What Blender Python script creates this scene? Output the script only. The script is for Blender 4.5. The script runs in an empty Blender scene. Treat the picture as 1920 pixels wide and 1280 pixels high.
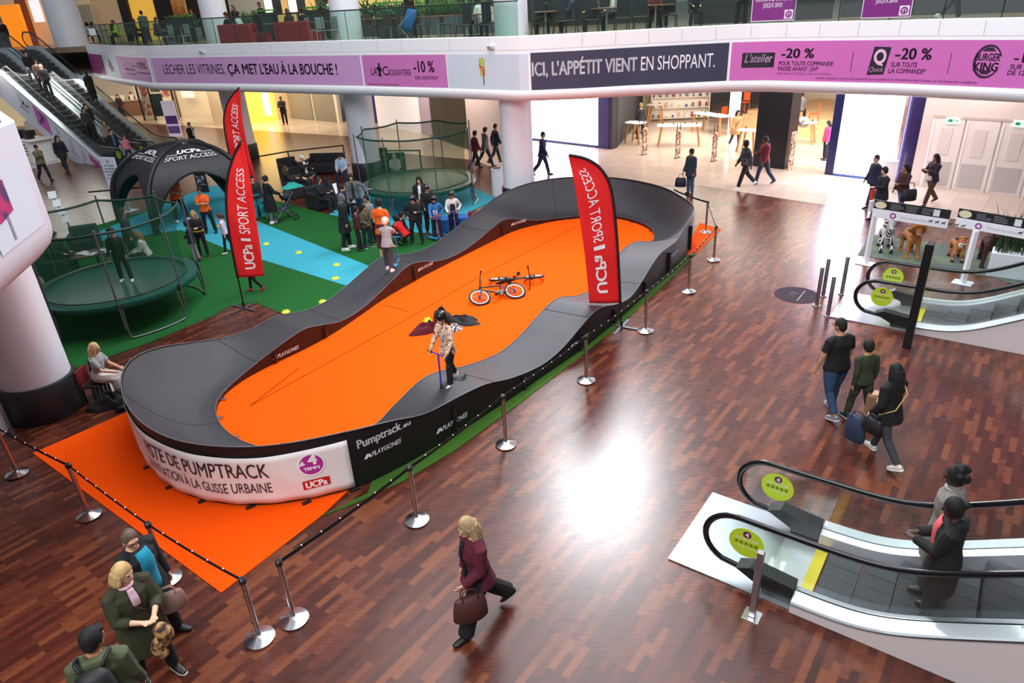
import bpy, bmesh, math, random
from mathutils import Vector, Matrix
random.seed(7)
D = bpy.data
SC = bpy.context.scene
COL = SC.collection

# ---------------------------------------------------------------- camera
FPX, PITCH, ROLL, CAMH = 1280.0, 0.462770229, -0.0581018775, 6.74894576
_f = Vector((0, math.cos(PITCH), -math.sin(PITCH)))
_r0 = Vector((1, 0, 0)); _u0 = _r0.cross(_f)
_r = _r0 * math.cos(ROLL) + _u0 * math.sin(ROLL)
_u = _r.cross(_f)
cd = D.cameras.new('camera'); cd.sensor_width = 36.0; cd.lens = FPX / 1920 * 36.0
cd.clip_start = 0.05; cd.clip_end = 400
cam = D.objects.new('camera', cd); COL.objects.link(cam)
mw = Matrix.Identity(4)
for i in range(3):
    mw[i][0] = _r[i]; mw[i][1] = _u[i]; mw[i][2] = -_f[i]
mw[2][3] = CAMH
cam.matrix_world = mw
SC.camera = cam

def P(px, py, z=0.0):
    """the point of the place seen at this pixel, at height z"""
    d = _f * FPX + _r * (px - 960) + _u * (640 - py)
    t = (z - CAMH) / d.z
    return Vector((0, 0, CAMH)) + d * t
def PV(px, py, a, n):
    """the point seen at this pixel on the vertical plane through a with normal n"""
    d = _f * FPX + _r * (px - 960) + _u * (640 - py)
    o = Vector((0, 0, CAMH)); n = Vector(n)
    return o + d * ((Vector(a) - o).dot(n) / d.dot(n))

# ---------------------------------------------------------------- light
SC.view_settings.view_transform = 'Standard'; SC.view_settings.look = 'None'
SC.view_settings.gamma = 1.0; SC.view_settings.exposure = 0.0
SC.view_settings.use_curve_mapping = False
W = D.worlds.new('world'); SC.world = W; W.use_nodes = True
W.node_tree.nodes['Background'].inputs[0].default_value = (0.80, 0.88, 1.0, 1)
W.node_tree.nodes['Background'].inputs[1].default_value = 0.30
def area(name, loc, target, sx, sy, power, col=(1, 1, 1), spread=180):
    l = D.lights.new(name, 'AREA'); l.shape = 'RECTANGLE'; l.size = sx; l.size_y = sy
    l.energy = power; l.color = col; l.spread = math.radians(spread)
    o = D.objects.new(name, l); COL.objects.link(o); o.location = loc
    d = Vector(target) - Vector(loc)
    o.rotation_euler = d.to_track_quat('-Z', 'Y').to_euler()
    return o
# the glazed roof over the atrium, then an added unseen fill on the viewer's side
area('skylight_and_fill', (1, 17, 21), (1.0, 16, 0), 16, 20, 5200, (0.96, 0.97, 1.0))
area('skylight_and_fill', (-5, -4, 17), (2.0, 22, 3), 12, 9, 4000, (0.98, 0.98, 1.0))
# the roof lantern whose glare lies on the parquet
_g = P(1128, 915); _v = (_g - Vector((0, 0, CAMH))).normalized(); _v.z = -_v.z
area('roof_lantern', _g + _v * (15.0 / _v.z), _g, 4.2, 5.4, 1250, (0.93, 0.96, 1.0), 100)

# ---------------------------------------------------------------- materials
def lin(h):
    h = h.lstrip('#'); c = [int(h[i:i+2], 16) / 255 for i in (0, 2, 4)]
    return tuple(x / 12.92 if x <= .04045 else ((x + .055) / 1.055) ** 2.4 for x in c) + (1,)
_mats = {}
def M(hexc, rough=.6, metal=0.0, **k):
    key = (hexc, rough, metal, tuple(sorted(k.items())))
    if key in _mats: return _mats[key]
    m = D.materials.new('m_' + hexc.strip('#')); m.use_nodes = True
    nt = m.node_tree; b = nt.nodes['Principled BSDF']
    b.inputs['Base Color'].default_value = lin(hexc)
    b.inputs['Roughness'].default_value = rough; b.inputs['Metallic'].default_value = metal
    if 'em' in k:
        b.inputs['Emission Color'].default_value = lin(k.get('emc', hexc)); b.inputs['Emission Strength'].default_value = k['em']
    if 'sheen' in k: b.inputs['Sheen Weight'].default_value = k['sheen']
    if 'spec' in k: b.inputs['Specular IOR Level'].default_value = k['spec']
    if 'coat' in k: b.inputs['Coat Weight'].default_value = k['coat']
    pat = k.get('pat')
    if pat or 'c2' in k:
        tc = nt.nodes.new('ShaderNodeTexCoord'); L = nt.links
        sc = k.get('scale', 30)
        if pat == 'stripe':
            t = nt.nodes.new('ShaderNodeTexWave'); t.bands_direction = k.get('dir', 'Z'); t.inputs['Scale'].default_value = sc
            out = t.outputs['Fac']
        elif pat == 'check':
            t = nt.nodes.new('ShaderNodeTexChecker'); t.inputs['Scale'].default_value = sc
            out = t.outputs['Fac']
        elif pat == 'spot':
            t = nt.nodes.new('ShaderNodeTexVoronoi'); t.inputs['Scale'].default_value = sc
            out = t.outputs['Distance']
        else:
            t = nt.nodes.new('ShaderNodeTexNoise'); t.inputs['Scale'].default_value = sc; t.inputs['Detail'].default_value = k.get('detail', 3)
            out = t.outputs['Fac']
        L.new(tc.outputs['Object'], t.inputs['Vector'])
        r = nt.nodes.new('ShaderNodeValToRGB')
        r.color_ramp.elements[0].color = lin(hexc); r.color_ramp.elements[1].color = lin(k['c2'])
        r.color_ramp.elements[0].position = k.get('p0', .45); r.color_ramp.elements[1].position = k.get('p1', .55)
        L.new(out, r.inputs[0]); L.new(r.outputs[0], b.inputs['Base Color'])
    if 'bump' in k:
        tc = nt.nodes.new('ShaderNodeTexCoord'); n = nt.nodes.new('ShaderNodeTexNoise'); n.inputs['Scale'].default_value = k.get('bs', 60)
        bp = nt.nodes.new('ShaderNodeBump'); bp.inputs['Strength'].default_value = k['bump']; bp.inputs['Distance'].default_value = .02
        nt.links.new(tc.outputs['Object'], n.inputs['Vector']); nt.links.new(n.outputs['Fac'], bp.inputs['Height']); nt.links.new(bp.outputs[0], b.inputs['Normal'])
    if 'alpha' in k: b.inputs['Alpha'].default_value = k['alpha']
    _mats[key] = m
    return m
def glass_mat(hexc, op=.12, rough=.05):
    key = ('glass', hexc, op, rough)
    if key in _mats: return _mats[key]
    m = D.materials.new('m_glass'); m.use_nodes = True; nt = m.node_tree
    nt.nodes.clear(); o = nt.nodes.new('ShaderNodeOutputMaterial')
    t = nt.nodes.new('ShaderNodeBsdfTransparent'); t.inputs[0].default_value = lin(hexc)
    g = nt.nodes.new('ShaderNodeBsdfGlossy'); g.inputs['Roughness'].default_value = rough
    mx = nt.nodes.new('ShaderNodeMixShader'); mx.inputs[0].default_value = op
    nt.links.new(t.outputs[0], mx.inputs[1]); nt.links.new(g.outputs[0], mx.inputs[2]); nt.links.new(mx.outputs[0], o.inputs[0])
    _mats[key] = m; return m
def net_mat(hexc, op):
    key = ('net', hexc, op)
    if key in _mats: return _mats[key]
    m = D.materials.new('m_net'); m.use_nodes = True; nt = m.node_tree
    nt.nodes.clear(); o = nt.nodes.new('ShaderNodeOutputMaterial')
    t = nt.nodes.new('ShaderNodeBsdfTransparent')
    g = nt.nodes.new('ShaderNodeBsdfDiffuse'); g.inputs[0].default_value = lin(hexc)
    mx = nt.nodes.new('ShaderNodeMixShader'); mx.inputs[0].default_value = op
    nt.links.new(t.outputs[0], mx.inputs[1]); nt.links.new(g.outputs[0], mx.inputs[2]); nt.links.new(mx.outputs[0], o.inputs[0])
    _mats[key] = m; return m

# ---------------------------------------------------------------- mesh helpers
class MB:
    def __init__(s): s.v = []; s.f = []
    def add(s, vs, fs):
        n = len(s.v); s.v += [tuple(v) for v in vs]; s.f += [tuple(i + n for i in f) for f in fs]; return s
    def box(s, c, size, rz=0.0, mat=None):
        hx, hy, hz = size[0]/2, size[1]/2, size[2]/2
        R = Matrix.Rotation(rz, 3, 'Z') if mat is None else mat
        vs = [Vector(c) + R @ Vector((x*hx, y*hy, z*hz)) for z in (-1, 1) for y in (-1, 1) for x in (-1, 1)]
        return s.add(vs, [(0,2,3,1),(4,5,7,6),(0,1,5,4),(1,3,7,5),(3,2,6,7),(2,0,4,6)])
    def rbox(s, c, size, r=.02, rz=0.0, mat=None, seg=2):
        """box with rounded edges"""
        bm = bmesh.new(); bmesh.ops.create_cube(bm, size=1)
        for v in bm.verts: v.co = Vector((v.co.x*size[0], v.co.y*size[1], v.co.z*size[2]))
        bmesh.ops.bevel(bm, geom=bm.edges[:], offset=min(r, min(size)*.49), segments=seg, profile=.5, affect='EDGES')
        R = Matrix.Rotation(rz, 3, 'Z') if mat is None else mat
        bm.verts.index_update()
        s.add([Vector(c) + R @ v.co for v in bm.verts], [[v.index for v in f.verts] for f in bm.faces]); bm.free(); return s
    def beam(s, a, b, w, h, up=(0, 0, 1)):
        a = Vector(a); b = Vector(b); d = b - a; L = d.length; d = d / L
        up = Vector(up)
        if abs(d.dot(up)) > .98: up = Vector((0, 1, 0))
        x = d.cross(up).normalized(); z = x.cross(d)
        R = Matrix((x, d, z)).transposed()
        return s.box((a + b) / 2, (w, L, h), mat=R)
    def tube(s, pts, r, n=8, caps=True, closed=False, ell=None, up=None):
        pts = [Vector(p) for p in pts]; m = len(pts)
        rs = r if isinstance(r, (list, tuple)) else [r] * m
        vs = []; prev = None
        for i, p in enumerate(pts):
            if closed: t = pts[(i + 1) % m] - pts[i - 1]
            else: t = pts[min(i + 1, m - 1)] - pts[max(i - 1, 0)]
            if t.length < 1e-9: t = Vector((0, 0, 1))
            t.normalize()
            if up is not None: ref = Vector(up)
            elif prev is None: ref = Vector((0, 0, 1)) if abs(t.z) < .9 else Vector((0, 1, 0))
            else: ref = prev
            x = ref - t * ref.dot(t)
            if x.length < 1e-6: x = t.orthogonal()
            x.normalize(); y = t.cross(x)
            if up is None: prev = x
            rr = rs[i]; rx, ry = rr if isinstance(rr, (list, tuple)) else (rr, rr)
            for k in range(n):
                a = 2 * math.pi * k / n
                vs.append(p + x * (ry * math.cos(a)) + y * (rx * math.sin(a)))
        fs = []
        for i in range(m if closed else m - 1):
            j = (i + 1) % m
            for k in range(n):
                l = (k + 1) % n
                fs.append((i*n+k, i*n+l, j*n+l, j*n+k))
        if caps and not closed:
            fs.append(tuple(range(n - 1, -1, -1))); fs.append(tuple(range((m-1)*n, m*n)))
        return s.add(vs, fs)
    def cyl(s, a, b, r0, r1=None, n=12):
        return s.tube([a, b], [r0, r0 if r1 is None else r1], n)
    def sph(s, c, r, n=10, m=7, R=None):
        rx, ry, rz = r if isinstance(r, (list, tuple)) else (r, r, r)
        c = Vector(c); vs = []; fs = []
        for i in range(1, m):
            th = math.pi * i / m
            for k in range(n):
                a = 2 * math.pi * k / n
                d = Vector((rx*math.sin(th)*math.cos(a), ry*math.sin(th)*math.sin(a), rz*math.cos(th)))
                vs.append(c + (R @ d if R else d))
        t = Vector((0, 0, rz)); t = R @ t if R else t
        vs += [c + t, c - t]; N = len(vs)
        for i in range(m - 2):
            for k in range(n):
                l = (k+1) % n; fs.append((i*n+k, (i+1)*n+k, (i+1)*n+l, i*n+l))
        for k in range(n):
            l = (k+1) % n; fs.append((N-2, k, l)); fs.append((N-1, (m-2)*n+l, (m-2)*n+k))
        return s.add(vs, fs)
    def lathe(s, prof, c=(0, 0, 0), n=20):
        c = Vector(c); vs = []; fs = []; m = len(prof)
        for r, z in prof:
            for k in range(n):
                a = 2*math.pi*k/n; vs.append(c + Vector((r*math.cos(a), r*math.sin(a), z)))
        for i in range(m-1):
            for k in range(n):
                l = (k+1) % n; fs.append((i*n+k, i*n+l, (i+1)*n+l, (i+1)*n+k))
        fs.append(tuple(range(n-1, -1, -1))); fs.append(tuple(range((m-1)*n, m*n)))
        return s.add(vs, fs)
    def prism(s, poly, z0, z1):
        n = len(poly)
        A = sum(poly[i][0]*poly[(i+1) % n][1]-poly[(i+1) % n][0]*poly[i][1] for i in range(n))
        poly = list(poly) if A > 0 else list(poly)[::-1]
        vs = [(p[0], p[1], z0) for p in poly] + [(p[0], p[1], z1) for p in poly]
        fs = [tuple(range(n-1, -1, -1)), tuple(range(n, 2*n))] + [(i, (i+1) % n, n+(i+1) % n, n+i) for i in range(n)]
        return s.add(vs, fs)
    def grid(s, rows):
        m = len(rows); n = len(rows[0]); vs = [p for r in rows for p in r]
        return s.add(vs, [(i*n+k, i*n+k+1, (i+1)*n+k+1, (i+1)*n+k) for i in range(m-1) for k in range(n-1)])
    def slab(s, rows, off):
        """a grid with thickness: off is the vector to its back"""
        off = Vector(off); m = len(rows); n = len(rows[0])
        vs = [Vector(p) for r in rows for p in r]; N = len(vs); vs += [v + off for v in vs]; fs = []
        for i in range(m-1):
            for k in range(n-1):
                q = (i*n+k, i*n+k+1, (i+1)*n+k+1, (i+1)*n+k); fs.append(q); fs.append(tuple(N+j for j in q[::-1]))
        edge = [i for i in range(n)] + [i*n+n-1 for i in range(1, m)] + [(m-1)*n+k for k in range(n-2, -1, -1)] + [i*n for i in range(m-2, 0, -1)]
        for a, b in zip(edge, edge[1:]+edge[:1]): fs.append((b, a, N+a, N+b))
        return s.add(vs, fs)
    def xf(s, Mx):
        s.v = [tuple(Mx @ Vector(v)) for v in s.v]; return s
    def build(s, name, mat, parent=None, smooth=False, bevel=0, remesh=0, smoothit=0, **tags):
        me = D.meshes.new(name); me.from_pydata([tuple(v) for v in s.v], [], s.f)
        me.materials.append(mat)
        me.validate()
        bm = bmesh.new(); bm.from_mesh(me); bmesh.ops.recalc_face_normals(bm, faces=bm.faces); bm.to_mesh(me); bm.free()
        if smooth:
            me.polygons.foreach_set('use_smooth', [True]*len(me.polygons))
            if smooth == 'auto': me.set_sharp_from_angle(angle=math.radians(40))
        o = D.objects.new(name, me); COL.objects.link(o)
        if parent: o.parent = parent
        if bevel:
            b = o.modifiers.new('bevel', 'BEVEL'); b.width = bevel; b.segments = 2; b.limit_method = 'ANGLE'
        if remesh:
            r = o.modifiers.new('remesh', 'REMESH'); r.mode = 'VOXEL'; r.voxel_size = remesh; r.use_smooth_shade = True
            if smoothit:
                q = o.modifiers.new('smooth', 'SMOOTH'); q.iterations = smoothit; q.factor = .5
        for k, v in tags.items(): o[k] = v
        return o
def tag(o, label=None, cat=None, group=None, kind=None):
    if label: o['label'] = label
    if cat: o['category'] = cat
    if group: o['group'] = group
    if kind: o['kind'] = kind
    return o
def thing(name, label, cat, loc=(0, 0, 0), rz=0.0, group=None):
    o = D.objects.new(name, None); COL.objects.link(o); o.empty_display_size = .1
    o.location = loc; o.rotation_euler = (0, 0, rz)
    return tag(o, label, cat, group)
def dup(root, loc, rz, label=None, group=None):
    def cp(o, par):
        c = o.copy(); COL.objects.link(c)
        if par: c.parent = par
        for ch in kids.get(o, []): cp(ch, c)
        return c
    kids = {}
    def walk(o):
        kids[o] = list(o.children)
        for c in kids[o]: walk(c)
    walk(root)
    r = cp(root, None); r.location = loc; r.rotation_euler = (0, 0, rz)
    if label: r['label'] = label
    if group: r['group'] = group
    return r
def struct(o): o['kind'] = 'structure'; return o
def text(body, size=1.0, bold=0.0, align='LEFT', shear=0.0, xs=1.0, ls=1.0):
    """2-D letter outlines -> MB in the XY plane (height = cap height * ~.7 size)"""
    c = D.curves.new('t', 'FONT'); c.body = body; c.size = size; c.align_x = align; c.shear = shear
    c.space_line = ls; c.resolution_u = 3
    o = D.objects.new('t', c); COL.objects.link(o)
    bpy.context.view_layer.update()
    dg = bpy.context.evaluated_depsgraph_get()
    me = D.meshes.new_from_object(o.evaluated_get(dg))
    mb = MB(); mb.add([(v.co.x*xs, v.co.y, 0) for v in me.vertices], [tuple(p.vertices) for p in me.polygons])
    D.objects.remove(o); D.curves.remove(c); D.meshes.remove(me)
    if bold > 0:      # thicker strokes: the outline repeated a little to each side
        v0, f0 = list(mb.v), list(mb.f)
        mb = MB()
        for dx, dy in ((-1, 0), (1, 0), (0, .6), (0, -.6)): mb.add([(a + dx*bold, b + dy*bold, 0) for a, b, c_ in v0], f0)
    return mb
def width(mb): xs = [v[0] for v in mb.v]; return max(xs) - min(xs)
def fit_w(mb, x0, x1):
    """stretch letters to lie between x0 and x1"""
    a = min(v[0] for v in mb.v); b = max(v[0] for v in mb.v); k = (x1-x0)/(b-a)
    mb.v = [(x0+(v[0]-a)*k, v[1], v[2]) for v in mb.v]; return mb
def lay(mb, fn): mb.v = [tuple(fn(v[0], v[1])) for v in mb.v]; return mb
def wall_fn(o, x, off=.004, up=(0, 0, 1)):
    """map (u,v) onto the plane at o, u along x, v up"""
    o = Vector(o); x = Vector(x).normalized(); u = Vector(up); n = x.cross(u).normalized()
    return lambda a, b: o + x*a + u*b + n*off
def disc(r, n=24, r0=0.0, cx=0, cy=0):
    mb = MB()
    if r0 == 0: mb.add([(cx+r*math.cos(2*math.pi*k/n), cy+r*math.sin(2*math.pi*k/n), 0) for k in range(n)], [tuple(range(n))])
    else:
        vs = [(cx+q*math.cos(2*math.pi*k/n), cy+q*math.sin(2*math.pi*k/n), 0) for q in (r0, r) for k in range(n)]
        mb.add(vs, [(k, (k+1) % n, n+(k+1) % n, n+k) for k in range(n)])
    return mb
def rect(x0, y0, x1, y1, nx=1):
    mb = MB(); mb.grid([[(x0+(x1-x0)*i/nx, y, 0) for i in range(nx+1)] for y in (y0, y1)]); return mb
def poly2(pts): mb = MB(); mb.add([(x, y, 0) for x, y in pts], [tuple(range(len(pts)))]); return mb
def cr(pts, n, closed=False):
    """Catmull-Rom through tuples"""
    m = len(pts); out = []
    seg = m if closed else m-1
    for i in range(seg):
        g = lambda j: pts[j % m] if closed else pts[min(max(j, 0), m-1)]
        p0, p1, p2, p3 = g(i-1), g(i), g(i+1), g(i+2)
        for k in range(n):
            t = k/n
            out.append(tuple(.5*((2*b)+(-a+c)*t+(2*a-5*b+4*c-d)*t*t+(-a+3*b-3*c+d)*t**3) for a, b, c, d in zip(p0, p1, p2, p3)))
    if not closed: out.append(tuple(pts[-1]))
    return out
A53 = math.radians(53)
UU = Vector((math.cos(A53), math.sin(A53), 0)); VV = Vector((math.sin(A53), -math.cos(A53), 0))
def uv(u, v, z=0): return UU*u + VV*v + Vector((0, 0, z))
# ================================================================ setting
def wood_mat():
    m = D.materials.new('m_parquet'); m.use_nodes = True; nt = m.node_tree; L = nt.links; b = nt.nodes['Principled BSDF']
    tc = nt.nodes.new('ShaderNodeTexCoord'); mp = nt.nodes.new('ShaderNodeMapping'); mp.inputs['Rotation'].default_value = (0, 0, -math.radians(51.5))
    L.new(tc.outputs['Object'], mp.inputs[0])
    def brick(w, h, off, seed):
        t = nt.nodes.new('ShaderNodeTexBrick'); t.offset = off; t.offset_frequency = 2; t.squash = 1
        t.inputs['Color1'].default_value = (0, 0, 0, 1); t.inputs['Color2'].default_value = (1, 1, 1, 1); t.inputs['Mortar'].default_value = (.2, .2, .2, 1)
        t.inputs['Scale'].default_value = 1; t.inputs['Brick Width'].default_value = w; t.inputs['Row Height'].default_value = h
        t.inputs['Mortar Size'].default_value = .0012; t.inputs['Bias'].default_value = 0; L.new(mp.outputs[0], t.inputs['Vector']); return t
    t = brick(.47, .092, .37, 0)
    n = nt.nodes.new('ShaderNodeTexNoise'); n.inputs['Scale'].default_value = 1; n.inputs['Detail'].default_value = 4
    m2 = nt.nodes.new('ShaderNodeMapping'); m2.inputs['Rotation'].default_value = (0, 0, -math.radians(51.5)); m2.inputs['Scale'].default_value = (3, 45, 1)
    L.new(tc.outputs['Object'], m2.inputs[0]); L.new(m2.outputs[0], n.inputs['Vector'])
    big = nt.nodes.new('ShaderNodeTexNoise'); big.inputs['Scale'].default_value = .35; L.new(tc.outputs['Object'], big.inputs['Vector'])
    a = nt.nodes.new('ShaderNodeMath'); a.operation = 'MULTIPLY_ADD'; a.inputs[1].default_value = .34; L.new(n.outputs['Fac'], a.inputs[0])
    sc = nt.nodes.new('ShaderNodeMath'); sc.operation = 'MULTIPLY'; sc.inputs[1].default_value = .80; L.new(t.outputs['Color'], sc.inputs[0]); L.new(sc.outputs[0], a.inputs[2])
    a2 = nt.nodes.new('ShaderNodeMath'); a2.operation = 'MULTIPLY_ADD'; a2.inputs[1].default_value = .25; L.new(big.outputs['Fac'], a2.inputs[0]); L.new(a.outputs[0], a2.inputs[2])
    r = nt.nodes.new('ShaderNodeValToRGB'); e = r.color_ramp.elements
    e[0].position = .10; e[0].color = lin('#331812'); e[1].position = 1.25 if False else 1.0; e[1].color = lin('#6f3c25')
    for p_, c_ in ((.36, '#411d16'), (.62, '#4c2319'), (.84, '#5a2b1e')):
        x = e.new(p_); x.color = lin(c_)
    L.new(a2.outputs[0], r.inputs[0]); L.new(r.outputs[0], b.inputs['Base Color'])
    rr = nt.nodes.new('ShaderNodeMapRange'); rr.inputs['To Min'].default_value = .20; rr.inputs['To Max'].default_value = .36; L.new(n.outputs['Fac'], rr.inputs['Value'])
    L.new(rr.outputs[0], b.inputs['Roughness']); b.inputs['Specular IOR Level'].default_value = .42
    return m
WOOD = wood_mat()
def tile_mat(c1, c2, size, rough, rot=-40):
    m = D.materials.new('m_tile'); m.use_nodes = True; nt = m.node_tree; L = nt.links; b = nt.nodes['Principled BSDF']
    tc = nt.nodes.new('ShaderNodeTexCoord'); mp = nt.nodes.new('ShaderNodeMapping'); mp.inputs['Rotation'].default_value = (0, 0, -math.radians(rot)); L.new(tc.outputs['Object'], mp.inputs[0])
    t = nt.nodes.new('ShaderNodeTexBrick'); t.offset = 0; t.inputs['Color1'].default_value = lin(c1); t.inputs['Color2'].default_value = lin(c2); t.inputs['Mortar'].default_value = lin('#8a7d74')
    t.inputs['Scale'].default_value = 1; t.inputs['Brick Width'].default_value = size; t.inputs['Row Height'].default_value = size; t.inputs['Mortar Size'].default_value = .006
    L.new(mp.outputs[0], t.inputs['Vector']); L.new(t.outputs['Color'], b.inputs['Base Color']); b.inputs['Roughness'].default_value = rough
    return m
TILE = tile_mat('#c9b8ab', '#bfae9f', .9, .14)
WHITE = M('#f4f4f8', .5); PANEL = M('#dcdfe6', .5); DARKG = M('#2b2b30', .5); CHROME = M('#c9c9cc', .22, 1.0); STEEL = M('#9a9a9e', .33, 1.0)
BLACK = M('#0c0c0e', .45); RUBBER = M('#141417', .6)
GLASS = glass_mat('#f3f8f6', .05); GLASS2 = glass_mat('#dcebe4', .05)

tileA = [(15.8, 18.75), P(1550, 385), P(1440, 368), P(1310, 348), P(1000, 345), P(890, 300), P(720, 285), P(690, 258), P(480, 245)]
tileA = [(p[0], p[1]) for p in tileA]
tb = tileA + [(-32, 57), (-40, 80), (60, 80), (60, -12)]
struct(MB().prism([(-60, -6), (60, -6), (60, 90), (-60, 90)], -.25, 0).build('floor', WOOD))
struct(MB().prism(tb, -.2, .006).build('floor_tiles', TILE))
struct(MB().prism([P(0, 330)[:2], P(128, 300)[:2], (-26, 41.2), (-40, 52), (-45, 30)], -.2, .005).build('floor_shop', tile_mat('#d8d4cf', '#cfcac4', .8, .12)))

# ---------------- the mezzanine: slab edge with a rounded underside
FE = [(230, 154), (290, 155), (480, 157), (689, 161), (844, 165), (975, 169), (1086, 164.5), (1180, 159), (1362, 150.5), (1440, 149.5), (1680, 155), (1920, 165)]
FW = [P(x, y, 4.15) for x, y in FE]
FW[0] = Vector((-19.7, 38.9, 4.15))
FW = [Vector((-24.3, 44.8, 4.15))] + FW + [FW[-1] + Vector((2.6, -3.2, 0))]
FX = [150] + [x for x, y in FE] + [2110]
def fas(px):
    for i in range(len(FX)-1):
        if px <= FX[i+1] or i == len(FX)-2:
            t = (px-FX[i])/(FX[i+1]-FX[i]); return FW[i].lerp(FW[i+1], t)
def fasn(px):
    d = fas(px+8) - fas(px-8); n = Vector((d.y, -d.x, 0)).normalized()
    return n
def fpt(px, z, off=0.0):
    a = fas(px); n = fasn(px); return Vector((a.x, a.y, z)) + n*off
FPX_ = [150, 190, 230, 245, 260, 275, 290, 310, 385, 480, 580, 689, 770, 844, 910, 975, 990, 997, 1040, 1086, 1180, 1270, 1362, 1440, 1520, 1600, 1680, 1800, 1920, 2000, 2110]
prof = [(-.9, 3.80), (-.45, 3.77), (-.2, 3.78), (-.05, 3.82), (.05, 3.92), (.08, 4.03), (.05, 4.11), (0, 4.13), (0, 5.30), (-.03, 5.31), (-.03, 5.33), (0, 5.34), (0, 5.72), (-.12, 5.74), (-.22, 5.73), (-.24, 5.60)]
mb = MB(); mb.grid([[fpt(px, z, o) for o, z in prof] for px in FPX_])
struct(mb.build('wall_mezzanine', WHITE, smooth='auto'))
inner = [fpt(px, 0, -.23) for px in FPX_]
poly = [(p.x, p.y) for p in inner] + [(48, 8), (60, 40), (50, 90), (-60, 90), (-60, 62), (-38, 47), (-30.9, 42.6), (-28.0, 46.7)]
struct(MB().prism(poly, 5.3, 5.6).build('floor_mezzanine', tile_mat('#a08974', '#927c69', .8, .3)))
inner2 = [fpt(px, 0, -.85) for px in FPX_]
poly2_ = [(p.x, p.y) for p in inner2] + [(48, 8), (60, 40), (50, 90), (-60, 90), (-60, 62), (-38, 47), (-30.9, 42.6), (-28.0, 46.7)]
struct(MB().prism(poly2_, 3.95, 4.05).build('ceiling_shops', M('#e2ded8', .8)))
for px in FPX_[2:-1:1]:
    pass
# joints in the upper cladding
mb = MB()
for px in [330, 400, 465, 525, 590, 655, 720, 765, 850, 925, 1092, 1153, 1214, 1274, 1336, 1400, 1466, 1530, 1600, 1670, 1745, 1828, 1905]:
    a = fpt(px, 5.36, .003); b = fpt(px, 5.70, .003); mb.beam(a, b, .012, .004)
struct(mb.build('trim_1', M('#a7a9b2', .6)))

# ---------------- the near balcony at the left
LB = [(-5.98, 8.95), (-5.60, 7.35), (-5.0, 4.8)]
def lrow(o, z):
    c, a, b = [Vector((p[0], p[1], z)) for p in LB]
    n1 = Vector((-(LB[1][1]-LB[0][1]), LB[1][0]-LB[0][0], 0)).normalized()
    bk = Vector((-10.2, 14.3, z))
    n2 = Vector((bk.y-c.y, -(bk.x-c.x), 0)).normalized()
    # front row, then the corner, then the back edge
    r = .25
    d1 = (a-c).normalized(); d2 = (bk-c).normalized()
    pts = [b + n1*o, a + n1*o, c + d1*r + n1*o]
    for k in range(1, 6):
        t = k/6; nn = (n1*(1-t) + n2*t).normalized(); base = (c + d1*r).lerp(c + d2*r, t); base = base.lerp(c, .6*math.sin(math.pi*t))
        pts.append(base + nn*o)
    pts += [c + d2*r + n2*o, bk + n2*o]
    return pts
lprof = [(-.9, 3.93), (-.6, 3.92), (-.4, 3.96), (-.22, 4.05), (-.08, 4.18), (-.02, 4.30), (0, 4.42), (0, 5.34), (0, 5.72), (-.12, 5.74), (-.22, 5.73), (-.24, 5.6)]
mb = MB(); mb.grid([lrow(o, z) for o, z in lprof])
struct(mb.build('wall_balcony', M('#d6d9e2', .5), smooth='auto'))  # greyer than the far slab edge: its shade is put into the colour
r_ = lrow(-.23, 0); poly = [(p.x, p.y) for p in r_] + [(-17, 12), (-15, 3)]
struct(MB().prism(poly, 5.3, 5.6).build('floor_balcony', M('#8d7b6a', .4)))
r_ = lrow(-.85, 0); poly = [(p.x, p.y) for p in r_] + [(-17, 12), (-15, 3)]
struct(MB().prism(poly, 3.95, 4.06).build('ceiling_balcony', M('#e2ded8', .8)))

# ---------------- columns
def column(cx, cy, r, z0, z1, label, ring=True):
    t = thing('column', label, 'column', (cx, cy, 0), 0, None)
    MB().lathe([(r, z0), (r, z1)], (0, 0, 0), 40).build('shaft', M('#e4e6ee', .45), t, smooth='auto')
    if ring: MB().lathe([(r+.06, z0+.006), (r+.07, z0+.03), (r+.07, z0+.70), (r+.05, z0+.74), (r+.0, z0+.745)], (0, 0, 0), 40).build('base_ring', M('#26262b', .4), t, smooth='auto')
    t['kind'] = 'structure'
    return t
column(-9.22, 11.72, .60, 0, 4.02, 'thick white round column beside the seated blonde girl, dark base ring')
column(.58, 24.65, .55, 0, 12, 'white round column behind the far end of the pump track')
c_ = P(687, 306, .75); column(c_.x-.1, c_.y+.6, .60, 0, 12, 'white round column behind the netted trampoline and dark armchairs')
column(-13.55, 37.2, .62, 0, 12, 'white round column behind the taller red flag at the left')
column(-26.6, 47.6, .95, 5.6, 13, 'white column on the upper floor at the top of the escalators', False)

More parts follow.
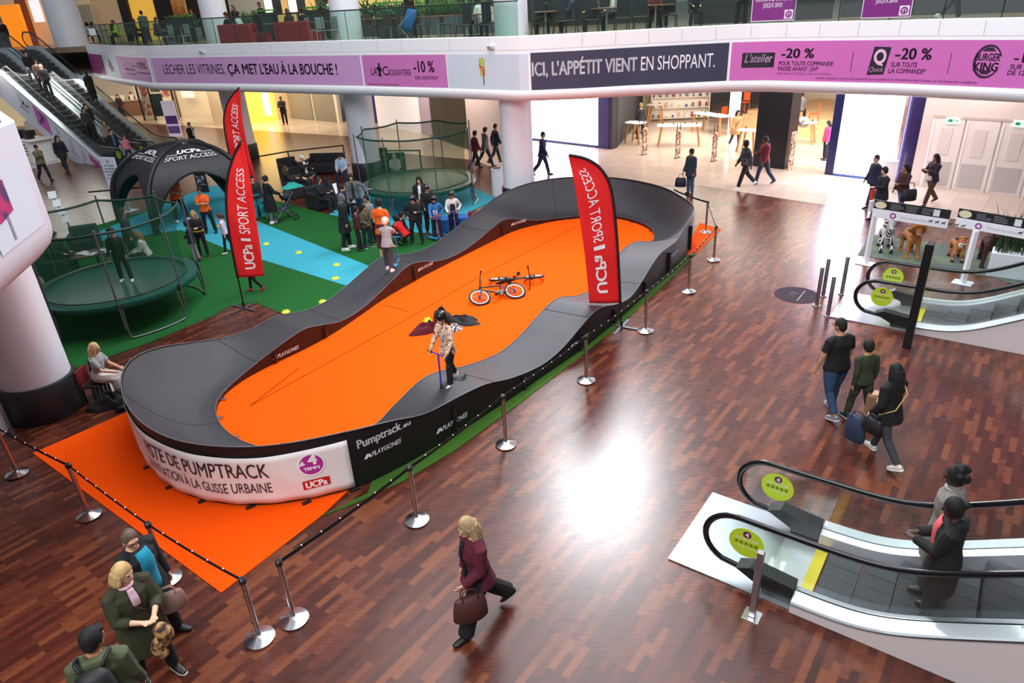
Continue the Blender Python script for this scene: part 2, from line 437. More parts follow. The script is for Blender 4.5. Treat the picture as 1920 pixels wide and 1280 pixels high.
# ---------------- glass railings on the slab edges
def railing(name, label, path, z0=5.74, h=1.0, step=1.25, back=-.1):
    t = thing(name, label, 'railing', path[0])
    loc = Vector(path[0])
    pts = [Vector(p) for p in path]; acc = [0]
    for a, b in zip(pts, pts[1:]): acc.append(acc[-1] + (b-a).length)
    def at(s):
        for i in range(len(pts)-1):
            if s <= acc[i+1] or i == len(pts)-2:
                return pts[i].lerp(pts[i+1], (s-acc[i])/(acc[i+1]-acc[i]))
    n = max(1, int(acc[-1]/step)); pnl = MB(); post = []
    for i in range(n):
        a = at(acc[-1]*i/n) - loc; b = at(acc[-1]*(i+1)/n) - loc; d = (b-a).normalized()
        a2 = a + d*.02; b2 = b - d*.02
        g = MB(); nn = Vector((-d.y, d.x, 0))*.006
        g.add([a2-nn, b2-nn, b2+nn, a2+nn] + [p + Vector((0, 0, h)) for p in (a2-nn, b2-nn, b2+nn, a2+nn)], [(3,2,1,0),(4,5,6,7),(0,1,5,4),(1,2,6,5),(2,3,7,6),(3,0,4,7)])
        g.build('glass_panel', GLASS2, t)
        MB().beam(a, a + Vector((0, 0, h)), .018, .03).build('post', M('#1c1e1f', .5), t)
    hr = MB(); hr.tube([at(acc[-1]*i/n) - loc + Vector((0, 0, h)) for i in range(n+1)], .022, 6); hr.build('top_rail', M('#2a2c2d', .4), t, smooth=True)
    return t
railing('glass_railing', 'long glass railing with dark posts in front of the food court', [fpt(px, 5.73, -.12) for px in FPX_ if 183 < px <= 985])
railing('glass_railing', 'glass railing above the pink burger advert at the upper right', [fpt(px, 5.73, -.12) for px in FPX_ if 996 <= px < 2100])
# the floor the photographer stands on, behind the viewpoint
struct(MB().prism([(-14, -.55), (9, -.55), (24, -6), (24, -24), (-24, -24), (-15, 3)], 5.0, 5.45).build('floor_gallery', M('#8d7b6a', .5)))
railing('glass_railing', 'glass railing on the near balcony at the left edge', [p + Vector((0, 0, 5.73)) for p in lrow(-.12, 0)])
# ================================================================ the pump track
def pj(p):
    v = Vector(p) - Vector((0, 0, CAMH)); c = v.dot(_f)
    return 960 + FPX*v.dot(_r)/c, 640 - FPX*v.dot(_u)/c
ST = [  # inner u, v, z   outer u, v, z
 (5.75,-8.45,.12, 5.36,-7.29,1.06), (6.5,-8.05,.25, 6.1,-7.06,.92), (6.98,-7.98,.42, 6.75,-6.95,.74), (7.65,-7.95,.60, 7.6,-6.84,.70),
 (8.15,-7.93,.57, 8.2,-6.79,.62), (8.9,-7.88,.36, 8.9,-6.73,.42), (9.8,-7.84,.2, 9.8,-6.68,.28), (10.5,-7.8,.26, 10.5,-6.63,.36), (11.1,-7.77,.44, 11.1,-6.6,.54),
 (11.75,-7.75,.62, 11.7,-6.59,.68), (12.25,-7.75,.60, 12.2,-6.6,.62), (12.9,-7.77,.38, 12.9,-6.62,.42), (13.6,-7.8,.25, 13.6,-6.66,.32), (14.25,-7.85,.32, 14.2,-6.7,.44), (14.9,-7.9,.5, 14.9,-6.74,.68),
 (15.5,-7.95,.60, 15.5,-6.78,.8), (16.1,-8.0,.64, 16.1,-6.82,.78), (16.75,-8.03,.55, 16.7,-6.86,.78), (17.4,-8.07,.34, 17.3,-6.92,.94),
 (18.05,-8.17,.17, 18.2,-7.05,1.06), (18.7,-8.42,.12, 18.95,-7.36,1.1), (19.34,-8.84,.1, 19.75,-8.12,1.12), (19.8,-9.5,.1, 20.4,-8.95,1.13), (20.02,-10.2,.1, 20.8,-9.9,1.13),
 (19.95,-10.9,.1, 20.95,-10.9,1.13), (19.5,-11.6,.1, 20.75,-11.95,1.12), (18.95,-12.1,.1, 20.1,-12.95,1.1), (18.3,-12.45,.16, 19.2,-13.65,1.0), (17.7,-12.68,.32, 18.2,-14.0,.8),
 (17.0,-12.78,.5, 17.05,-13.98,.58), (16.3,-12.76,.44, 16.3,-13.93,.48), (15.5,-12.74,.27, 15.5,-13.9,.31), (14.5,-12.71,.15, 14.5,-13.86,.18), (13.6,-12.68,.22, 13.6,-13.83,.25), (12.85,-12.65,.44, 12.85,-13.79,.46),
 (12.3,-12.6,.52, 12.3,-13.73,.53), (11.7,-12.53,.4, 11.7,-13.66,.42), (11.0,-12.43,.24, 11.0,-13.57,.27), (10.2,-12.25,.15, 10.2,-13.4,.18), (9.4,-12.08,.18, 9.4,-13.25,.22), (8.8,-12.0,.34, 8.8,-13.18,.36),
 (8.3,-11.97,.46, 8.3,-13.15,.47), (7.8,-11.98,.4, 7.8,-13.15,.42), (7.2,-12.0,.26, 7.15,-13.17,.46), (6.6,-11.95,.15, 6.35,-13.16,.68),
 (6.1,-11.8,.1, 5.6,-13.05,.92), (5.72,-11.55,.1, 4.95,-12.75,1.05), (5.42,-11.15,.1, 4.42,-12.1,1.1), (5.2,-10.6,.1, 4.02,-11.2,1.1), (5.12,-10.0,.1, 3.8,-10.2,1.1), (5.18,-9.45,.1, 3.83,-9.3,1.1), (5.33,-8.98,.1, 4.12,-8.5,1.1), (5.52,-8.7,.1, 4.62,-7.85,1.08)]
SUB = 6
SS = cr(ST, SUB, True); NS = len(SS)
IN = [uv(s[0], s[1], s[2]) for s in SS]; OUT = [uv(s[3], s[4], s[5]) for s in SS]
track = thing('pump_track', 'large black modular pump track loop with rollers and two banked turns', 'pump track', (0, 0, 0))
DECK = M('#37383e', .38, bump=.35, bs=260, c2='#2b2c31', scale=180, p0=.3, p1=.7)
mb = MB(); rows = []
for i in range(NS + 1):
    s = SS[i % NS]; a = IN[i % NS]; b = OUT[i % NS]; p = 1 + 1.3*min(1, max(0, (s[5]-s[2])/.9)); row = []
    for k in range(13):
        t = k/12; q = a.lerp(b, t); q.z = s[2] + (s[5]-s[2])*t**p; row.append(q)
    rows.append(row)
# one sheet of deck between each pair of joints
J = list(range(0, NS, 26)) + [NS]
for i0, i1 in zip(J, J[1:]):
    m = MB(); m.slab(rows[i0:i1+1], (0, 0, -.025)); m.build('riding_surface', DECK, track, smooth='auto')
    m = MB(); e = [rows[i][-1] + Vector((0, 0, .006)) for i in range(i0, i1+1)]; m.tube(e, .012, 5)
    e = [rows[i][0] + Vector((0, 0, .004)) for i in range(i0, i1+1)]; m.tube(e, .010, 5)
    m.build('edge_strip', M('#5b5d62', .5), track, smooth=True)
    MB().tube([p + Vector((0, 0, .001)) for p in rows[i0]], .006, 4).build('joint_line', M('#141416', .6), track)
def nrm(A, i, sgn):
    d = A[(i+1) % NS] - A[(i-1) % NS]; return Vector((d.y, -d.x, 0)).normalized()*sgn
SIDE = M('#111113', .5); SIDE_IN = M('#24130f', .5)
J2 = list(range(0, NS, 16)) + [NS]
for i0, i1 in zip(J2, J2[1:]):
    for A, name, sg, off, mat in ((OUT, 'outer_panel', 1, 0.0, SIDE), (IN, 'inner_panel', -1, 0.0, SIDE_IN)):
        rw = []
        for z in range(3):
            r = []
            for i in range(i0, i1+1):
                p = A[i % NS] + nrm(A, i, sg)*off; r.append(Vector((p.x, p.y, .012 + (p.z-.016)*z/2)))
            rw.append(r)
        md = (i0+i1)//2
        m = MB(); m.slab(rw, nrm(A, md, -sg)*.018); m.build(name, mat, track, smooth='auto')
    for A, sg in ((OUT, 1), (IN, -1)):
        p = A[i0 % NS]; n = nrm(A, i0, sg); h = p.z*.8
        if h > .2 and not (sg == 1 and (i0 >= 46*SUB or i0 < 1)):
            m = MB(); m.beam(Vector((p.x, p.y, h*.15)) + n*.03, Vector((p.x, p.y, h)) + n*.03, .07, .05)
            m.build('bracket', M('#08080a', .35), track)
            for q in (.3, .6, .85): MB().cyl(Vector((p.x, p.y, h*q)) + n*.045, Vector((p.x, p.y, h*q)) + n*.07, .014, n=6).build('bolt', CHROME, track)
# shiny feet along the inner edge
for i in list(range(NS-44, NS, 9)) + list(range(116, 160, 9)):
    p = IN[i % NS]; n = nrm(IN, i, -1)
    m = MB(); m.box(Vector((p.x, p.y, .03)) + n*.06, (.10, .07, .03), math.atan2(n.y, n.x)); m.build('foot_clamp', CHROME, track)

def side_index(A, px, lo, hi):
    """station index (float) whose edge is seen at pixel column px"""
    best = None
    for i in range(lo*SUB*4, hi*SUB*4):
        f = i/4; a = A[int(f) % NS].lerp(A[(int(f)+1) % NS], f-int(f)); x = pj(Vector((a.x, a.y, a.z*.5)))[0]
        if best is None or abs(x-px) < best[0]: best = (abs(x-px), f)
    return best[1]
def along(A, sg, f0, dr, off):
    """map (u along the wall from index f0, height v)"""
    pts = []; acc = [0.0]; f = f0
    for k in range(400):
        i = int(math.floor(f)); a = A[i % NS].lerp(A[(i+1) % NS], f-i); pts.append((Vector((a.x, a.y, 0)), nrm(A, i % NS, sg)))
        if k: acc.append(acc[-1] + (pts[-1][0]-pts[-2][0]).length)
        f += .25*dr
    def fn(u, v):
        if u < 0: j = 0
        else:
            j = 0
            while j < len(acc)-2 and acc[j+1] < u: j += 1
        t = (u-acc[j])/(acc[j+1]-acc[j]); p = pts[j][0].lerp(pts[j+1][0], t)
        return p + Vector((0, 0, v)) + pts[j][1]*off
    fn.end = acc; return fn
TW = M('#eceaf0', .6)
def playlogo(fn, u0, v0, h, name='lettering', L=None):
    t = text('PLAYGONES', h, .004*h/.12, shear=.25); L = L or width(t)
    fit_w(t, 0, h*4.6); t2 = poly2([(-h*1.05, 0), (-h*.95, h*.25), (-h*.55, h*.75), (-h*.4, h*.55), (-h*.2, h*.7), (0, h*.1), (-h*.25, 0), (-h*.45, h*.3), (-h*.6, 0)])
    t.add(t2.v, t2.f); lay(t, lambda a, b: fn(u0+a, v0+b)); return t.build(name, TW, track, label='white maker lettering on the track side')
# outer side, reading left to right = increasing station
f0 = side_index(OUT, 655, 0, 2); fn = along(OUT, 1, f0, 1, .012)
t = text('Pumptrack', .21, .006); w_ = fit_w(t, 0, .78); t.add([(v[0], v[1], 0) for v in lay(fit_w(text('.eu', .12, .004), .79, .97), lambda a, b: (a, b, 0)).v], text('.eu', .12, .004).f)
lay(t, lambda a, b: fn(.14+a, .71+b)); t.build('lettering', TW, track, label='white lettering on the near corner panel')
playlogo(fn, .34, .47, .12)
for px, lo, hi, v in ((825, 1, 6, .25), (1072, 6, 12, .22), (1255, 13, 19, .42)):
    f0 = side_index(OUT, px, lo, hi); playlogo(along(OUT, 1, f0, 1, .014), .05, v, .13)
for px, lo, hi, v in ((511, 40, 45, .1), (783, 33, 38, .22), (958, 27, 32, .22)):
    f0 = side_index(IN, px, lo, hi); playlogo(along(IN, -1, f0, -1, .014), .12, v, .12)

# ---------------- banner hung round the near turn
fB = side_index(OUT, 250, 45, 50); fE = side_index(OUT, 655, 0, 1) + NS
fn = along(OUT, 1, fB, 1, .02)
i = 0; Ltot = fn.end[min(len(fn.end)-1, int((fE-fB)*4))]
ban = thing('banner', 'long white cloth banner wrapped round the near turn of the pump track', 'banner')
fnb = along(OUT, 1, fB, 1, .028)
def wob(u, v): return .016*math.sin(u*5.1+v*3)*math.sin(v*3.2) + .010*math.sin(u*11+v*7)*(1-v)
def bfn(u, v, e=.0):
    f = fnb(u, v); g = along_n(u); return f + g*(wob(u, v)+e)
_acc = fn.end
def along_n(u):
    a = fnb(max(0, u-.05), 0); b = fnb(u+.05, 0); d = b-a; return Vector((d.y, -d.x, 0)).normalized()
nU = 70
rw = [[bfn(Ltot*i/nU, .06 + .84*k/8 + (.10*(math.cos(i/nU*6.28*2)*.15)+.02)*(k/8)) for i in range(nU+1)] for k in range(9)]
m = MB(); m.grid(rw); o = m.build('cloth', M('#ece4e2', .65), ban, smooth=True); so = o.modifiers.new('s', 'SOLIDIFY'); so.thickness = .006
def px_u(px, z):
    best = (1e9, 0)
    for k in range(600):
        u = Ltot*k/600; x = pj(fnb(u, z))[0]
        if abs(x-px) < best[0]: best = (abs(x-px), u)
    return best[1]
INK = M('#3a2028', .7)
t = fit_w(text('PISTE DE PUMPTRACK', .37, .002), px_u(266, .6)+.28, px_u(505, .6)); lay(t, lambda a, b: bfn(a, .55+b, .014)); t.build('lettering', INK, ban, label='dark lettering of the first line')
t = fit_w(text('& INITIATION À LA GLISSE URBAINE', .26, .0), px_u(276, .3)+.22, px_u(512, .3)); lay(t, lambda a, b: bfn(a, .27+b, .014)); t.build('lettering', INK, ban, label='dark lettering of the second line')
uc = px_u(585, .6)
t = disc(.205, 32); lay(t, lambda a, b: bfn(uc+a, .66+b, .012)); t.build('logo_ring', M('#f6f2f6', .6), ban)
t = disc(.175, 32); lay(t, lambda a, b: bfn(uc+a, .66+b, .015)); t.build('logo_disc', M('#b02a9a', .6), ban, label='round purple logo disc')
t = text('4', .26, .012, 'CENTER'); t2 = fit_w(text('TEMPS', .075, .004), -.12, .12); lay(t, lambda a, b: (a+.03, b+.0, 0)); lay(t2, lambda a, b: (a, b-.09, 0)); t.add(t2.v, t2.f)
lay(t, lambda a, b: bfn(uc+a, .66+b, .019)); t.build('logo_lettering', M('#f6f2f6', .6), ban, label='white figure and word in the purple disc')
ur = px_u(594, .3)
t = rect(-.2, 0, .2, .15, 6); lay(t, lambda a, b: bfn(ur+a, .24+b, .013)); t.build('logo_box', M('#c8141c', .6), ban, label='red box logo')
t = fit_w(text('UCPa', .15, .008), -.16, .16); lay(t, lambda a, b: bfn(ur+a, .26+b, .018)); t.build('logo_lettering', M('#f8f4f4', .6), ban, label='white letters in the red box')
# small hooks under the banner
for px, py in ((277, 873), (319, 911), (380, 937), (470, 948), (575, 940), (665, 915)):
    p = P(px, py+2, .02); m = MB(); m.rbox((p.x, p.y, .022), (.14, .06, .04), .01, .6); m.build('foot_hook', BLACK, ban)

# ================================================================ carpets
ORANGE = M('#f65606', .95, bump=.3, bs=300, spec=.08); ORANGE2 = M('#f65206', .95, bump=.3, bs=300, spec=.08)
GREEN = M('#2c7036', .95, c2='#205a2b', scale=60, p0=.3, p1=.7, bump=.6, bs=400, spec=.1); GREEN2 = M('#47702a', .95, c2='#365c20', scale=60, p0=.3, p1=.7, bump=.6, bs=400, spec=.1)  # second green is darkened: the shade on the strip is put into its colour
BLUE = M('#48b4c8', .95, c2='#41a9be', scale=50, p0=.3, p1=.7, bump=.5, bs=400, spec=.1)
def carpet(name, label, cat, pts, z0, z1, mat, group=None):
    return tag(MB().prism([(p[0], p[1]) for p in pts], z0, z1).build(name, mat), label, cat, group)
carpet('orange_carpet', 'orange carpet filling the infield of the pump track', 'carpet', [p + nrm(IN, i, 1)*.05 for i, p in enumerate(IN)][::2], .004, .010, ORANGE)
m = MB()
def seam(a, b): m.beam(P(*a, .0115), P(*b, .0115), .022, .003)
seam((470, 760), (760, 600)); seam((760, 600), (905, 515)); seam((720, 572), (770, 585)); seam((905, 515), (1080, 425)); seam((560, 690), (470, 760))
m.build('seam', M('#8a2c06', .95, spec=.05), D.objects['orange_carpet'])
carpet('orange_carpet', 'orange carpet corner outside the near turn below the white banner', 'carpet', [P(62, 850), P(415, 1112), P(605, 966), uv(5.6, -7.4), uv(5.2, -8.0), uv(4.6, -9.2), uv(4.5, -10.5), uv(5.0, -12.0), P(245, 770)], .004, .012, ORANGE2)
carpet('orange_carpet', 'small orange carpet corner outside the far turn beside a chrome post', 'carpet', [P(1312, 418), P(1352, 430), P(1303, 478), P(1280, 478)], .004, .012, ORANGE2)
carpet('turf_strip', 'narrow bright green turf strip along the right side of the pump track', 'turf', [P(598, 970), P(690, 925), uv(5.7, -7.25), uv(7.5, -6.9), uv(9.5, -6.75), uv(11.5, -6.66), uv(13, -6.68), uv(15, -6.8), uv(17.7, -7.0), uv(18, -6.78), uv(15, -6.56), uv(12.6, -6.47), uv(11, -6.46), uv(9, -6.5), uv(7, -6.58), uv(5.9, -6.76), uv(5.0, -7.05)], .002, .014, GREEN2)
G = [(282, 642), (400, 592), (430, 574), (480, 568), (532, 589)]
carpet('green_turf', 'big green artificial turf area under the netted trampoline and the tent', 'turf', [P(30, 700), P(118, 700)] + [P(*p) for p in G] + [uv(9.5, -13.1), uv(11, -13.4), uv(12.5, -13.7), uv(14.5, -13.8), uv(15.8, -13.85), P(870, 450), P(775, 437), P(620, 403), P(527, 379), P(468, 366), P(420, 352), P(150, 432), P(60, 480), P(-40, 560)], .001, .010, GREEN)
carpet('blue_turf', 'light blue turf runway crossing the green turf to the pump track', 'turf', [P(385, 351), P(420, 347), P(480, 414), uv(12.55, -13.75), uv(11.3, -13.55), P(672, 543), P(425, 467), P(340, 432)], .0105, .016, BLUE)
carpet('blue_turf', 'light blue turf strip behind the netted trampoline at the left', 'turf', [P(150, 452), P(200, 428), P(290, 391), P(345, 368), P(385, 351.5), P(340, 431.5), P(200, 452)], .0105, .0155, BLUE)
carpet('blue_turf', 'light blue turf under the rear netted trampoline', 'turf', [P(618, 402), P(700, 340), P(860, 340), P(933, 373), P(880, 398), P(868, 432), P(840, 440), P(770, 436), P(672, 418)], .0105, .016, BLUE)

# ================================================================ barrier posts
STN = [((944, 738), (949, 834), 'halfway between the Pumptrack lettering and the big red flag'), ((1097, 625), (1099, 714), 'just left of the big red flag base'), ((1212, 545), (1210, 621), 'just right of the big red flag base'),
       ((1293, 475), (1291, 547), 'at the start of the far turn'), ((1341, 425), (1338, 488), 'rightmost one, beside the far orange carpet corner'), ((1323, 378), (1323, 436), 'farthest one, standing on the far orange carpet corner'),
       ((768, 873), (782, 976), 'below the white Pumptrack lettering'), ((527, 1047), (552, 1162), 'right one of two near the orange carpet tip'), ((452, 1085), (488, 1197), 'left one of two near the orange carpet tip'),
       ((273, 982), (316, 1086), 'beside the man in the turquoise top'), ((127, 872), (168, 967), 'second from the left edge, before the orange carpet'), ((0, 800), (33, 889), 'at the left edge near the white column')]
def lbl(k): return 'chrome barrier post, ' + STN[k][2]
GRP = 'chrome barrier posts with belts round the pump track'
base = [P(*s[1]) for s in STN]
proto = thing('barrier_post', lbl(0), 'barrier post', base[0], 0, GRP)
MB().lathe([(.176, .014), (.18, .028), (.08, .066), (.045, .085)], (0, 0, 0), 28).build('foot', CHROME, proto, smooth='auto')
MB().lathe([(.032, .08), (.032, .95)], (0, 0, 0), 16).build('tube', CHROME, proto, smooth='auto')
MB().lathe([(.042, .92), (.044, .98), (.03, .995)], (0, 0, 0), 16).build('cap', M('#3a3a3e', .35, .6), proto, smooth='auto')
posts = [proto] + [dup(proto, base[k], 0, lbl(k), GRP) for k in range(1, 12)]
BELT = M('#141416', .6)
def belt(i, b, sag=.03, dots=True):
    a = Vector((0, 0, .955)); b = Vector(b) - base[i] if not isinstance(b, int) else base[b] - base[i] + Vector((0, 0, .955))
    e_ = (b-a).normalized()*.046; a = a + e_*.7; b = b - e_
    n = 12; rw = []
    for z in (-.028, .028): rw.append([a.lerp(b, k/n) + Vector((0, 0, z - sag*4*(k/n)*(1-k/n))) for k in range(n+1)])
    d = (b-a).normalized(); nn = Vector((-d.y, d.x, 0))*.003
    m = MB(); m.slab(rw, nn); m.build('belt', BELT, posts[i])
    if dots:
        m = MB(); L = (b-a).length; k = int(L/.27)
        for j in range(1, k):
            t = j/k; m.sph(a.lerp(b, t) + Vector((0, 0, .028 - sag*4*t*(1-t))), .0095, 6, 4)
        m.build('light', M('#f4d9f0', .4, em=.8, emc='#f0bfe0'), posts[i], label='small pinkish lights on the belt')
for a, b in ((7, 6), (6, 0), (0, 1), (1, 2), (2, 3), (3, 4), (4, 5), (11, 10), (10, 9), (9, 8)): belt(a, b)
belt(5, P(1262, 355, .93)); belt(11, base[11] + Vector((-2.2, 1.2, .95)))
# thin dark posts behind the tent and armchairs
DK = [((278, 343), (287, 395), 'thin dark barrier post behind the tent leg, at the left'), ((541, 292), (547, 322), 'thin dark barrier post behind the armchairs, middle'), ((645, 283), (649, 310), 'thin dark barrier post behind the armchairs, by the column'), ((710, 273), (714, 322), 'thin dark barrier post behind the rear trampoline net'), ((788, 288), (791, 322), 'thin dark barrier post behind the right side of the rear trampoline net')]
bs = [P(*d[1]) for d in DK]
dp = thing('barrier_post', DK[0][2], 'barrier post', bs[0], 0, 'dark barrier posts at the back')
MB().lathe([(.17, .0), (.17, .02), (.05, .04)], (0, 0, 0), 16).build('foot', DARKG, dp, smooth='auto'); MB().lathe([(.035, .03), (.035, .98)], (0, 0, 0), 10).build('tube', M('#3c4244', .5), dp, smooth='auto')
dps = [dp] + [dup(dp, bs[k], 0, DK[k][2], 'dark barrier posts at the back') for k in range(1, 5)]
def dbelt(i, b):
    b = (bs[b] if isinstance(b, int) else Vector(b)) - bs[i] + Vector((0, 0, .95)); m = MB(); m.beam((0, 0, .95), b, .01, .06); m.build('belt', BELT, dps[i])
dbelt(0, P(180, 405)); dbelt(1, P(400, 350)); dbelt(1, 2); dbelt(3, 4)
# ================================================================ feather flags
RED = M('#ea1c1e', .6); FWH = M('#f3f0f2', .6)
def flag(label, base, L, Rr, mirror, lens, u0=.04, shade=True, lay_up=None):
    """L / Rr: pixel outlines of the sail, bottom to top; the pole runs up one side"""
    b = P(*base); t = thing('feather_flag', label, 'flag', b)
    nn = Vector((b.x*.35, -b.y, 0)).normalized()*-1
    q = lambda p: PV(p[0], p[1], b, nn) - b
    Lp = cr([tuple(q(p)) for p in L], 8); Rp = cr([tuple(q(p)) for p in Rr], 8)
    def rs(A, n):
        A = [Vector(a) for a in A]; acc = [0]
        for x, y in zip(A, A[1:]): acc.append(acc[-1]+(y-x).length)
        out = []
        for k in range(n+1):
            s = acc[-1]*k/n; j = 0
            while j < len(acc)-2 and acc[j+1] < s: j += 1
            out.append(A[j].lerp(A[j+1], (s-acc[j])/max(1e-6, acc[j+1]-acc[j])))
        return out
    N = 40; Lp = rs(Lp, N); Rp = rs(Rp, N)
    nv = -nn
    def S(a, c, e=0):
        j = min(N-1, int(c*N)); f = c*N-j; l = Lp[j].lerp(Lp[j+1], f); r = Rp[j].lerp(Rp[j+1], f)
        return l.lerp(r, a) + nv*(.02*math.sin(c*17+a*4)*math.sin(math.pi*a) + e)
    m = MB(); m.grid([[S(k/10, j/N) for k in range(11)] for j in range(N+1)]); o = m.build('sail', RED, t, smooth=True); o.modifiers.new('s', 'SOLIDIFY').thickness = .008
    pole = Rp if mirror else Lp
    m = MB(); m.tube([Vector((0, 0, .03))] + [p for p in pole], [.02] + [.02 - .010*k/N for k in range(N+1)], 8); m.build('pole', M('#17181a', .4), t, smooth=True)
    hem = MB(); hem.tube([p + nv*.004 for p in pole], .032, 6); hem.build('hem', M('#1a1416', .6), t, smooth=True)
    for k in range(2):
        a = .75 + k*math.pi/2 + .25
        m = MB(); m.beam((-.42*math.cos(a), -.42*math.sin(a), .012 + .012*k), (.42*math.cos(a), .42*math.sin(a), .012 + .012*k), .075, .012); m.build('foot_bar', M('#5a5e63', .45, .6), t)
    MB().cyl((0, 0, .02), (0, 0, .16), .03, n=10).build('foot_socket', M('#2a2c2f', .4, .5), t, smooth='auto')
    H = (Vector(Lp[N]) - Vector(Lp[0])).length
    # writing runs up the sail
    def wr(body, c0, c1, size, bold, a0, a1):
        tx = text(body, 1, bold); x0 = min(v[0] for v in tx.v); x1 = max(v[0] for v in tx.v); y0 = min(v[1] for v in tx.v); y1 = max(v[1] for v in tx.v)
        def f(u, v):
            c = c0 + (c1-c0)*(u-x0)/(x1-x0); a = a1 - (a1-a0)*(v-y0)/(y1-y0)
            if mirror: a = a0 + (a1-a0)*(v-y0)/(y1-y0)
            return S(a, c, .014)
        lay(tx, f); tx.build('lettering', FWH, t)
    for w in lens: wr(*w)
    return t
flag('big red feather flag with mirrored white lettering, standing right of the pump track', (1165, 613), [(1105, 568), (1098, 490), (1090, 430), (1079, 355), (1066, 292)], [(1163, 568), (1160, 500), (1155, 425), (1146, 355), (1128, 318), (1100, 298), (1067, 290.5)], True,
     [('UCPa', .07, .33, 1, .03, .28, .62), ('|', .36, .385, 1, 0, .28, .62), ('SPORT ACCESS', .41, .87, 1, -.008, .30, .60)])
flag('red feather flag with white lettering in front of the black tent', (458, 578), [(446, 520), (433, 455), (425, 395), (426, 340), (437, 296), (453, 263)], [(495, 517), (487, 455), (478, 395), (470, 340), (462, 300), (454, 264)], False,
     [('UCPa', .06, .25, 1, .03, .36, .74), ('|', .275, .295, 1, 0, .38, .72), ('SPORT ACCESS', .33, .80, 1, -.008, .38, .74)])
flag('red feather flag standing behind the front red flag, taller in the picture', (462, 388), [(446, 350), (430, 290), (420, 232), (424, 200), (436, 178), (449, 164)], [(484, 350), (468, 290), (458, 240), (453, 205), (450.5, 180), (449.6, 165)], False,
     [('SPORT ACCESS', .36, .82, 1, -.008, .38, .74), ('|', .30, .33, 1, 0, .4, .7)])

# ================================================================ netted trampolines
NETG = net_mat('#2a5e42', .33); PADG = M('#0e4a3c', .35); GALV = M('#6d6f73', .4, .7)
def trampoline(label, c, r, hp, hm, ang0, leg_ang):
    t = thing('trampoline', label, 'trampoline', (c[0], c[1], .012))
    def ring(rr, z, n=48): return [Vector((rr*math.cos(2*math.pi*k/n), rr*math.sin(2*math.pi*k/n), z)) for k in range(n)]
    MB().tube(ring(r-.08, hm-.05), .03, 8, closed=True).build('frame_ring', GALV, t, smooth=True)
    MB().lathe([(r-.30, hm-.012), (r-.30, hm), (0.001, hm-.004), (0.001, hm-.016)], n=48).build('jump_mat', M('#1a1f20', .85), t)
    MB().lathe([(r-.34, hm+.012), (r-.20, hm+.05), (r-.02, hm+.03), (r, hm-.05), (r-.02, hm-.10), (r-.06, hm-.02), (r-.3, hm+.0)], n=48).build('safety_pad', PADG, t, smooth='auto')
    pa = [ang0 + k*math.pi/4 for k in range(8)]
    for a in pa:
        x, y = (r+.03)*math.cos(a), (r+.03)*math.sin(a); m = MB(); m.tube([(x, y, .25), (x, y, hp)], .022, 8); m.sph((x, y, hp), .028, 8, 5)
        m.build('pole', M('#5c6065', .4, .4), t, smooth='auto')
        m = MB(); m.beam((x*.985, y*.985, hm-.1), (x*.985, y*.985, hm+.04), .07, .07); m.build('clamp', M('#1c2022', .5), t)
    # net: eight panels from the mat edge to a cord between the poles
    rr0 = r-.28
    def np_(u, w):
        k = int(u) % 8; f = u-int(u); a0, a1 = pa[k], pa[k]+math.pi/4; a = a0+(a1-a0)*f
        bulge = 1-.10*math.sin(math.pi*w)*.6
        top = Vector((r*math.cos(a0), r*math.sin(a0), 0)).lerp(Vector((r*math.cos(a1), r*math.sin(a1), 0)), f); top *= .97
        bot = Vector((rr0*math.cos(a), rr0*math.sin(a), 0)); p = bot.lerp(top, w)*bulge
        p.z = hm+.01 + (hp-.10-hm)*w - .05*math.sin(math.pi*f)*w
        return p
    m = MB(); m.grid([[np_(j/6, w/8) for j in range(49)] for w in range(9)]); m.build('safety_net', NETG, t, smooth=True)
    for w, rad, nm in ((1.0, .032, 'net_top_band'), (.03, .02, 'net_bottom_band')):
        MB().tube([np_(j/6, w) for j in range(48)], rad, 6, closed=True).build(nm, M('#12382c', .6), t, smooth=True)
    for a in leg_ang:
        m = MB(); d0, d1 = a-.36, a+.36
        m.tube(cr([((r-.05)*math.cos(d0), (r-.05)*math.sin(d0), hm-.06), ((r+.0)*math.cos(d0), (r+.0)*math.sin(d0), .12), ((r)*math.cos(d0+.06), (r)*math.sin(d0+.06), .03), (r*1.0*math.cos(a), r*1.0*math.sin(a), .03), ((r)*math.cos(d1-.06), (r)*math.sin(d1-.06), .03), ((r+.0)*math.cos(d1), (r+.0)*math.sin(d1), .12), ((r-.05)*math.cos(d1), (r-.05)*math.sin(d1), hm-.06)], 5), .022, 8)
        m.build('leg_frame', M('#84868a', .35, .8), t, smooth=True)
    return t
trampoline('netted trampoline with dark green pad at the left, beside the white column', (-9.95, 16.5), 1.92, 2.66, .86, math.radians(-63), [math.radians(-41), math.radians(49), math.radians(139), math.radians(-131)])
trampoline('netted trampoline with green pad at the back, behind the group of children', (-3.15, 25.75), 2.15, 2.8, .82, math.radians(-112), [math.radians(-90), 0, math.radians(90), math.radians(180)])

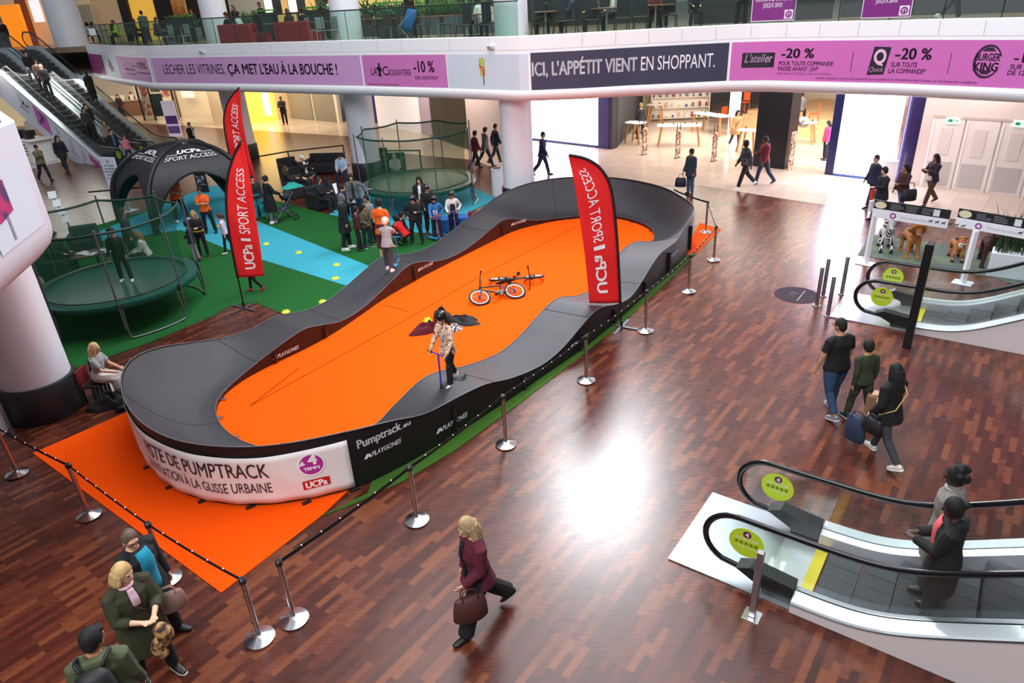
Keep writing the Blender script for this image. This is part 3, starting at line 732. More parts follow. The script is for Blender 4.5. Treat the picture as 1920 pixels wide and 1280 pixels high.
# ================================================================ black dome tent
def tent():
    C = Vector((-11.6, 26.0, .012)); t = thing('dome_tent', 'black dome tent with white lettering and four curved legs', 'tent', C)
    F = [Vector((-12.3, 23.6, 0)), Vector((-9.2, 25.3, 0)), Vector((-11.3, 28.2, 0)), Vector((-14.7, 25.8, 0))]
    F = [Vector((f.x-C.x, f.y-C.y, 0)) for f in F]
    pr = cr([(0, 2.74), (.38, 2.60), (.66, 2.28), (.88, 1.72), (.98, 1.0), (1.0, 0.0)], 6)
    N = len(pr)-1
    def rid(k, s):
        x = s*N; j = min(N-1, int(x)); f = x-j; a = pr[j]; b = pr[j+1]; r = a[0]+(b[0]-a[0])*f; z = a[1]+(b[1]-a[1])*f
        return Vector((F[k % 4].x*r, F[k % 4].y*r, z))
    def S(k, a, s):
        p = rid(k, s).lerp(rid(k+1, s), a); q = math.sin(math.pi*a); p.x *= 1-.04*q; p.y *= 1-.04*q; return p
    CL = M('#16171b', .5)
    for k in range(4):
        rows = []
        for j in range(21):
            row = []
            for i in range(25):
                a = i/24; tc = .57 + .43*abs(2*a-1)**2.2
                row.append(S(k, a, j/20*tc))
            rows.append(row)
        m = MB(); m.grid(rows); o = m.build('canopy_panel', CL, t, smooth=True); o.modifiers.new('s', 'SOLIDIFY').thickness = .03
        m = MB(); m.tube([rid(k, j/20) for j in range(21)], [.07 + .05*j/20 for j in range(21)], 8); m.build('leg', M('#1a1b20', .45), t, smooth=True)
        p = rid(k, 1); MB().lathe([(.16, 0), (.16, .03), (.10, .06)], (p.x, p.y, 0), 14).build('foot', CL, t)
    m = MB(); m.lathe([(.30, 2.68), (.28, 2.74), (.16, 2.80), (.02, 2.82)], n=14); m.build('top_cap', M('#2a2b30', .3), t, smooth='auto')
    for k in (0, 3):
        tx = fit_w(text('UCPa', .30, .014), -.42, .42); t2 = fit_w(text('SPORT ACCESS', .26, .002), -.72, .72); lay(tx, lambda a, b: (a, b+.04, 0)); lay(t2, lambda a, b: (a, b-.25, 0)); tx.add(t2.v, t2.f)
        for x0, x1 in ((-.72, -.38), (.40, .72)): r = rect(x0, 0, x1, .022); tx.add(r.v, r.f)
        W_ = (S(k, 1, .30)-S(k, 0, .30)).length
        def f(u, v):
            s = .33 - v*.30; a = .5 + u/W_*1.0
            p = S(k, a, s); n = (S(k, a+.02, s)-p).cross(S(k, a, s-.02)-p).normalized(); 
            if n.z < 0: n = -n
            return p + n*.045
        lay(tx, f); tx.build('lettering', FWH, t, label='white lettering on the black canopy')
tent()

# ================================================================ marker cones
CONE = M('#d8dc2e', .5); YEL = M('#e8cf1a', .5)
cones = [((499, 458), 'yellow flat marker cone on the blue runway, nearest the front red flag'), ((560, 474), 'yellow flat marker cone on the blue runway, second from the front red flag'), ((631, 497), 'yellow flat marker cone on the blue runway, farther of the pair nearest the track'),
         ((629, 522), 'yellow flat marker cone on the blue runway edge, nearer of the pair nearest the track'), ((605, 566), 'yellow flat marker cone alone on the green turf beside the runway'), ((536, 585), 'yellow flat marker cone at the front edge of the green turf'), ((412, 424), 'yellow flat marker cone on the blue turf between boy in orange and girl in pink'), ((742, 461), 'yellow flat marker cone by the crouching boy in red')]
cp = None
for i, (p, l) in enumerate(cones):
    b = P(*p, .017)
    if cp is None:
        cp = tag(MB().lathe([(.105, 0), (.11, .008), (.06, .055), (.035, .062), (.03, .055), (.055, .04), (.09, .004)], n=18).build('marker_cone', CONE, smooth='auto'), l, 'cone', 'yellow marker cones'); c = cp
    else:
        c = cp.copy(); COL.objects.link(c); c['label'] = l
    c.location = b
b = P(802, 603, .012); c = cp.copy(); COL.objects.link(c); c.location = b; c['label'] = 'yellow marker cone beside the pile of jackets on the orange carpet'; c.scale = (1, 1, 1.8)

# ================================================================ bikes lying down
def bike(label, loc, Rm):
    t = thing('bicycle', label, 'bicycle', loc, 0, 'bikes lying on the orange carpet'); t.rotation_euler = Rm.to_euler()
    fr = M('#1b1c1f', .4); wr = .255
    for x in (-.47, .47):
        m = MB(); m.tube([(x+wr*math.cos(a*math.pi/14), 0, wr+wr*math.sin(a*math.pi/14)) for a in range(28)], .026, 8, closed=True)
        w = m.build('wheel', M('#0d0d0e', .6), t, smooth=True)
        MB().tube([(x+(wr-.035)*math.cos(a*math.pi/14), 0, wr+(wr-.035)*math.sin(a*math.pi/14)) for a in range(28)], .017, 6, closed=True).build('rim', M('#eeeef0', .4), w, smooth=True)
        m = MB()
        for k in range(14):
            a = k*2*math.pi/14; m.cyl((x, .02*(-1)**k, wr), (x+(wr-.03)*math.cos(a), 0, wr+(wr-.03)*math.sin(a)), .0035, n=4)
        m.build('spokes', M('#b9bbc0', .3, .8), w); MB().cyl((x, -.045, wr), (x, .045, wr), .026, n=10).build('hub', BLACK, w, smooth='auto')
    m = MB(); BB = (-.07, 0, .27); ST_ = (-.17, 0, .52); HT = (.33, 0, .58); HB = (.355, 0, .50)
    for a, b, r in ((BB, ST_, .018), (ST_, HT, .018), (BB, HB, .021), (HT, HB, .024)): m.cyl(a, b, r, n=8)
    for y in (-.06, .06):
        m.cyl((BB[0], y*.4, BB[2]), (-.47, y, wr), .011, n=6); m.cyl((ST_[0], y*.3, ST_[2]-.05), (-.47, y, wr), .010, n=6)
    m.build('frame', fr, t, smooth='auto')
    m = MB(); m.cyl(HB, (.37, 0, .44), .022, n=8)
    for y in (-.055, .055): m.cyl((.37, y, .45), (.47, y, wr), .014, n=6)
    m.box((.37, 0, .45), (.04, .13, .03)); m.build('fork', fr, t, smooth='auto')
    m = MB(); m.cyl(HT, (.315, 0, .66), .016, n=8); m.tube(cr([(.27, -.35, .84), (.29, -.2, .82), (.315, -.09, .67), (.315, 0, .66), (.315, .09, .67), (.29, .2, .82), (.27, .35, .84)], 4), .0125, 6); m.cyl((.29, -.2, .82), (.29, .2, .82), .010, n=6)
    hb = m.build('handlebar', fr, t, smooth='auto')
    for s in (-1, 1): MB().cyl((.282, s*.25, .83), (.268, s*.36, .842), .019, n=8).build('grip', BLACK, hb, smooth='auto')
    m = MB(); m.cyl(ST_, (-.205, 0, .61), .013, n=6); m.build('seat_post', fr, t)
    m = MB(); m.tube([(-.33, 0, .635), (-.24, 0, .63), (-.15, 0, .625), (-.07, 0, .62)], [(.06, .02), (.07, .028), (.04, .025), (.018, .018)], 10); m.build('saddle', BLACK, t, smooth=True)
    m = MB(); m.cyl((-.07, .03, .27), (-.07, .036, .27), .085, n=20); m.cyl((-.07, -.07, .27), (-.07, .07, .27), .018, n=8); m.beam((-.07, .055, .27), (.06, .06, .17), .022, .012); m.beam((-.07, -.055, .27), (-.20, -.06, .37), .022, .012); m.build('crankset', M('#2c2d30', .35, .6), t)
    MB().rbox((.06, .11, .17), (.09, .09, .025), .006).build('pedal', BLACK, t); MB().rbox((-.20, -.11, .37), (.09, .09, .025), .006).build('pedal', BLACK, t)
    return t
def lie(fx, up, tilt):
    """bike frame axes: x along fx (ground), its own up lies along `up`, rolled by tilt above the ground"""
    x = Vector(fx).normalized(); u = Vector(up); u = (u - x*u.dot(x)).normalized(); z = (u*math.cos(tilt) + Vector((0, 0, 1))*math.sin(tilt)).normalized(); y = z.cross(x)
    return Matrix((x, y, z)).transposed()
a = P(905, 553, .2); b = P(970, 541, .2); ax = a-b; ax.z = 0
bike('black bike lying on its side with both white-rimmed wheels facing the viewer', (a+b)/2 - Vector((0, 0, .17)) - Vector((0, .2, 0)), lie(ax, (.15, 1, 0), math.radians(24)))
a = P(935, 521, .12); b = P(1000, 516, .12); ax = b-a; ax.z = 0
bike('black bike lying behind the other one, its wheels seen edge on', (a+b)/2 + Vector((0, .12, -.06)), lie(ax, (.1, -1, 0), math.radians(16)))

# ================================================================ things dropped on the carpet
def heap(name, label, cat, c, r, h, mat, seed, el=(1, 1), rz=0, lay_=0):
    rnd = random.Random(seed); ph = [rnd.uniform(0, 6.28) for _ in range(8)]; m = MB(); rows = []
    for j in range(13):
        row = []
        for i in range(33):
            a = 2*math.pi*i/32; q = j/12
            rr = r*(1 + .20*math.sin(2*a+ph[0]) + .14*math.sin(3*a+ph[1]) + .07*math.sin(7*a+ph[2]))*(1-q)
            z = h*(math.sin(q*math.pi/2)**.7)*(1 + .22*math.sin(5*a+ph[3]+q*4)) * (1 + .2*math.sin(9*q+ph[4]+a*2))
            row.append((rr*math.cos(a)*el[0], rr*math.sin(a)*el[1], max(.0, z)))
        rows.append(row)
    m.grid(rows); o = m.build(name, mat, smooth=True); o.location = Vector(c); o.rotation_euler = (0, 0, rz)
    return tag(o, label, cat)
heap('jacket', 'dark red fluffy jacket dropped on the orange carpet', 'jacket', P(808, 618, .011), .38, .18, M('#5a1020', .95, bump=.8, bs=120), 3, (1.1, .75), .3)
heap('jacket', 'black jacket spread on the orange carpet behind the dark red one', 'jacket', P(868, 602, .011), .40, .12, M('#14141a', .8, bump=.5, bs=60), 5, (1.2, .55), -.2)
heap('jacket', 'grey and white patterned jacket bundled beside the girl with the scooter', 'jacket', P(852, 618, .011), .16, .12, M('#d8d6da', .9, c2='#2a2a30', scale=26), 8)
heap('backpack', 'black backpack lying in the pile of jackets, strap up', 'bag', P(829, 598, .011), .22, .24, M('#101114', .7), 9)
def foam_box(name, label, cat, c, size, rz, mat, r=.03):
    o = MB().rbox((0, 0, size[2]/2), size, r).build(name, mat); o.location = c; o.rotation_euler = (0, 0, rz); return tag(o, label, cat)
foam_box('gym_block', 'blue padded gym block behind the children with helmets', 'block', P(852, 431, .017), (.95, .5, .46), math.radians(12), M('#1c5fae', .6))
heap('bag', 'red and brown bag heaped at the edge of the rear blue turf', 'bag', P(884, 421, .02), .26, .34, M('#5b2a24', .8, c2='#8c2030', scale=8), 12)
m = MB()
t_ = thing('ride_on_toy', 'small pale wooden ride-on toy tipped over by the red bag', 'toy', P(910, 415, .2), .4)
MB().rbox((0, 0, 0), (.5, .16, .05), .02, mat=Matrix.Rotation(.7, 3, 'Y')).build('seat_board', M('#e6d9c4', .6), t_)
MB().rbox((.22, 0, -.12), (.14, .3, .05), .02).build('base_board', M('#e6d9c4', .6), t_); MB().cyl((-.1, -.16, .12), (-.1, .16, .12), .02, n=8).build('handle_bar', M('#b0302a', .5), t_)
# ================================================================ escalators
SKIRT = M('#b9bcc2', .35, .5); STEPM = M('#5a5d62', .35, .75, pat='stripe', dir='X', c2='#45484c', scale=18); CLAD = M('#d9cfcf', .5); DECKM = M('#cfd8dc', .3, .35); HANDR = M('#0f0f14', .22); LIME = M('#b6cf28', .5)
TAN = math.tan(math.radians(30))
def escalator(label, O, ang, hw, length, rise, under, cladmat, full=False, cat='escalator', side_text=None, group='escalators'):
    t = thing('escalator', label, cat, (O[0], O[1], 0), math.radians(ang)-math.pi/2, group)
    k_ = .22; y1 = 2.0; y2 = y1 + rise/TAN
    def zp(y):
        sp = lambda q: k_*math.log(1+math.exp(max(-30, min(30, q/k_)))) if q/k_ < 30 else q
        return TAN*(sp(y-y1) - sp(y-y2))
    ys = [.85 + (length-.85)*i/60 for i in range(61)]
    MB().box((0, .40, .016), (2*hw+.34, 1.62, .014)).build('landing_plate', M('#c3cad0', .3, .8, pat='stripe', dir='X', c2='#aeb6bc', scale=22, p0=.3, p1=.7), t)
    MB().box((0, .98, .028), (2*hw-.24, .42, .012)).build('comb_plate', M('#dadfe2', .28, .8), t)
    MB().box((0, 1.24, .03), (2*hw-.26, .14, .014)).build('yellow_strip', M('#d9c21c', .5), t)
    for s in (-1, 1):
        x = s*hw
        # handrail: along the top, round the newel, back into the entry box
        top = [(x, y, zp(y-.15)+.96) for y in [.42+(length-.42)*i/50 for i in range(51)]]
        newel = [(x, .40 + .40*math.cos(a), .58 + .38*math.sin(a)) for a in [math.radians(90 + 12*j) for j in range(1, 14)]]
        pth = top[::-1] + newel + [(x, .62, .19), (x, .86, .12)]
        if full:
            ye = length; zt = zp(length-.15)
            pth = [(x, ye-.1+.38*math.cos(a), zt+.58+.38*math.sin(a)) for a in [math.radians(-80+15*j) for j in range(11)]] + pth
        MB().tube(pth, [(.042, .03)]*len(pth), 8, up=(1, 0, 0)).build('handrail', HANDR, t, smooth=True)
        ip = [(x, p[1] + (.05 if p[1] < .5 else 0)*0, p[2]-.055) for p in top]
        g = MB(); rows = [[], []]
        for y in [.10+(length-.10)*i/60 for i in range(61)]:
            zt = zp(y-.15)+.93; zb = max(.20, zp(y)+.17)
            if y < .42:
                d = math.sqrt(max(0, .36**2-(y-.42)**2)); zt = .58+d; zb = max(.58-d, .22)
            rows[0].append((x-.006, y, zb)); rows[1].append((x-.006, y, zt))
        g.slab(rows, (.012, 0, 0)); g.build('glass_panel', GLASS, t)
        m = MB(); prof_ = [(.45, .26), (.62, .34), (1.15, .28), (1.15, .016), (.80, .016), (.78, .10)]
        vs = [(x+w, y, z) for w in (-.10, .10) for y, z in prof_]; n = len(prof_)
        m.add(vs, [tuple(range(n-1, -1, -1)), tuple(range(n, 2*n))] + [(i, (i+1) % n, n+(i+1) % n, n+i) for i in range(n)]); m.build('newel_base', M('#101213', .4), t)
        # outer deck, inner skirt, cladding
        yy = [y for y in ys if y >= 1.1]
        m = MB(); m.slab([[(x+s*.02, y, zp(y)+.20) for y in yy], [(x+s*.20, y, zp(y)+.185) for y in yy], [(x+s*.22, y, zp(y)+.16) for y in yy]], (0, 0, -.02)); m.build('outer_deck', DECKM, t, smooth='auto')
        m = MB(); m.slab([[(x-s*.015, y, zp(y)+.20) for y in yy], [(x-s*.10, y, zp(y)+.17) for y in yy], [(x-s*.13, y, zp(y)+.02) for y in yy], [(x-s*.13, y, zp(y)-.12) for y in yy]], (s*.012, 0, 0)); m.build('inner_skirt', SKIRT, t, smooth='auto')
        m = MB(); m.tube([(x+s*.215, y, zp(y)+.15) for y in yy], .014, 4); m.build('seal_line', BLACK, t)
        rows = [[(x+s*.20, y, zp(y)+.15) for y in yy], [(x+s*.20, y, .004 if not under else max(.004, zp(y-.6)-under)) for y in yy]]
        m = MB(); m.slab(rows, (-s*.02, 0, 0)); m.build('side_cladding', cladmat, t)
        # lime sticker
        d = disc(.215, 28); sy, sz = .52, .63; lay(d, lambda a, b: (x + .014, sy + a, sz + b)); lime = d.build('sticker', LIME, t, label='round lime green safety sticker'); lime.modifiers.new('s', 'SOLIDIFY').thickness = .004
        d = disc(.052, 18); lay(d, lambda a, b: (x+.02, sy+a, sz+.13+b)); d.build('logo', M('#6d1050', .5), lime)
        tx = text('4', .09, .004, 'CENTER'); lay(tx, lambda a, b: (x+.024, sy+a, sz+.10+b)); tx.build('logo_lettering', FWH, lime)
        tx = fit_w(text('pour votre sécurité', .05, .002), -.14, .14); lay(tx, lambda a, b: (x+.02, sy+a, sz+.045+b)); tx.build('lettering', FWH, lime)
        q = MB()
        for i in range(5):
            r_ = disc(.024, 10, .017, -.12+.06*i, -.01); q.add(r_.v, r_.f); r_ = rect(-.126+.06*i, -.022, -.114+.06*i, .004); q.add(r_.v, r_.f)
        lay(q, lambda a, b: (x+.02, sy+a, sz+b)); q.build('pictograms', M('#2c3a10', .6), lime)
        tx = fit_w(text('tenez la main courante', .035, .001), -.10, .14); lay(tx, lambda a, b: (x+.02, sy+a, sz-.075+b)); tx.build('lettering', FWH, lime)
    # clear wedges on the outer decks
    for s in (-1, 1):
        for y in (3.35, 5.2):
            z = zp(y)+.19; x = s*(hw+.11); m = MB(); m.add([(x-.015, y-.12, z), (x-.015, y+.30, z+.30*TAN), (x-.015, y-.05, z+.34), (x+.015, y-.12, z), (x+.015, y+.30, z+.30*TAN), (x+.015, y-.05, z+.34)], [(0, 1, 2), (5, 4, 3), (0, 3, 4, 1), (1, 4, 5, 2), (2, 5, 3, 0)])
            if not under: m.build('clear_wedge', glass_mat('#e6eaec', .25, .1), t)
    # steps
    n = 0; y = 1.34
    while y < length-.1 and n < 99:
        z = max(0, zp(y+.22)); z0 = max(0.0, zp(y-.18))
        m = MB(); m.box((0, y+.19, z-.01), (2*hw-.30, .385, .04))
        if z-z0 > .05: m.box((0, y+.01, (z+z0)/2-.02), (2*hw-.32, .02, z-z0+.04))
        for q in (-.25, 0, .25): m.box((q*hw*1.4, y+.19, z+.011), (.012, .38, .004))
        m.build('step', STEPM, t); y += .40; n += 1
    m = MB(); rows = [[(-hw+.05, y, zp(y)-.22) for y in ys], [(hw-.05, y, zp(y)-.22) for y in ys]]; m.slab(rows, (0, 0, -.02)); m.build('underside', M('#3a3b3e', .6), t)
    return t, zp
escalator('escalator in the lower right corner carrying two riders upward', (2.71, 7.17), -37, .63, 7.0, 5.6, 0, CLAD)
escalator('escalator at the right edge behind the tall black post', (8.0, 14.23), -37, .66, 7.5, 5.6, 0, CLAD)
CLW = M('#d9dbe6', .45)
Le = 2.0 + 5.6/TAN + 1.1
e1, zpl = escalator('crowded escalator at the upper left beside the white advert cladding', (-19.1, 36.9), 147, .66, Le, 5.6, 1.25, CLW, True)
escalator('escalator at the upper left with one rider in black, beside the purple banner', (-18.05, 38.5), 147, .66, Le, 5.6, 1.25, CLW, True)
# adverts on the white cladding of the crowded escalator
def cl(u, v): return Vector((-.66-.21, u, zpl(u) - .45 + v))
AD = thing('advert_strip', 'pink and white advert strip on the side of the crowded escalator', 'advert', e1.location, e1.rotation_euler.z)
def ad(mb, name, col, off=0, **k): lay(mb, lambda a, b: cl(a, b) - Vector((off, 0, 0))); return mb.build(name, M(col, .5), AD, **k)
ad(rect(6.1, -.55, 7.2, .45, 6), 'panel', '#c864b8'); ad(rect(2.2, .1, 3.0, .45, 4), 'panel', '#c04aa8'); ad(rect(10.2, -.6, 11.0, .45, 4), 'panel', '#8a7d94')
m = poly2([(6.45, .3), (6.85, .3), (6.85, .2), (6.6, .2), (6.95, -.35), (6.85, -.42), (6.52, .12), (6.52, -.05), (6.42, -.05)]); ad(m, 'arrow', '#3a2a3a', .006)
for u in (3.4, 4.3, 5.3, 8.2):
    m = MB(); r = [(u+.28*math.sin(a*.9)*math.cos(a*.5), .02+.26*math.sin(a)) for a in [k*.33 for k in range(20)]]
    for p, q in zip(r, r[1:]):
        d = Vector((q[0]-p[0], q[1]-p[1])).orthogonal().normalized()*.012; m.add([(p[0]-d.x, p[1]-d.y, 0), (q[0]-d.x, q[1]-d.y, 0), (q[0]+d.x, q[1]+d.y, 0), (p[0]+d.x, p[1]+d.y, 0)], [(0, 1, 2, 3)])
    ad(m, 'outline_drawing', '#55586a', .004)
    m = rect(u-.35, -.42, u+.35, -.38, 4); ad(m, 'caption_line', '#6a6d80', .004)
AD['label'] = 'pink and white advert strip on the side of the crowded escalator'

# ================================================================ posts and bollards on the right
t = thing('post', 'tall black square post in front of the right escalator', 'post', P(1700, 650), math.radians(-37))
MB().rbox((0, 0, 1.11), (.15, .20, 2.2), .008).build('shaft', M('#111216', .35), t); MB().box((.077, 0, 1.3), (.004, .12, 1.2)).build('lime_strip', M('#9fb82a', .5), t)
t = thing('post', 'short steel square post beside the lower right escalator', 'post', P(1410, 1155), math.radians(-37))
MB().rbox((0, 0, .52), (.075, .075, 1.0), .006).build('shaft', STEEL, t); MB().rbox((0, 0, .010), (.20, .20, .016), .004).build('foot_plate', CHROME, t)
bl = [((1531, 573), 'left one of four slim steel bollards beside the right escalator'), ((1543, 555), 'second from left of four slim steel bollards by the escalator'), ((1552, 592), 'nearest of four slim steel bollards by the escalator'), ((1578, 551), 'farthest right of four slim steel bollards by the escalator')]
b0 = None
for p, l in bl:
    if b0 is None:
        b0 = thing('bollard', l, 'bollard', P(*p), 0, 'slim steel bollards'); MB().lathe([(.042, 0), (.042, .94), (.036, .95)], n=14).build('tube', STEEL, b0, smooth='auto'); MB().lathe([(.085, .0), (.085, .012), (.05, .02)], n=14).build('foot_ring', CHROME, b0, smooth='auto')
    else: dup(b0, P(*p), 0, l)
fd = thing('floor_sticker', 'dark oval direction sticker on the parquet by the bollards', 'sticker', P(1494, 553, .001))
MB().lathe([(.52, 0), (.52, .003)], n=36).build('disc', M('#3a3038', .8, spec=.1), fd)
fdv = Vector((math.cos(math.radians(-37)), math.sin(math.radians(-37)), 0)); fuv = Vector((-fdv.y, fdv.x, 0))
tx = text('←', .3, .01, 'CENTER'); t2 = fit_w(text('Sorties', .10, .002), -.2, .2); lay(t2, lambda a, b: (a, b-.12, 0)); tx.add(t2.v, t2.f); r = rect(.21, -.35, .225, .35); tx.add(r.v, r.f)
t3 = fit_w(text('2 2 2', .26, .004), .27, .48); tx.add(t3.v, t3.f); lay(tx, lambda a, b: fdv*(a-.12) + fuv*b + Vector((0, 0, .005))); tx.build('lettering', M('#b9aeb6', .6), fd)
# bins
def bin_(label, loc, h=1.0, r=.24):
    t = thing('litter_bin', label, 'bin', loc); MB().lathe([(r, 0), (r, h-.08), (r*.97, h)], n=24).build('body', M('#e9e8ee', .4), t, smooth='auto'); MB().lathe([(r*1.04, h), (r*1.04, h+.03), (r*.8, h+.05)], n=24).build('lid', M('#e0dfe6', .4), t, smooth='auto')
    MB().lathe([(r*.7, h+.05), (r*.7, h+.055)], n=18).build('opening', M('#23232a', .6), t); return t
bin_('white round litter bin beside the central column', P(935, 366), 1.0)
bin_('white round litter bin by the bright doorway at the right', P(1661, 352), .95)
bin_('pale round litter bin cut off at the left edge beside the column', P(-14, 812), .95, .26)

# ================================================================ ride-on animals with their frames
RM = thing('rug', 'grey green mat under the ride-on animals', 'rug', (0, 0, 0)); 
pl = [P(1608, 478), P(1632, 440), P(1925, 478), P(1990, 560), P(1860, 520)]; MB().prism([(p.x, p.y) for p in pl], .002, .010).build('mat_sheet', M('#4c5a58', .8, c2='#5d6d52', scale=1.5), RM)
def animal(kind, label, loc, face, h, body, c2=None, pat=None, extra=None):
    """soft ride-on animal facing +Y before turning; h = height at the head"""
    t = thing('ride_on_animal', label, 'toy animal', loc, math.radians(face)-math.pi/2, 'ride-on soft animals'); k = h/1.05
    m = MB()
    m.tube([(0, y, z) for y, z in ((-.42, .52), (-.36, .56), (-.15, .56), (.1, .56), (.26, .58), (.32, .60))], [.05, .15, .175, .165, .165, .06], 12)
    hd = {'zebra': (.36, .98), 'horse': (.38, 1.02), 'lion': (.40, .92), 'tiger': (.40, .86)}[kind]
    m.tube([(0, .22, .60), (0, .30, .76), (0, hd[0]-.03, hd[1]-.06)], [.14, .115, .085], 10)
    sn = .26 if kind in ('zebra', 'horse') else .16
    m.tube([(0, hd[0]-.10, hd[1]), (0, hd[0], hd[1]+.01), (0, hd[0]+sn*.6, hd[1]-.10), (0, hd[0]+sn, hd[1]-.15)], [.06, .095 if sn > .2 else .12, .07 if sn > .2 else .09, .055], 10)
    for x in (-1, 1):
        m.sph((x*.06, hd[0]-.03, hd[1]+.11), (.028, .022, .055 if sn > .2 else .04), 8, 5)
        m.tube([(x*.10, .24, .55), (x*.13, .27, .33), (x*.14, .31, .18), (x*.15, .33, .06)], [.085, .062, .05, .055], 9)
        m.tube([(x*.10, -.30, .55), (x*.13, -.36, .36), (x*.14, -.30, .20), (x*.14, -.34, .06)], [.095, .065, .05, .055], 9)
    m.xf(Matrix.Scale(k, 4))
    bmat = M(body, .95, **(dict(pat=pat, c2=c2, scale=9 if pat == 'stripe' else 3, dir='Y', p0=.45, p1=.55) if pat else dict(bump=.6, bs=80)))
    m.build('body', bmat, t, remesh=.016, smoothit=3)
    for x in (-1, 1):
        for y, z in ((.33, .045), (-.34, .045)):
            MB().rbox((x*.145*k, y*k, z*k), (.10*k, .13*k, .08*k), .02).build('hoof', M('#141414', .6) if kind != 'lion' else M('#c07a3a', .8), t)
        MB().sph((x*.055*k, (hd[0]+.05)*k, (hd[1]+.035)*k), .016*k, 8, 5).build('eye', BLACK, t)
    m = MB(); m.tube([(0, -.18, .70), (0, -.05, .735), (0, .08, .73)], [(.13, .03), (.12, .05), (.13, .03)], 10); m.xf(Matrix.Scale(k, 4)); m.build('saddle', M('#5a2a1e', .6), t, smooth=True)
    m = MB(); m.tube([(0, -.42, .58), (0, -.50, .48), (0, -.50, .28)], [.03, .03, .045], 8); m.xf(Matrix.Scale(k, 4)); m.build('tail', bmat if kind != 'horse' else BLACK, t, smooth=True)
    if kind == 'lion':
        m = MB(); m.lathe([(.09, -.09), (.19, -.06), (.21, .0), (.17, .07), (.1, .1)], n=16); m.xf(Matrix.Translation((0, (hd[0]-.02)*k, (hd[1]-.02)*k)) @ Matrix.Rotation(math.radians(65), 4, 'X') @ Matrix.Scale(k, 4)); m.build('mane', M('#a4622c', .95, bump=.8, bs=60), t, smooth=True)
    elif kind in ('horse', 'zebra'):
        m = MB(); m.tube([(0, .12, .76), (0, .22, .90), (0, .28, 1.06), (0, .36, 1.12)], [(.02, .05), (.025, .06), (.025, .06), (.02, .04)], 8); m.xf(Matrix.Scale(k, 4)); m.build('mane', BLACK if kind == 'horse' else M('#e8e8e8', .9), t, smooth=True)
    if extra:
        for nm, c, r, col in extra: MB().sph(Vector(c)*k, [q*k for q in r], 12, 8).build(nm, M(col, .9), t)
    for x in (-.09, .09): pass
    MB().tube([(-.2*k, .26*k, .86*k), (0, .24*k, .80*k), (.2*k, .26*k, .86*k)], .014, 6).build('handle_bar', BLACK, t, smooth=True)
    return t
animal('zebra', 'zebra striped ride-on animal at the left end of the row', P(1658, 468), -112, .94, '#eceaea', '#141416', 'stripe')
animal('lion', 'tan ride-on lion with a brown mane beside the zebra', P(1703, 477), -105, .97, '#a56c3c', extra=[('muzzle', (0, .53, .80), (.07, .06, .05), '#d0a070')])
animal('tiger', 'small orange ride-on tiger with a white chest beside the white frame leg', P(1790, 486), -112, .80, '#c9824c', '#7a4424', 'stripe', extra=[('chest_patch', (0, .36, .66), (.09, .06, .12), '#efe8e0'), ('muzzle', (0, .53, .74), (.08, .06, .05), '#efe8e0')])
animal('horse', 'dark brown ride-on horse with a white blaze beside the tall grasses', P(1850, 495), -118, 1.08, '#3a1a12', extra=[('blaze', (0, .50, 1.00), (.035, .13, .05), '#efeae6')])
animal('horse', 'dark ride-on horse half hidden behind the tall grasses', P(1905, 492), -112, 1.05, '#2a1a16', extra=[('blaze', (0, .50, 1.00), (.03, .12, .05), '#efeae6')])
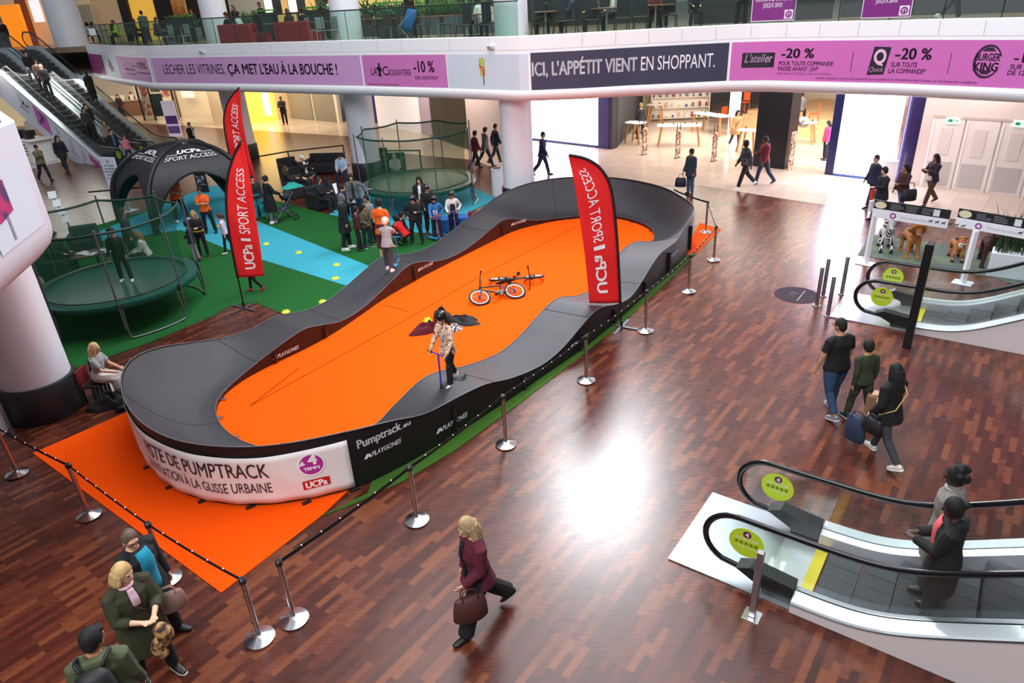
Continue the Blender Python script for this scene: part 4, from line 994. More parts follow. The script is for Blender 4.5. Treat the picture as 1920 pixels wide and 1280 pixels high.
def frame(label, legs, boardpx, z0, z1, seed):
    a = P(*boardpx[0], z1); b = P(*boardpx[1], z1); t = thing('price_sign', label, 'sign', (a.x, a.y, 0), 0, 'white sign frames over the ride-on animals')
    d = Vector((b.x-a.x, b.y-a.y, 0)); Lg = d.length; d.normalize(); n = Vector((d.y, -d.x, 0)); o = Vector((0, 0, 0))
    f = lambda u, v, e=.05: o + d*u + Vector((0, 0, v)) + n*e
    MB().beam(f(0, (z0+z1)/2, 0), f(Lg, (z0+z1)/2, 0), .09, z1-z0).build('beam', M('#e6e6ec', .5), t)
    for u in legs:
        MB().beam(f(u, 0.0, 0) + Vector((0, 0, .01)), f(u, z0+.05, 0), .10, .10).build('leg', M('#e6e6ec', .5), t); MB().box(f(u, .012, 0), (.42, .34, .016), math.atan2(d.y, d.x)).build('foot_plate', M('#e2e2e8', .5), t)
    m = MB(); m.beam(f(0, z1+.11, 0), f(Lg, z1+.11, 0), .03, .22); bd = m.build('price_board', M('#17171c', .5), t)
    q = MB(); r = disc(.10, 20); lay(r, lambda x, y: f(.16+x*1.4, z1+.11+y*.9, .022)); q.add(r.v, r.f); q.build('oval_badge', M('#d8d2b0', .6), bd)
    q = MB(); rd = random.Random(seed)
    for u in [x*.36+.4 for x in range(int((Lg-.6)/.36))]:
        for v in (.045, .085, .125, .165): r = rect(u, v, u+rd.uniform(.18, .32), v+.012); lay(r, lambda x, y: f(x, z1+y, .022)); q.add(r.v, r.f)
    q.build('small_print', M('#8f8f98', .6), bd)
    q = rect(Lg-.36, .03, Lg-.22, .19); lay(q, lambda x, y: f(x, z1+y, .022)); q.build('white_panel', M('#d6d8e2', .5), bd)
    q = disc(.075, 18, .04); lay(q, lambda x, y: f(.5+x, (z0+z1)/2+y, .052)); q.build('logo_ring', M('#a03a8c', .5), t)
    q = fit_w(text('Promenade des animaux', .09, 0), .68, 1.3); lay(q, lambda x, y: f(x, (z0+z1)/2-.03+y, .052)); q.build('lettering', M('#b3b3bf', .6), t)
    q = MB()
    for k in range(6):
        u = 1.36+.14*k
        for pl in ([(-.04, .0), (.03, .0), (.03, .03), (-.04, .03)], [(-.04, -.035), (-.028, -.035), (-.028, .01), (-.04, .01)], [(.02, -.035), (.03, -.035), (.03, .01), (.02, .01)], [(.02, .02), (.055, .045), (.045, .06), (.015, .035)]):
            q.add([f(u+x, (z0+z1)/2+y, .052) for x, y in pl], [(0, 1, 2, 3)])
    q.build('animal_row', M('#24222a', .6), t)
    return t
z1 = 1.50
frame('white sign frame with black price board over the zebra and lion', [.06, 2.33], ((1638, 390), (1780, 411)), 1.28, z1, 1)
frame('white sign frame with black price board over the tiger and horses', [2.9], ((1795, 407), (1935, 431)), 1.28, z1, 2)
# planter with tall grasses
pc = P(1895, 512); t = thing('grass_planter', 'white planter with tall dark green grasses by the right escalator', 'plant', pc, math.radians(-37))
MB().rbox((.25, -.1, .30), (1.5, .7, .6), .01).build('planter_box', M('#d6dde4', .5), t)
rd = random.Random(4); m = MB()
for k in range(170):
    x, y = rd.uniform(-.45, .95), rd.uniform(-.38, .18); L = rd.uniform(.6, 1.05)*(1.25 if rd.random() < .1 else 1); a = rd.uniform(0, 6.28); lean = rd.uniform(.05, .45)
    pts = [(x + math.cos(a)*lean*q*q*L, y + math.sin(a)*lean*q*q*L, .56 + L*(q - .25*lean*q*q)) for q in (0, .35, .7, 1)]
    m.tube(pts, [.012, .012, .008, .002], 4)
m.build('grass_blades', M('#1f3a22', .7, c2='#35562f', scale=3), t)
# ================================================================ people
def rot(axis, deg): return Matrix.Rotation(math.radians(deg), 3, axis)
SKIN = {'fair': '#d9a88c', 'pale': '#e2b9a2', 'tan': '#b9805c', 'brown': '#7a4a32', 'dark': '#3a221a'}
def person(label, loc, face, h=1.7, pose=None, cl=None, q='mid', group=None):
    p = dict(lean=3, turn=0, head=(0, -5), L=(3, 4, 4), R=(-2, 3, 4), aL=(4, 8, 12, 0), aR=(4, 8, 12, 0)); p.update(pose or {})
    c = dict(skin='fair', hair=('short', '#241812'), top=('long', '#2a2a30'), bot=('trousers', '#1c1e26'), shoe='#1a1a1c', w=1.0); c.update(cl or {})
    k = h/1.7; w = c['w']; hs = 1.0 + max(0, (1.62-h))*.34
    vox = {'near': .0085, 'mid': .014, 'far': .02}[q]
    Rt = rot('Z', p['turn']) @ rot('X', -p['lean'])
    V = Vector
    # ---- legs from the hips down (pelvis at the origin for now)
    pel = V((0, 0, 0)); legs = {}
    for s, nm in ((-1, 'L'), (1, 'R')):
        sw, kn, ab = (list(p[nm]) + [4])[:3]; a = math.radians(sw); b = math.radians(sw-kn); ca = math.radians(ab)
        hip = V((s*.088*w, 0, -.03)); d = V((s*math.sin(ca), math.sin(a)*math.cos(ca), -math.cos(a)*math.cos(ca)))
        knee = hip + d*.42; d2 = V((s*math.sin(ca)*.5, math.sin(b), -math.cos(b))).normalized(); ank = knee + d2*.405
        ft = math.radians(p.get('f'+nm, max(-60, min(15, (sw-kn+18) if sw-kn < -18 else (sw-kn-14 if sw-kn > 14 and sw < 50 else 0)))))
        yaw = math.radians(s*8); fd = V((math.sin(yaw)*math.cos(ft), math.cos(yaw)*math.cos(ft), math.sin(ft)))
        legs[nm] = (hip, knee, ank, fd, s)
    low = 9
    for hip, knee, ank, fd, s in legs.values():
        up = V((0, 0, 1)); up = (up - fd*up.dot(fd)).normalized(); low = min(low, (ank - up*.075 - fd*.05).z, (ank - up*.072 + fd*.17).z)
        if p.get('kneel'): low = min(low, knee.z-.05)
    dz = -low
    if 'pz' in p: dz = p['pz']
    pel = V((0, 0, dz)); legs = {n: (a+pel, b+pel, c_+pel, f, s) for n, (a, b, c_, f, s) in legs.items()}
    S = lambda x, y, z: pel + Rt @ V((x, y, z))
    right = Rt @ V((1, 0, 0)); fwd = Rt @ V((0, 1, 0)); upv = Rt @ V((0, 0, 1))
    Rh = rot('Z', p['turn'] + p['head'][0]) @ rot('X', p['head'][1] - p['lean']*.25)
    neck = S(0, -.012, .53); hc = neck + Rh @ V((0, .022, .135*(.5+.5*hs)))
    H = lambda x, y, z: hc + Rh @ V((x*hs, y*hs, z*hs))
    # ---- arms
    arms = {}
    for s, nm in ((-1, 'aL'), (1, 'aR')):
        sh = S(s*.162*w**.5, -.01, .435); A = p[nm]
        if A[0] == 't':
            tg = V(A[1:4])/k; d = tg-sh; L = min(d.length, .525); dn = d.normalized(); tg = sh+dn*L; u_, f_ = .28, .26
            x = (u_*u_-f_*f_+L*L)/(2*L); hh = math.sqrt(max(0, u_*u_-x*x))
            pole = Rt @ V((s*.7, -.5, -.6)); pole = (pole - dn*pole.dot(dn)).normalized(); el = sh + dn*x + pole*hh; wr = tg
        else:
            a = math.radians(A[0]); ab = math.radians(A[1]); e = math.radians(A[0]+A[2]); iw = math.radians(A[3])
            d = Rt @ V((s*math.sin(ab), math.sin(a)*math.cos(ab), -math.cos(a)*math.cos(ab))); el = sh + d*.28
            d2 = (Rt @ V((s*math.sin(ab)*.4 - s*math.sin(iw), math.sin(e)*math.cos(iw), -math.cos(e)*math.cos(iw)))).normalized(); wr = el + d2*.255
        arms[nm] = (sh, el, wr, (wr-el).normalized(), s)
    RXY = rot('Z', face-90)
    toW = lambda v: Vector(loc) + (RXY @ (Vector(v)*k))
    t = thing('person', label, 'person', loc, math.radians(face)-math.pi/2, group)
    sc = Matrix.Scale(k, 4)
    fin = lambda m, nm, mat, vx=None, sm=4, **kw: (m.xf(sc), m.build(nm, mat, t, remesh=(vx or vox), smoothit=sm, **kw))[1]
    up_r = right
    # ---- the body: one continuous surface
    m = MB()
    m.tube([S(0, 0, -.11), S(0, 0, -.03), S(0, 0, .06), S(0, .005, .16), S(0, .01, .28), S(0, 0, .39), S(0, -.01, .46), S(0, -.012, .51), S(0, -.005, .55), hc + Rh @ V((0, -.01, -.06))],
           [(.06*w, .10*w), (.10*w, .16*w), (.105*w, .155*w), (.095*w, .135*w), (.105*w, .15*w), (.103*w, .155*w), (.075, .12), (.056, .075), (.05, .052), (.047, .05)], 14, up=up_r)
    for hip, knee, ank, fd, s in legs.values():
        m.tube([hip + V((0, 0, .03)), hip.lerp(knee, .3), hip.lerp(knee, .8), knee, knee.lerp(ank, .3), knee.lerp(ank, .75), ank], [.085*w, .082*w, .06*w, .054, .054, .04, .036], 10)
        m.tube([ank - fd*.045 - V((0, 0, .03)), ank + fd*.05 - V((0, 0, .035)), ank + fd*.15 - V((0, 0, .048))], [.026, .028, .018], 8)
    for sh, el, wr, d, s in arms.values():
        m.tube([S(s*.09, -.01, .45), sh, sh.lerp(el, .4), el, el.lerp(wr, .35), wr], [.05, .052*w**.5, .046*w**.5, .038, .037, .026], 10)
        # hand: palm, four bent fingers, thumb
        side = (d.cross(fwd)); side = side.normalized() if side.length > .2 else right.copy()
        pn = side.cross(d).normalized()     # palm normal roughly forward or back
        acr = pn
        m.tube([wr - d*.01, wr + d*.035, wr + d*.085], [(.018, .026), (.016, .038), (.013, .038)], 8, up=acr)
        cu = p.get('curl', 35)
        inn = side*(-s) if side.dot(right) > 0 else side*s
        for j in range(4):
            o = (j-1.5)*.019; L = (.068, .076, .07, .055)[j]; b0 = wr + d*.078 + acr*o
            d1 = (d*math.cos(math.radians(cu*.5)) + inn*math.sin(math.radians(cu*.5))).normalized(); d2 = (d*math.cos(math.radians(cu*1.6)) + inn*math.sin(math.radians(cu*1.6))).normalized()
            m.tube([b0, b0 + d1*L*.5, b0 + d1*L*.5 + d2*L*.5], [.0085, .0085, .0065], 6)
        tb = wr + d*.025 + acr*.026; td = (d*.7 + acr*.6 + inn*.3).normalized(); m.tube([tb, tb + td*.03, tb + td*.03 + (td*.5 + d).normalized()*.028], [.011, .0095, .008], 6)
    m.sph(hc, (.074*hs, .092*hs, .112*hs), 14, 10, Rh); m.sph(H(0, .028, -.062), (.052*hs, .058*hs, .052*hs), 10, 7, Rh)
    m.sph(H(0, .092, -.012), (.013*hs, .018*hs, .026*hs), 8, 6, Rh); m.sph(H(0, .100, -.028), (.017*hs, .013*hs, .011*hs), 8, 5, Rh)
    m.sph(H(0, .078, .028), (.05*hs, .016*hs, .012*hs), 8, 5, Rh); m.sph(H(0, .080, -.062), (.026*hs, .012*hs, .012*hs), 8, 5, Rh)
    for s in (-1, 1): m.sph(H(s*.074, -.005, -.01), (.012*hs, .022*hs, .032*hs), 8, 5, Rh)
    fin(m, 'body', M(SKIN.get(c['skin'], c['skin']), .55), sm=2 if q == 'near' else 3)
    if q != 'far':
        for s in (-1, 1):
            m = MB(); m.sph(H(s*.030, .080, .012), (.012*hs, .010*hs, .009*hs), 8, 5, Rh); m.xf(sc); m.build('eye', M('#1c1412', .3), t, smooth=True)
        m = MB(); m.sph(H(0, .0905, -.063), (.021*hs, .006*hs, .007*hs), 8, 5, Rh); m.xf(sc); m.build('mouth', M('#8a4640', .5), t, smooth=True)
    # ---- trousers
    kind, col = c['bot'][:2]; bm = col if not isinstance(col, str) else M(col, .85)
    ex = {'trousers': .018, 'jeans': .016, 'leggings': .008, 'wide': .04, 'shorts': .03, 'skirt': .02}[kind]
    m = MB(); m.tube([S(0, 0, -.12), S(0, 0, -.03), S(0, 0, .06), S(0, 0, .11)], [(.08*w+ex, .13*w+ex), (.105*w+ex, .165*w+ex), (.107*w+ex, .158*w+ex), (.10*w+ex, .145*w+ex)], 14, up=up_r)
    if kind == 'skirt':
        mid = (legs['L'][2] + legs['R'][2])/2; ln = c['bot'][2] if len(c['bot']) > 2 else .7; e_ = pel.lerp(mid, ln); m.tube([S(0, 0, .05), S(0, 0, -.06), pel.lerp(mid, ln*.5), e_], [(.11, .16), (.13, .18), (.16, .2), (.2, .24)], 14, up=up_r)
    for hip, knee, ank, fd, s in legs.values():
        if kind == 'skirt': continue
        e_ = c['bot'][2] if len(c['bot']) > 2 else (0.0 if kind == 'shorts' else .96)
        pts = [hip + V((0, 0, .03)), hip.lerp(knee, .3), hip.lerp(knee, .8), knee.lerp(ank, .02)]; rr = [.088*w+ex, .084*w+ex, .062*w+ex, .056+ex]
        if e_ > .05: pts += [knee.lerp(ank, .3), knee.lerp(ank, .7*max(e_, .6)), knee.lerp(ank, e_)]; rr += [.055+ex*1.1, .045+ex*1.3, .043+ex*1.4]
        m.tube(pts, rr, 10)
    if kind == 'shorts' or True: fin(m, 'skirt' if kind == 'skirt' else ('shorts' if kind == 'shorts' else 'trousers'), bm)
    # ---- shoes
    sm_ = M(c['shoe'], .5) if isinstance(c['shoe'], str) else c['shoe']
    for hip, knee, ank, fd, s in legs.values():
        up = V((0, 0, 1)); up = (up - fd*up.dot(fd)).normalized(); a0 = ank - up*.04; rt = fd.cross(up)
        m = MB(); m.tube([a0 - fd*.068, a0 - fd*.03 + up*.006, a0 + fd*.04 + up*.002, a0 + fd*.11 - up*.006, a0 + fd*.175 - up*.012], [(.030, .028), (.052, .042), (.046, .047), (.032, .048), (.018, .028)], 10, up=rt)
        if c.get('boot'): m.tube([ank - up*.03, ank + (knee-ank)*.28], [.048, .055], 8)
        sh_ = fin(m, 'shoe', sm_, vx=max(.009, vox*.8), sm=2)
        if c.get('sole'):
            m = MB(); m.slab([[a0 + fd*x - up*.026 - rt*wd, a0 + fd*x - up*.026 + rt*wd] for x, wd in ((-.075, .022), (-.05, .04), (.03, .042), (.11, .046), (.17, .03), (.185, .016))], -up*.020); m.xf(sc); m.build('sole', M(c['sole'], .6), sh_)
    # ---- top
    kind, col = c['top'][:2]; tm = col if not isinstance(col, str) else M(col, .85)
    ex = {'tee': .016, 'long': .015, 'jacket': .030, 'coat': .032, 'puffer': .045, 'vest': .02, 'tank': .014}[kind]
    hem = c['top'][2] if len(c['top']) > 2 else {'tee': -.10, 'long': -.07, 'jacket': -.10, 'coat': -.42, 'puffer': -.10, 'vest': -.08, 'tank': -.07}[kind]
    m = MB()
    pts = [S(0, -.004, .505), S(0, -.01, .46), S(0, 0, .39), S(0, .01, .28), S(0, .005, .16), S(0, 0, .06), S(0, 0, -.03)]
    rr = [(.062+ex, .085+ex), (.080*w**.5+ex, .128*w**.5+ex), (.106*w+ex, .160*w+ex), (.108*w+ex, .155*w+ex), (.10*w+ex, .142*w+ex), (.108*w+ex*1.2, .160*w+ex*1.2), (.114*w+ex*1.4, .180*w+ex*1.4)]
    if c.get('bust'): rr[3] = (rr[3][0]+.018, rr[3][1])
    if hem < -.11:
        mid = (legs['L'][1] + legs['R'][1])/2; sp = abs(legs['L'][1].y-legs['R'][1].y)*.5
        down = (mid - pel); down = down if down.length > .1 and p.get('L')[0] < 60 else V((0, .0, -.4))
        n_ = 3
        for j in range(1, n_+1):
            f = (-hem-.03)*j/n_/.42; pts.append(pel + V((0, 0, -.03)) + down*f); rr.append((.12*w+ex*1.4 + min(sp, .16)*f, .178*w+ex*1.5 + .03*f))
    elif hem < -.05: pts.append(S(0, 0, hem)); rr.append((.114*w+ex*1.4, .180*w+ex*1.4))
    m.tube(pts, rr, 16, up=up_r)
    sl = c.get('sleeve', {'tee': .7, 'tank': 0, 'vest': 0}.get(kind, 1.9))
    for sh, el, wr, d, s in arms.values():
        if sl <= 0: continue
        pts = [S(s*.07, -.01, .452), S(s*.125*w**.5, -.01, .450), sh + Rt @ V((s*.012, 0, -.005))]; rr = [.045+ex, .050+ex, .052*w**.5+ex]
        if sl <= 1: pts += [sh.lerp(el, sl)]; rr += [.05*w**.5+ex*1.2]
        else: pts += [sh.lerp(el, .5), el, el.lerp(wr, min(1, (sl-1)*1.08))]; rr += [.049*w**.5+ex, .043+ex, .032+ex*.8]
        m.tube(pts, rr, 10)
    if c.get('hood'): m.tube([S(-.09, -.02, .50), S(-.06, -.10, .49), S(.06, -.10, .49), S(.09, -.02, .50)], [.045, .06, .06, .045], 8)
    if c.get('collar'): m.tube([S(0, -.004, .49), S(0, 0, .56)], [(.075, .08), (.07, .074)], 12, up=up_r)
    top = fin(m, {'tee': 't_shirt', 'long': 'sweater', 'jacket': 'jacket', 'coat': 'coat', 'puffer': 'jacket', 'vest': 'vest', 'tank': 'top'}[kind], tm)
    if c.get('inner'):   # the shirt showing in an open jacket
        m = MB(); z0, z1, wd = c['inner'][1:4] if len(c['inner']) > 1 else (.02, .50, .05); rows = []
        for j in range(9):
            z = z0 + (z1-z0)*j/8; ww = wd*(.55+.45*math.sin(math.pi*(.25+.6*j/8))); tb_ = [(-.4, .115*w+1.4*ex), (-.03, .108*w+1.4*ex), (.06, .108*w+1.2*ex), (.16, .10*w+ex), (.28, .108*w+ex+(.018 if c.get('bust') else 0)), (.39, .106*w+ex), (.46, .080*w**.5+ex-.004), (.52, .058+ex)]
            for (za, da), (zb, db) in zip(tb_, tb_[1:]):
                if za <= z <= zb: dep = da + (db-da)*(z-za)/(zb-za) + .019
            rows.append([S(ww*q_, dep*math.sqrt(max(.2, 1-(ww*q_/.17)**2))+.004, z) for q_ in (-1, -.5, 0, .5, 1)])
        m.slab(rows, Rt @ V((0, -.02, 0))); m.xf(sc); m.build('shirt_front', M(c['inner'][0], .8), t, smooth=True)
    # ---- hair
    st, hcol = c['hair'][:2]; hm = M(hcol, .75) if len(c['hair']) < 3 else M(hcol, .75, c2=c['hair'][2], scale=9, pat='noise', p0=.3, p1=.75)
    m = MB()
    if st != 'bald':
        vx = None
        if st in ('short', 'long', 'bob', 'pony', 'bun', 'curly', 'crop'):
            tk = .010 if st == 'crop' else .020
            m.sph(H(0, -.016, .026), ((.074+tk)*hs, (.092+tk*.5)*hs, (.098+tk)*hs), 14, 9, Rh); m.sph(H(0, -.05, -.02), ((.066+tk*.8)*hs, .06*hs, .08*hs), 12, 8, Rh)
            if st == 'short': m.tube([H(-.05, .062, .085), H(.0, .078, .098), H(.06, .06, .082)], [.02, .026, .02], 6)
        if st == 'curly':
            rd = random.Random(3)
            for j in range(26):
                a = rd.uniform(0, 6.28); e = rd.uniform(-.5, 1.4); m.sph(H(.10*math.cos(a)*math.cos(e), -.03+.10*math.sin(a)*math.cos(e) if math.sin(a) < .5 else -.02, .04+.10*math.sin(e)), .04, 6, 4)
        if st in ('long', 'bob'):
            ln = c['hair'][3] if len(c['hair']) > 3 else (.30 if st == 'long' else .12)
            for x, y, r_, l2 in ((-.078, .02, .020, .8), (.078, .02, .020, .8), (-.078, -.02, .028, .95), (.078, -.02, .028, .95), (-.05, -.075, .042, 1), (.05, -.075, .042, 1), (0, -.095, .045, 1.06)):
                a = H(x, y, .03); b = H(x*1.08, y-.012, -.08); e = b + V((0, 0, -1))*(ln-.05)*l2 + (Rt @ V((x*.15, -.03, 0)))
                m.tube([a, b, b.lerp(e, .6), e], [r_*.95, r_*1.2, r_*1.2, r_*.5], 8)
        if st == 'pony': m.tube([H(0, -.10, .05), H(0, -.15, .02), H(0, -.15, -.10), H(0, -.13, -.2)], [.028, .036, .034, .012], 8)
        if st == 'bun': m.sph(H(0, -.12, .05), .045, 10, 7)
        if st in ('hijab', 'hood'):
            m.sph(H(0, -.018, .016), (.092*hs, .102*hs, .124*hs), 14, 9, Rh); m.tube([H(0, -.04, -.02), neck + Rt @ V((0, -.01, .02)), S(0, -.01, .44), S(0, .01, .36 if st == 'hijab' else .44)], [(.09, .085), (.085, .085), (.13, .17), (.14, .17)], 14, up=up_r)
            m.tube([H(-.07, .05, -.03), H(0, .055, -.11), H(.07, .05, -.03)], [.022, .03, .022], 8)
        if st in ('cap', 'beanie'):
            m.sph(H(0, -.008, .045), (.085*hs, .102*hs, .088*hs), 14, 8, Rh); m.sph(H(0, -.05, -.01), (.076*hs, .058*hs, .07*hs), 10, 7, Rh)
            if st == 'cap': m.tube([H(0, .07, .055), H(0, .125, .045), H(0, .165, .035)], [(.012, .07), (.010, .065), (.008, .045)], 10, up=Rh @ V((1, 0, 0)))
        if st == 'helmet':
            m.sph(H(0, -.012, .05), (.108*hs, .128*hs, .105*hs), 16, 10, Rh); m.sph(H(0, -.06, .0), (.092*hs, .075*hs, .08*hs), 12, 8, Rh)
        hnm = {'hijab': 'headscarf', 'hood': 'hood', 'cap': 'cap', 'beanie': 'hat', 'helmet': 'helmet'}.get(st, 'hair')
        if st == 'helmet': hm = M(hcol, .25)
        fin(m, hnm, hm, sm=3)
        if st in ('helmet', 'cap', 'beanie') and c.get('hair2'):
            m = MB(); a, b = c['hair2'][:2]
            if a == 'long':
                for x in (-.06, 0, .06): m.tube([H(x, -.08, -.02), H(x*1.1, -.10, -.12), H(x, -.11, -.26)], [.035, .04, .015], 8)
            else: m.sph(H(0, -.04, -.03), (.08*hs, .07*hs, .06*hs), 10, 6, Rh)
            fin(m, 'hair', M(b, .75), sm=3)
        if st == 'helmet':
            m = MB(); m.tube([H(-.08, .03, .0), H(-.045, .05, -.105), H(.045, .05, -.105), H(.08, .03, .0)], .007, 5); m.xf(sc); m.build('chin_strap', BLACK, t)
            if c.get('vents', True):
                m = MB()
                for x in (-.05, 0, .05): m.sph(H(x, .06, .125-abs(x)*.5), (.012, .03, .012), 8, 5, Rh)
                m.xf(sc); m.build('helmet_vents', M(c.get('vent', '#e8e8ea'), .5), t)
    # ---- extras
    for e in c.get('extra', ()):
        if e == 'glasses':
            m = MB()
            for s in (-1, 1): m.tube([H(s*.032+.024*math.cos(a*.7), .098, .012+.019*math.sin(a*.7)) for a in range(9)], .0035, 4, closed=True); m.beam(H(s*.056, .096, .016), H(s*.082, -.01, .012), .004, .006)
            m.beam(H(-.01, .1, .014), H(.01, .1, .014), .004, .004); m.xf(sc); m.build('glasses', BLACK, t)
        elif e[0] == 'pads':
            for n_ in ('L', 'R'):
                hip, knee, ank, fd, s = legs[n_]; m = MB(); m.sph(knee + V((0, .035, 0)), (.058, .045, .085), 10, 7); m.xf(sc); m.build('knee_pad', M(e[1], .5), t, smooth=True)
            for n_ in ('aL', 'aR'):
                sh, el, wr, d, s = arms[n_]; m = MB(); m.sph(el, (.054, .054, .06), 10, 7); m.xf(sc); m.build('elbow_pad', M(e[1], .5), t, smooth=True)
        elif e[0] == 'scarf':
            m = MB(); m.tube([S(.075*math.cos(a), .01+.075*math.sin(a), .515+.012*math.sin(2*a)) for a in [j*.628 for j in range(10)]], .034, 8, closed=True); m.tube([S(.04, .085, .5), S(.05, .13, .35), S(.05, .135, .2)], [.03, .035, .03], 8); fin(m, 'scarf', M(e[1], .9, **(dict(c2=e[2], scale=20) if len(e) > 2 else {})))
        elif e[0] == 'waist':   # a garment tied round the waist
            m = MB(); m.tube([S(0, 0, .09), S(0, 0, .02)], [(.135*w, .185*w), (.14*w, .19*w)], 14, up=up_r); m.tube([S(0, -.13, .06), S(0, -.17, -.15), S(0, -.14, -.32)], [(.04, .16), (.05, .18), (.03, .15)], 12, up=up_r); fin(m, 'tied_jacket', M(e[1], .8))
        elif e[0] == 'collar':
            m = MB(); m.tube([S(.07*math.cos(a), .0+.075*math.sin(a)+.008, .512) for a in [j*.628 for j in range(10)]], .02, 6, closed=True); m.xf(sc); m.build('collar', M(e[1], .8), t, smooth=True)
        elif e[0] == 'strap':    # shoulder strap across the chest and back
            s = e[2]; m = MB(); g = ex+.02; m.tube([S(s*.14, -.02, .48+ex), S(s*.06, .12+g, .34), S(-s*.10, .105+g*1.2, .12), S(-s*.17-g, .0, -.02), S(-s*.10, -.12-g, .10), S(s*.08, -.135-g, .34), S(s*.14, -.03, .48+ex)], .011, 5); m.xf(sc); m.build('bag_strap', M(e[1], .5), t, smooth=True)
        elif e[0] == 'letters':
            tx = fit_w(text(e[1], e[3], .006), -e[2]/2, e[2]/2); sg = e[5] if len(e) > 5 else 1; dp = (.108 + ex + .022)*sg; z_ = e[4]
            lay(tx, lambda a, b: S(-a*sg, dp*math.sqrt(max(.3, 1-(a/.22)**2)), z_+b)); tx.xf(sc); tx.build('lettering', M(e[6] if len(e) > 6 else '#f2f2f4', .7), top)
        elif e[0] == 'stripe':
            pass
    t['h'] = h
    J = dict(hand_L=toW(arms['aL'][2] + arms['aL'][3]*.09), hand_R=toW(arms['aR'][2] + arms['aR'][3]*.09), hip=toW(pel), back=toW(S(0, -.17, .3)), chest=toW(S(0, .16, .3)), head=toW(hc), side_L=toW(S(-.24*w, 0, -.05)), side_R=toW(S(.24*w, 0, -.05)), t=t, shoulder_R=toW(S(.17, 0, .5)), shoulder_L=toW(S(-.17, 0, .5)), lap=toW(pel + V((0, .25, .08))), feetL=toW(legs['L'][2]), face=face, el_L=toW(arms['aL'][1]), el_R=toW(arms['aR'][1]))
    del t['h']
    return J
STAND = dict(); 
def walk(s=1, a=1.0, **k):
    d = dict(lean=4, L=(24*a*s if s*a > 0 else 24*a*s, 6 if s > 0 else 22, 3), R=(-24*a*s, 22 if s > 0 else 6, 3), aL=(-20*s*a, 8, 18, 0), aR=(20*s*a, 8, 18, 0)); d.update(k); return d
def sit(**k):
    d = dict(lean=-4, L=(84, 84, 8), R=(84, 84, 8), aL=(28, 8, 62, 20), aR=(28, 8, 62, 20), head=(0, -12)); d.update(k); return d
CROUCH = dict(lean=42, L=(105, 135, 14), R=(95, 125, 14), aL=(55, 5, 30, 10), aR=(55, 5, 30, 10), head=(0, 5))
def bag(name, label, cat, c, size, col, face=0, handle=.12, kind='bag', mat=None):
    t = thing(name, label, cat, c, math.radians(face)); mt = mat or M(col, .6); w_, d_, h_ = size
    m = MB(); n = 6; rows = [(w_*(.5-.06*(1 if kind == 'paper' else 0)), 0), (w_*.5, h_)]
    if kind == 'bag': m.tube([(0, 0, .0), (0, 0, h_*.1), (0, 0, h_*.55), (0, 0, h_*.92), (0, 0, h_)], [(d_*.38, w_*.42), (d_*.5, w_*.5), (d_*.48, w_*.48), (d_*.28, w_*.42), (d_*.1, w_*.38)], 14, up=(1, 0, 0)); m.build('bag_body', mt, t, smooth=True)
    else: m.rbox((0, 0, h_/2), (w_, d_, h_), .006); m.build('bag_body', mt, t)
    for y in (-d_*.22, d_*.22):
        MB().tube(cr([(-w_*.22, y, h_*.93), (-w_*.18, y*.6, h_+handle*.8), (0, y*.3, h_+handle), (w_*.18, y*.6, h_+handle*.8), (w_*.22, y, h_*.93)], 4), .008, 5).build('handle', mt if kind != 'paper' else M('#d8d2c8', .7), t, smooth=True)
    return t
# ================================================================ the cast
def PH(px, py, h):
    """floor point under a head seen at this pixel"""
    p = P(px, py, h*.93); return Vector((p.x, p.y, 0))
def T(px, py, z=.016): p = P(px, py, z); return p
BK = '#131316'
# ---- foreground
j = person('person with long fair hair, burgundy jacket and brown handbag walking alone across the parquet', P(905, 1168), -152, 1.72, walk(1, .95, aL=(10, 8, 45, 15), aR=(2, 8, 20, 5), head=(10, -14)),
       dict(hair=('long', '#8d7350', '#c2a880', .36), top=('jacket', '#57142a', -.16), bot=('wide', '#121217', .93), shoe='#101012', bust=1, inner=('#0f0f12', -.05, .48, .035)), 'near')
bag('handbag', 'soft brown handbag carried by the person in the burgundy jacket', 'handbag', j['hand_L'] + Vector((.12, -.02, -.42)), (.42, .2, .34), '#4a2420', 20, .12)
j = person('person in black t-shirt and blue jeans walking away, seen from behind', P(1553, 772), 104, 1.78, walk(-1, .45, aL=(6, 18, 14, 0), aR=(8, 16, 16, 0), head=(14, -8)), dict(w=1.2, top=('tee', '#0d0d10', -.08), bot=('jeans', '#27405f', .93), shoe='#7d7d84', sole='#d0d0d2', hair=('crop', '#16100e'), skin='#b98868', extra=['glasses']), 'near')
person('child in olive sweater and camouflage trousers walking between two adults', P(1604, 787), 96, 1.5, walk(1, .5, aR=(6, 16, 12, 0), head=(-8, -6)), dict(top=('long', '#2f3722', -.08), bot=('trousers', M('#3a3d28', .9, c2='#1d1f18', scale=9, p0=.42, p1=.56), .95), shoe='#101012', sole='#eeeeee', hair=('short', '#120d0b'), skin='tan'), 'near')
j = person('person with long black hair in black jacket carrying a black shoulder bag, seen from behind', P(1648, 858), 112, 1.68, walk(-1, .8, aL=(-4, 14, 40, 5), aR=(14, 10, 60, 15)), dict(hair=('long', '#0b090a'), top=('jacket', '#0d0d10', -.16), bot=('leggings', '#3a3a42', .97), shoe='#d8d4cf', sole='#f0f0f0', extra=[('strap', '#c8a860', 1)]), 'near')
bag('handbag', 'black shoulder bag on the hip of the person with long black hair', 'handbag', j['side_L'] + Vector((-.10, -.06, -.22)), (.34, .14, .24), '#0e0e11', -65, .06)
bag('shopping_bag', 'dark blue denim shopping bag hanging from the hand beside the black shoulder bag', 'bag', j['hand_L'] + Vector((-.10, .10, -.50)), (.36, .16, .44), '#22344f', -60, .08)
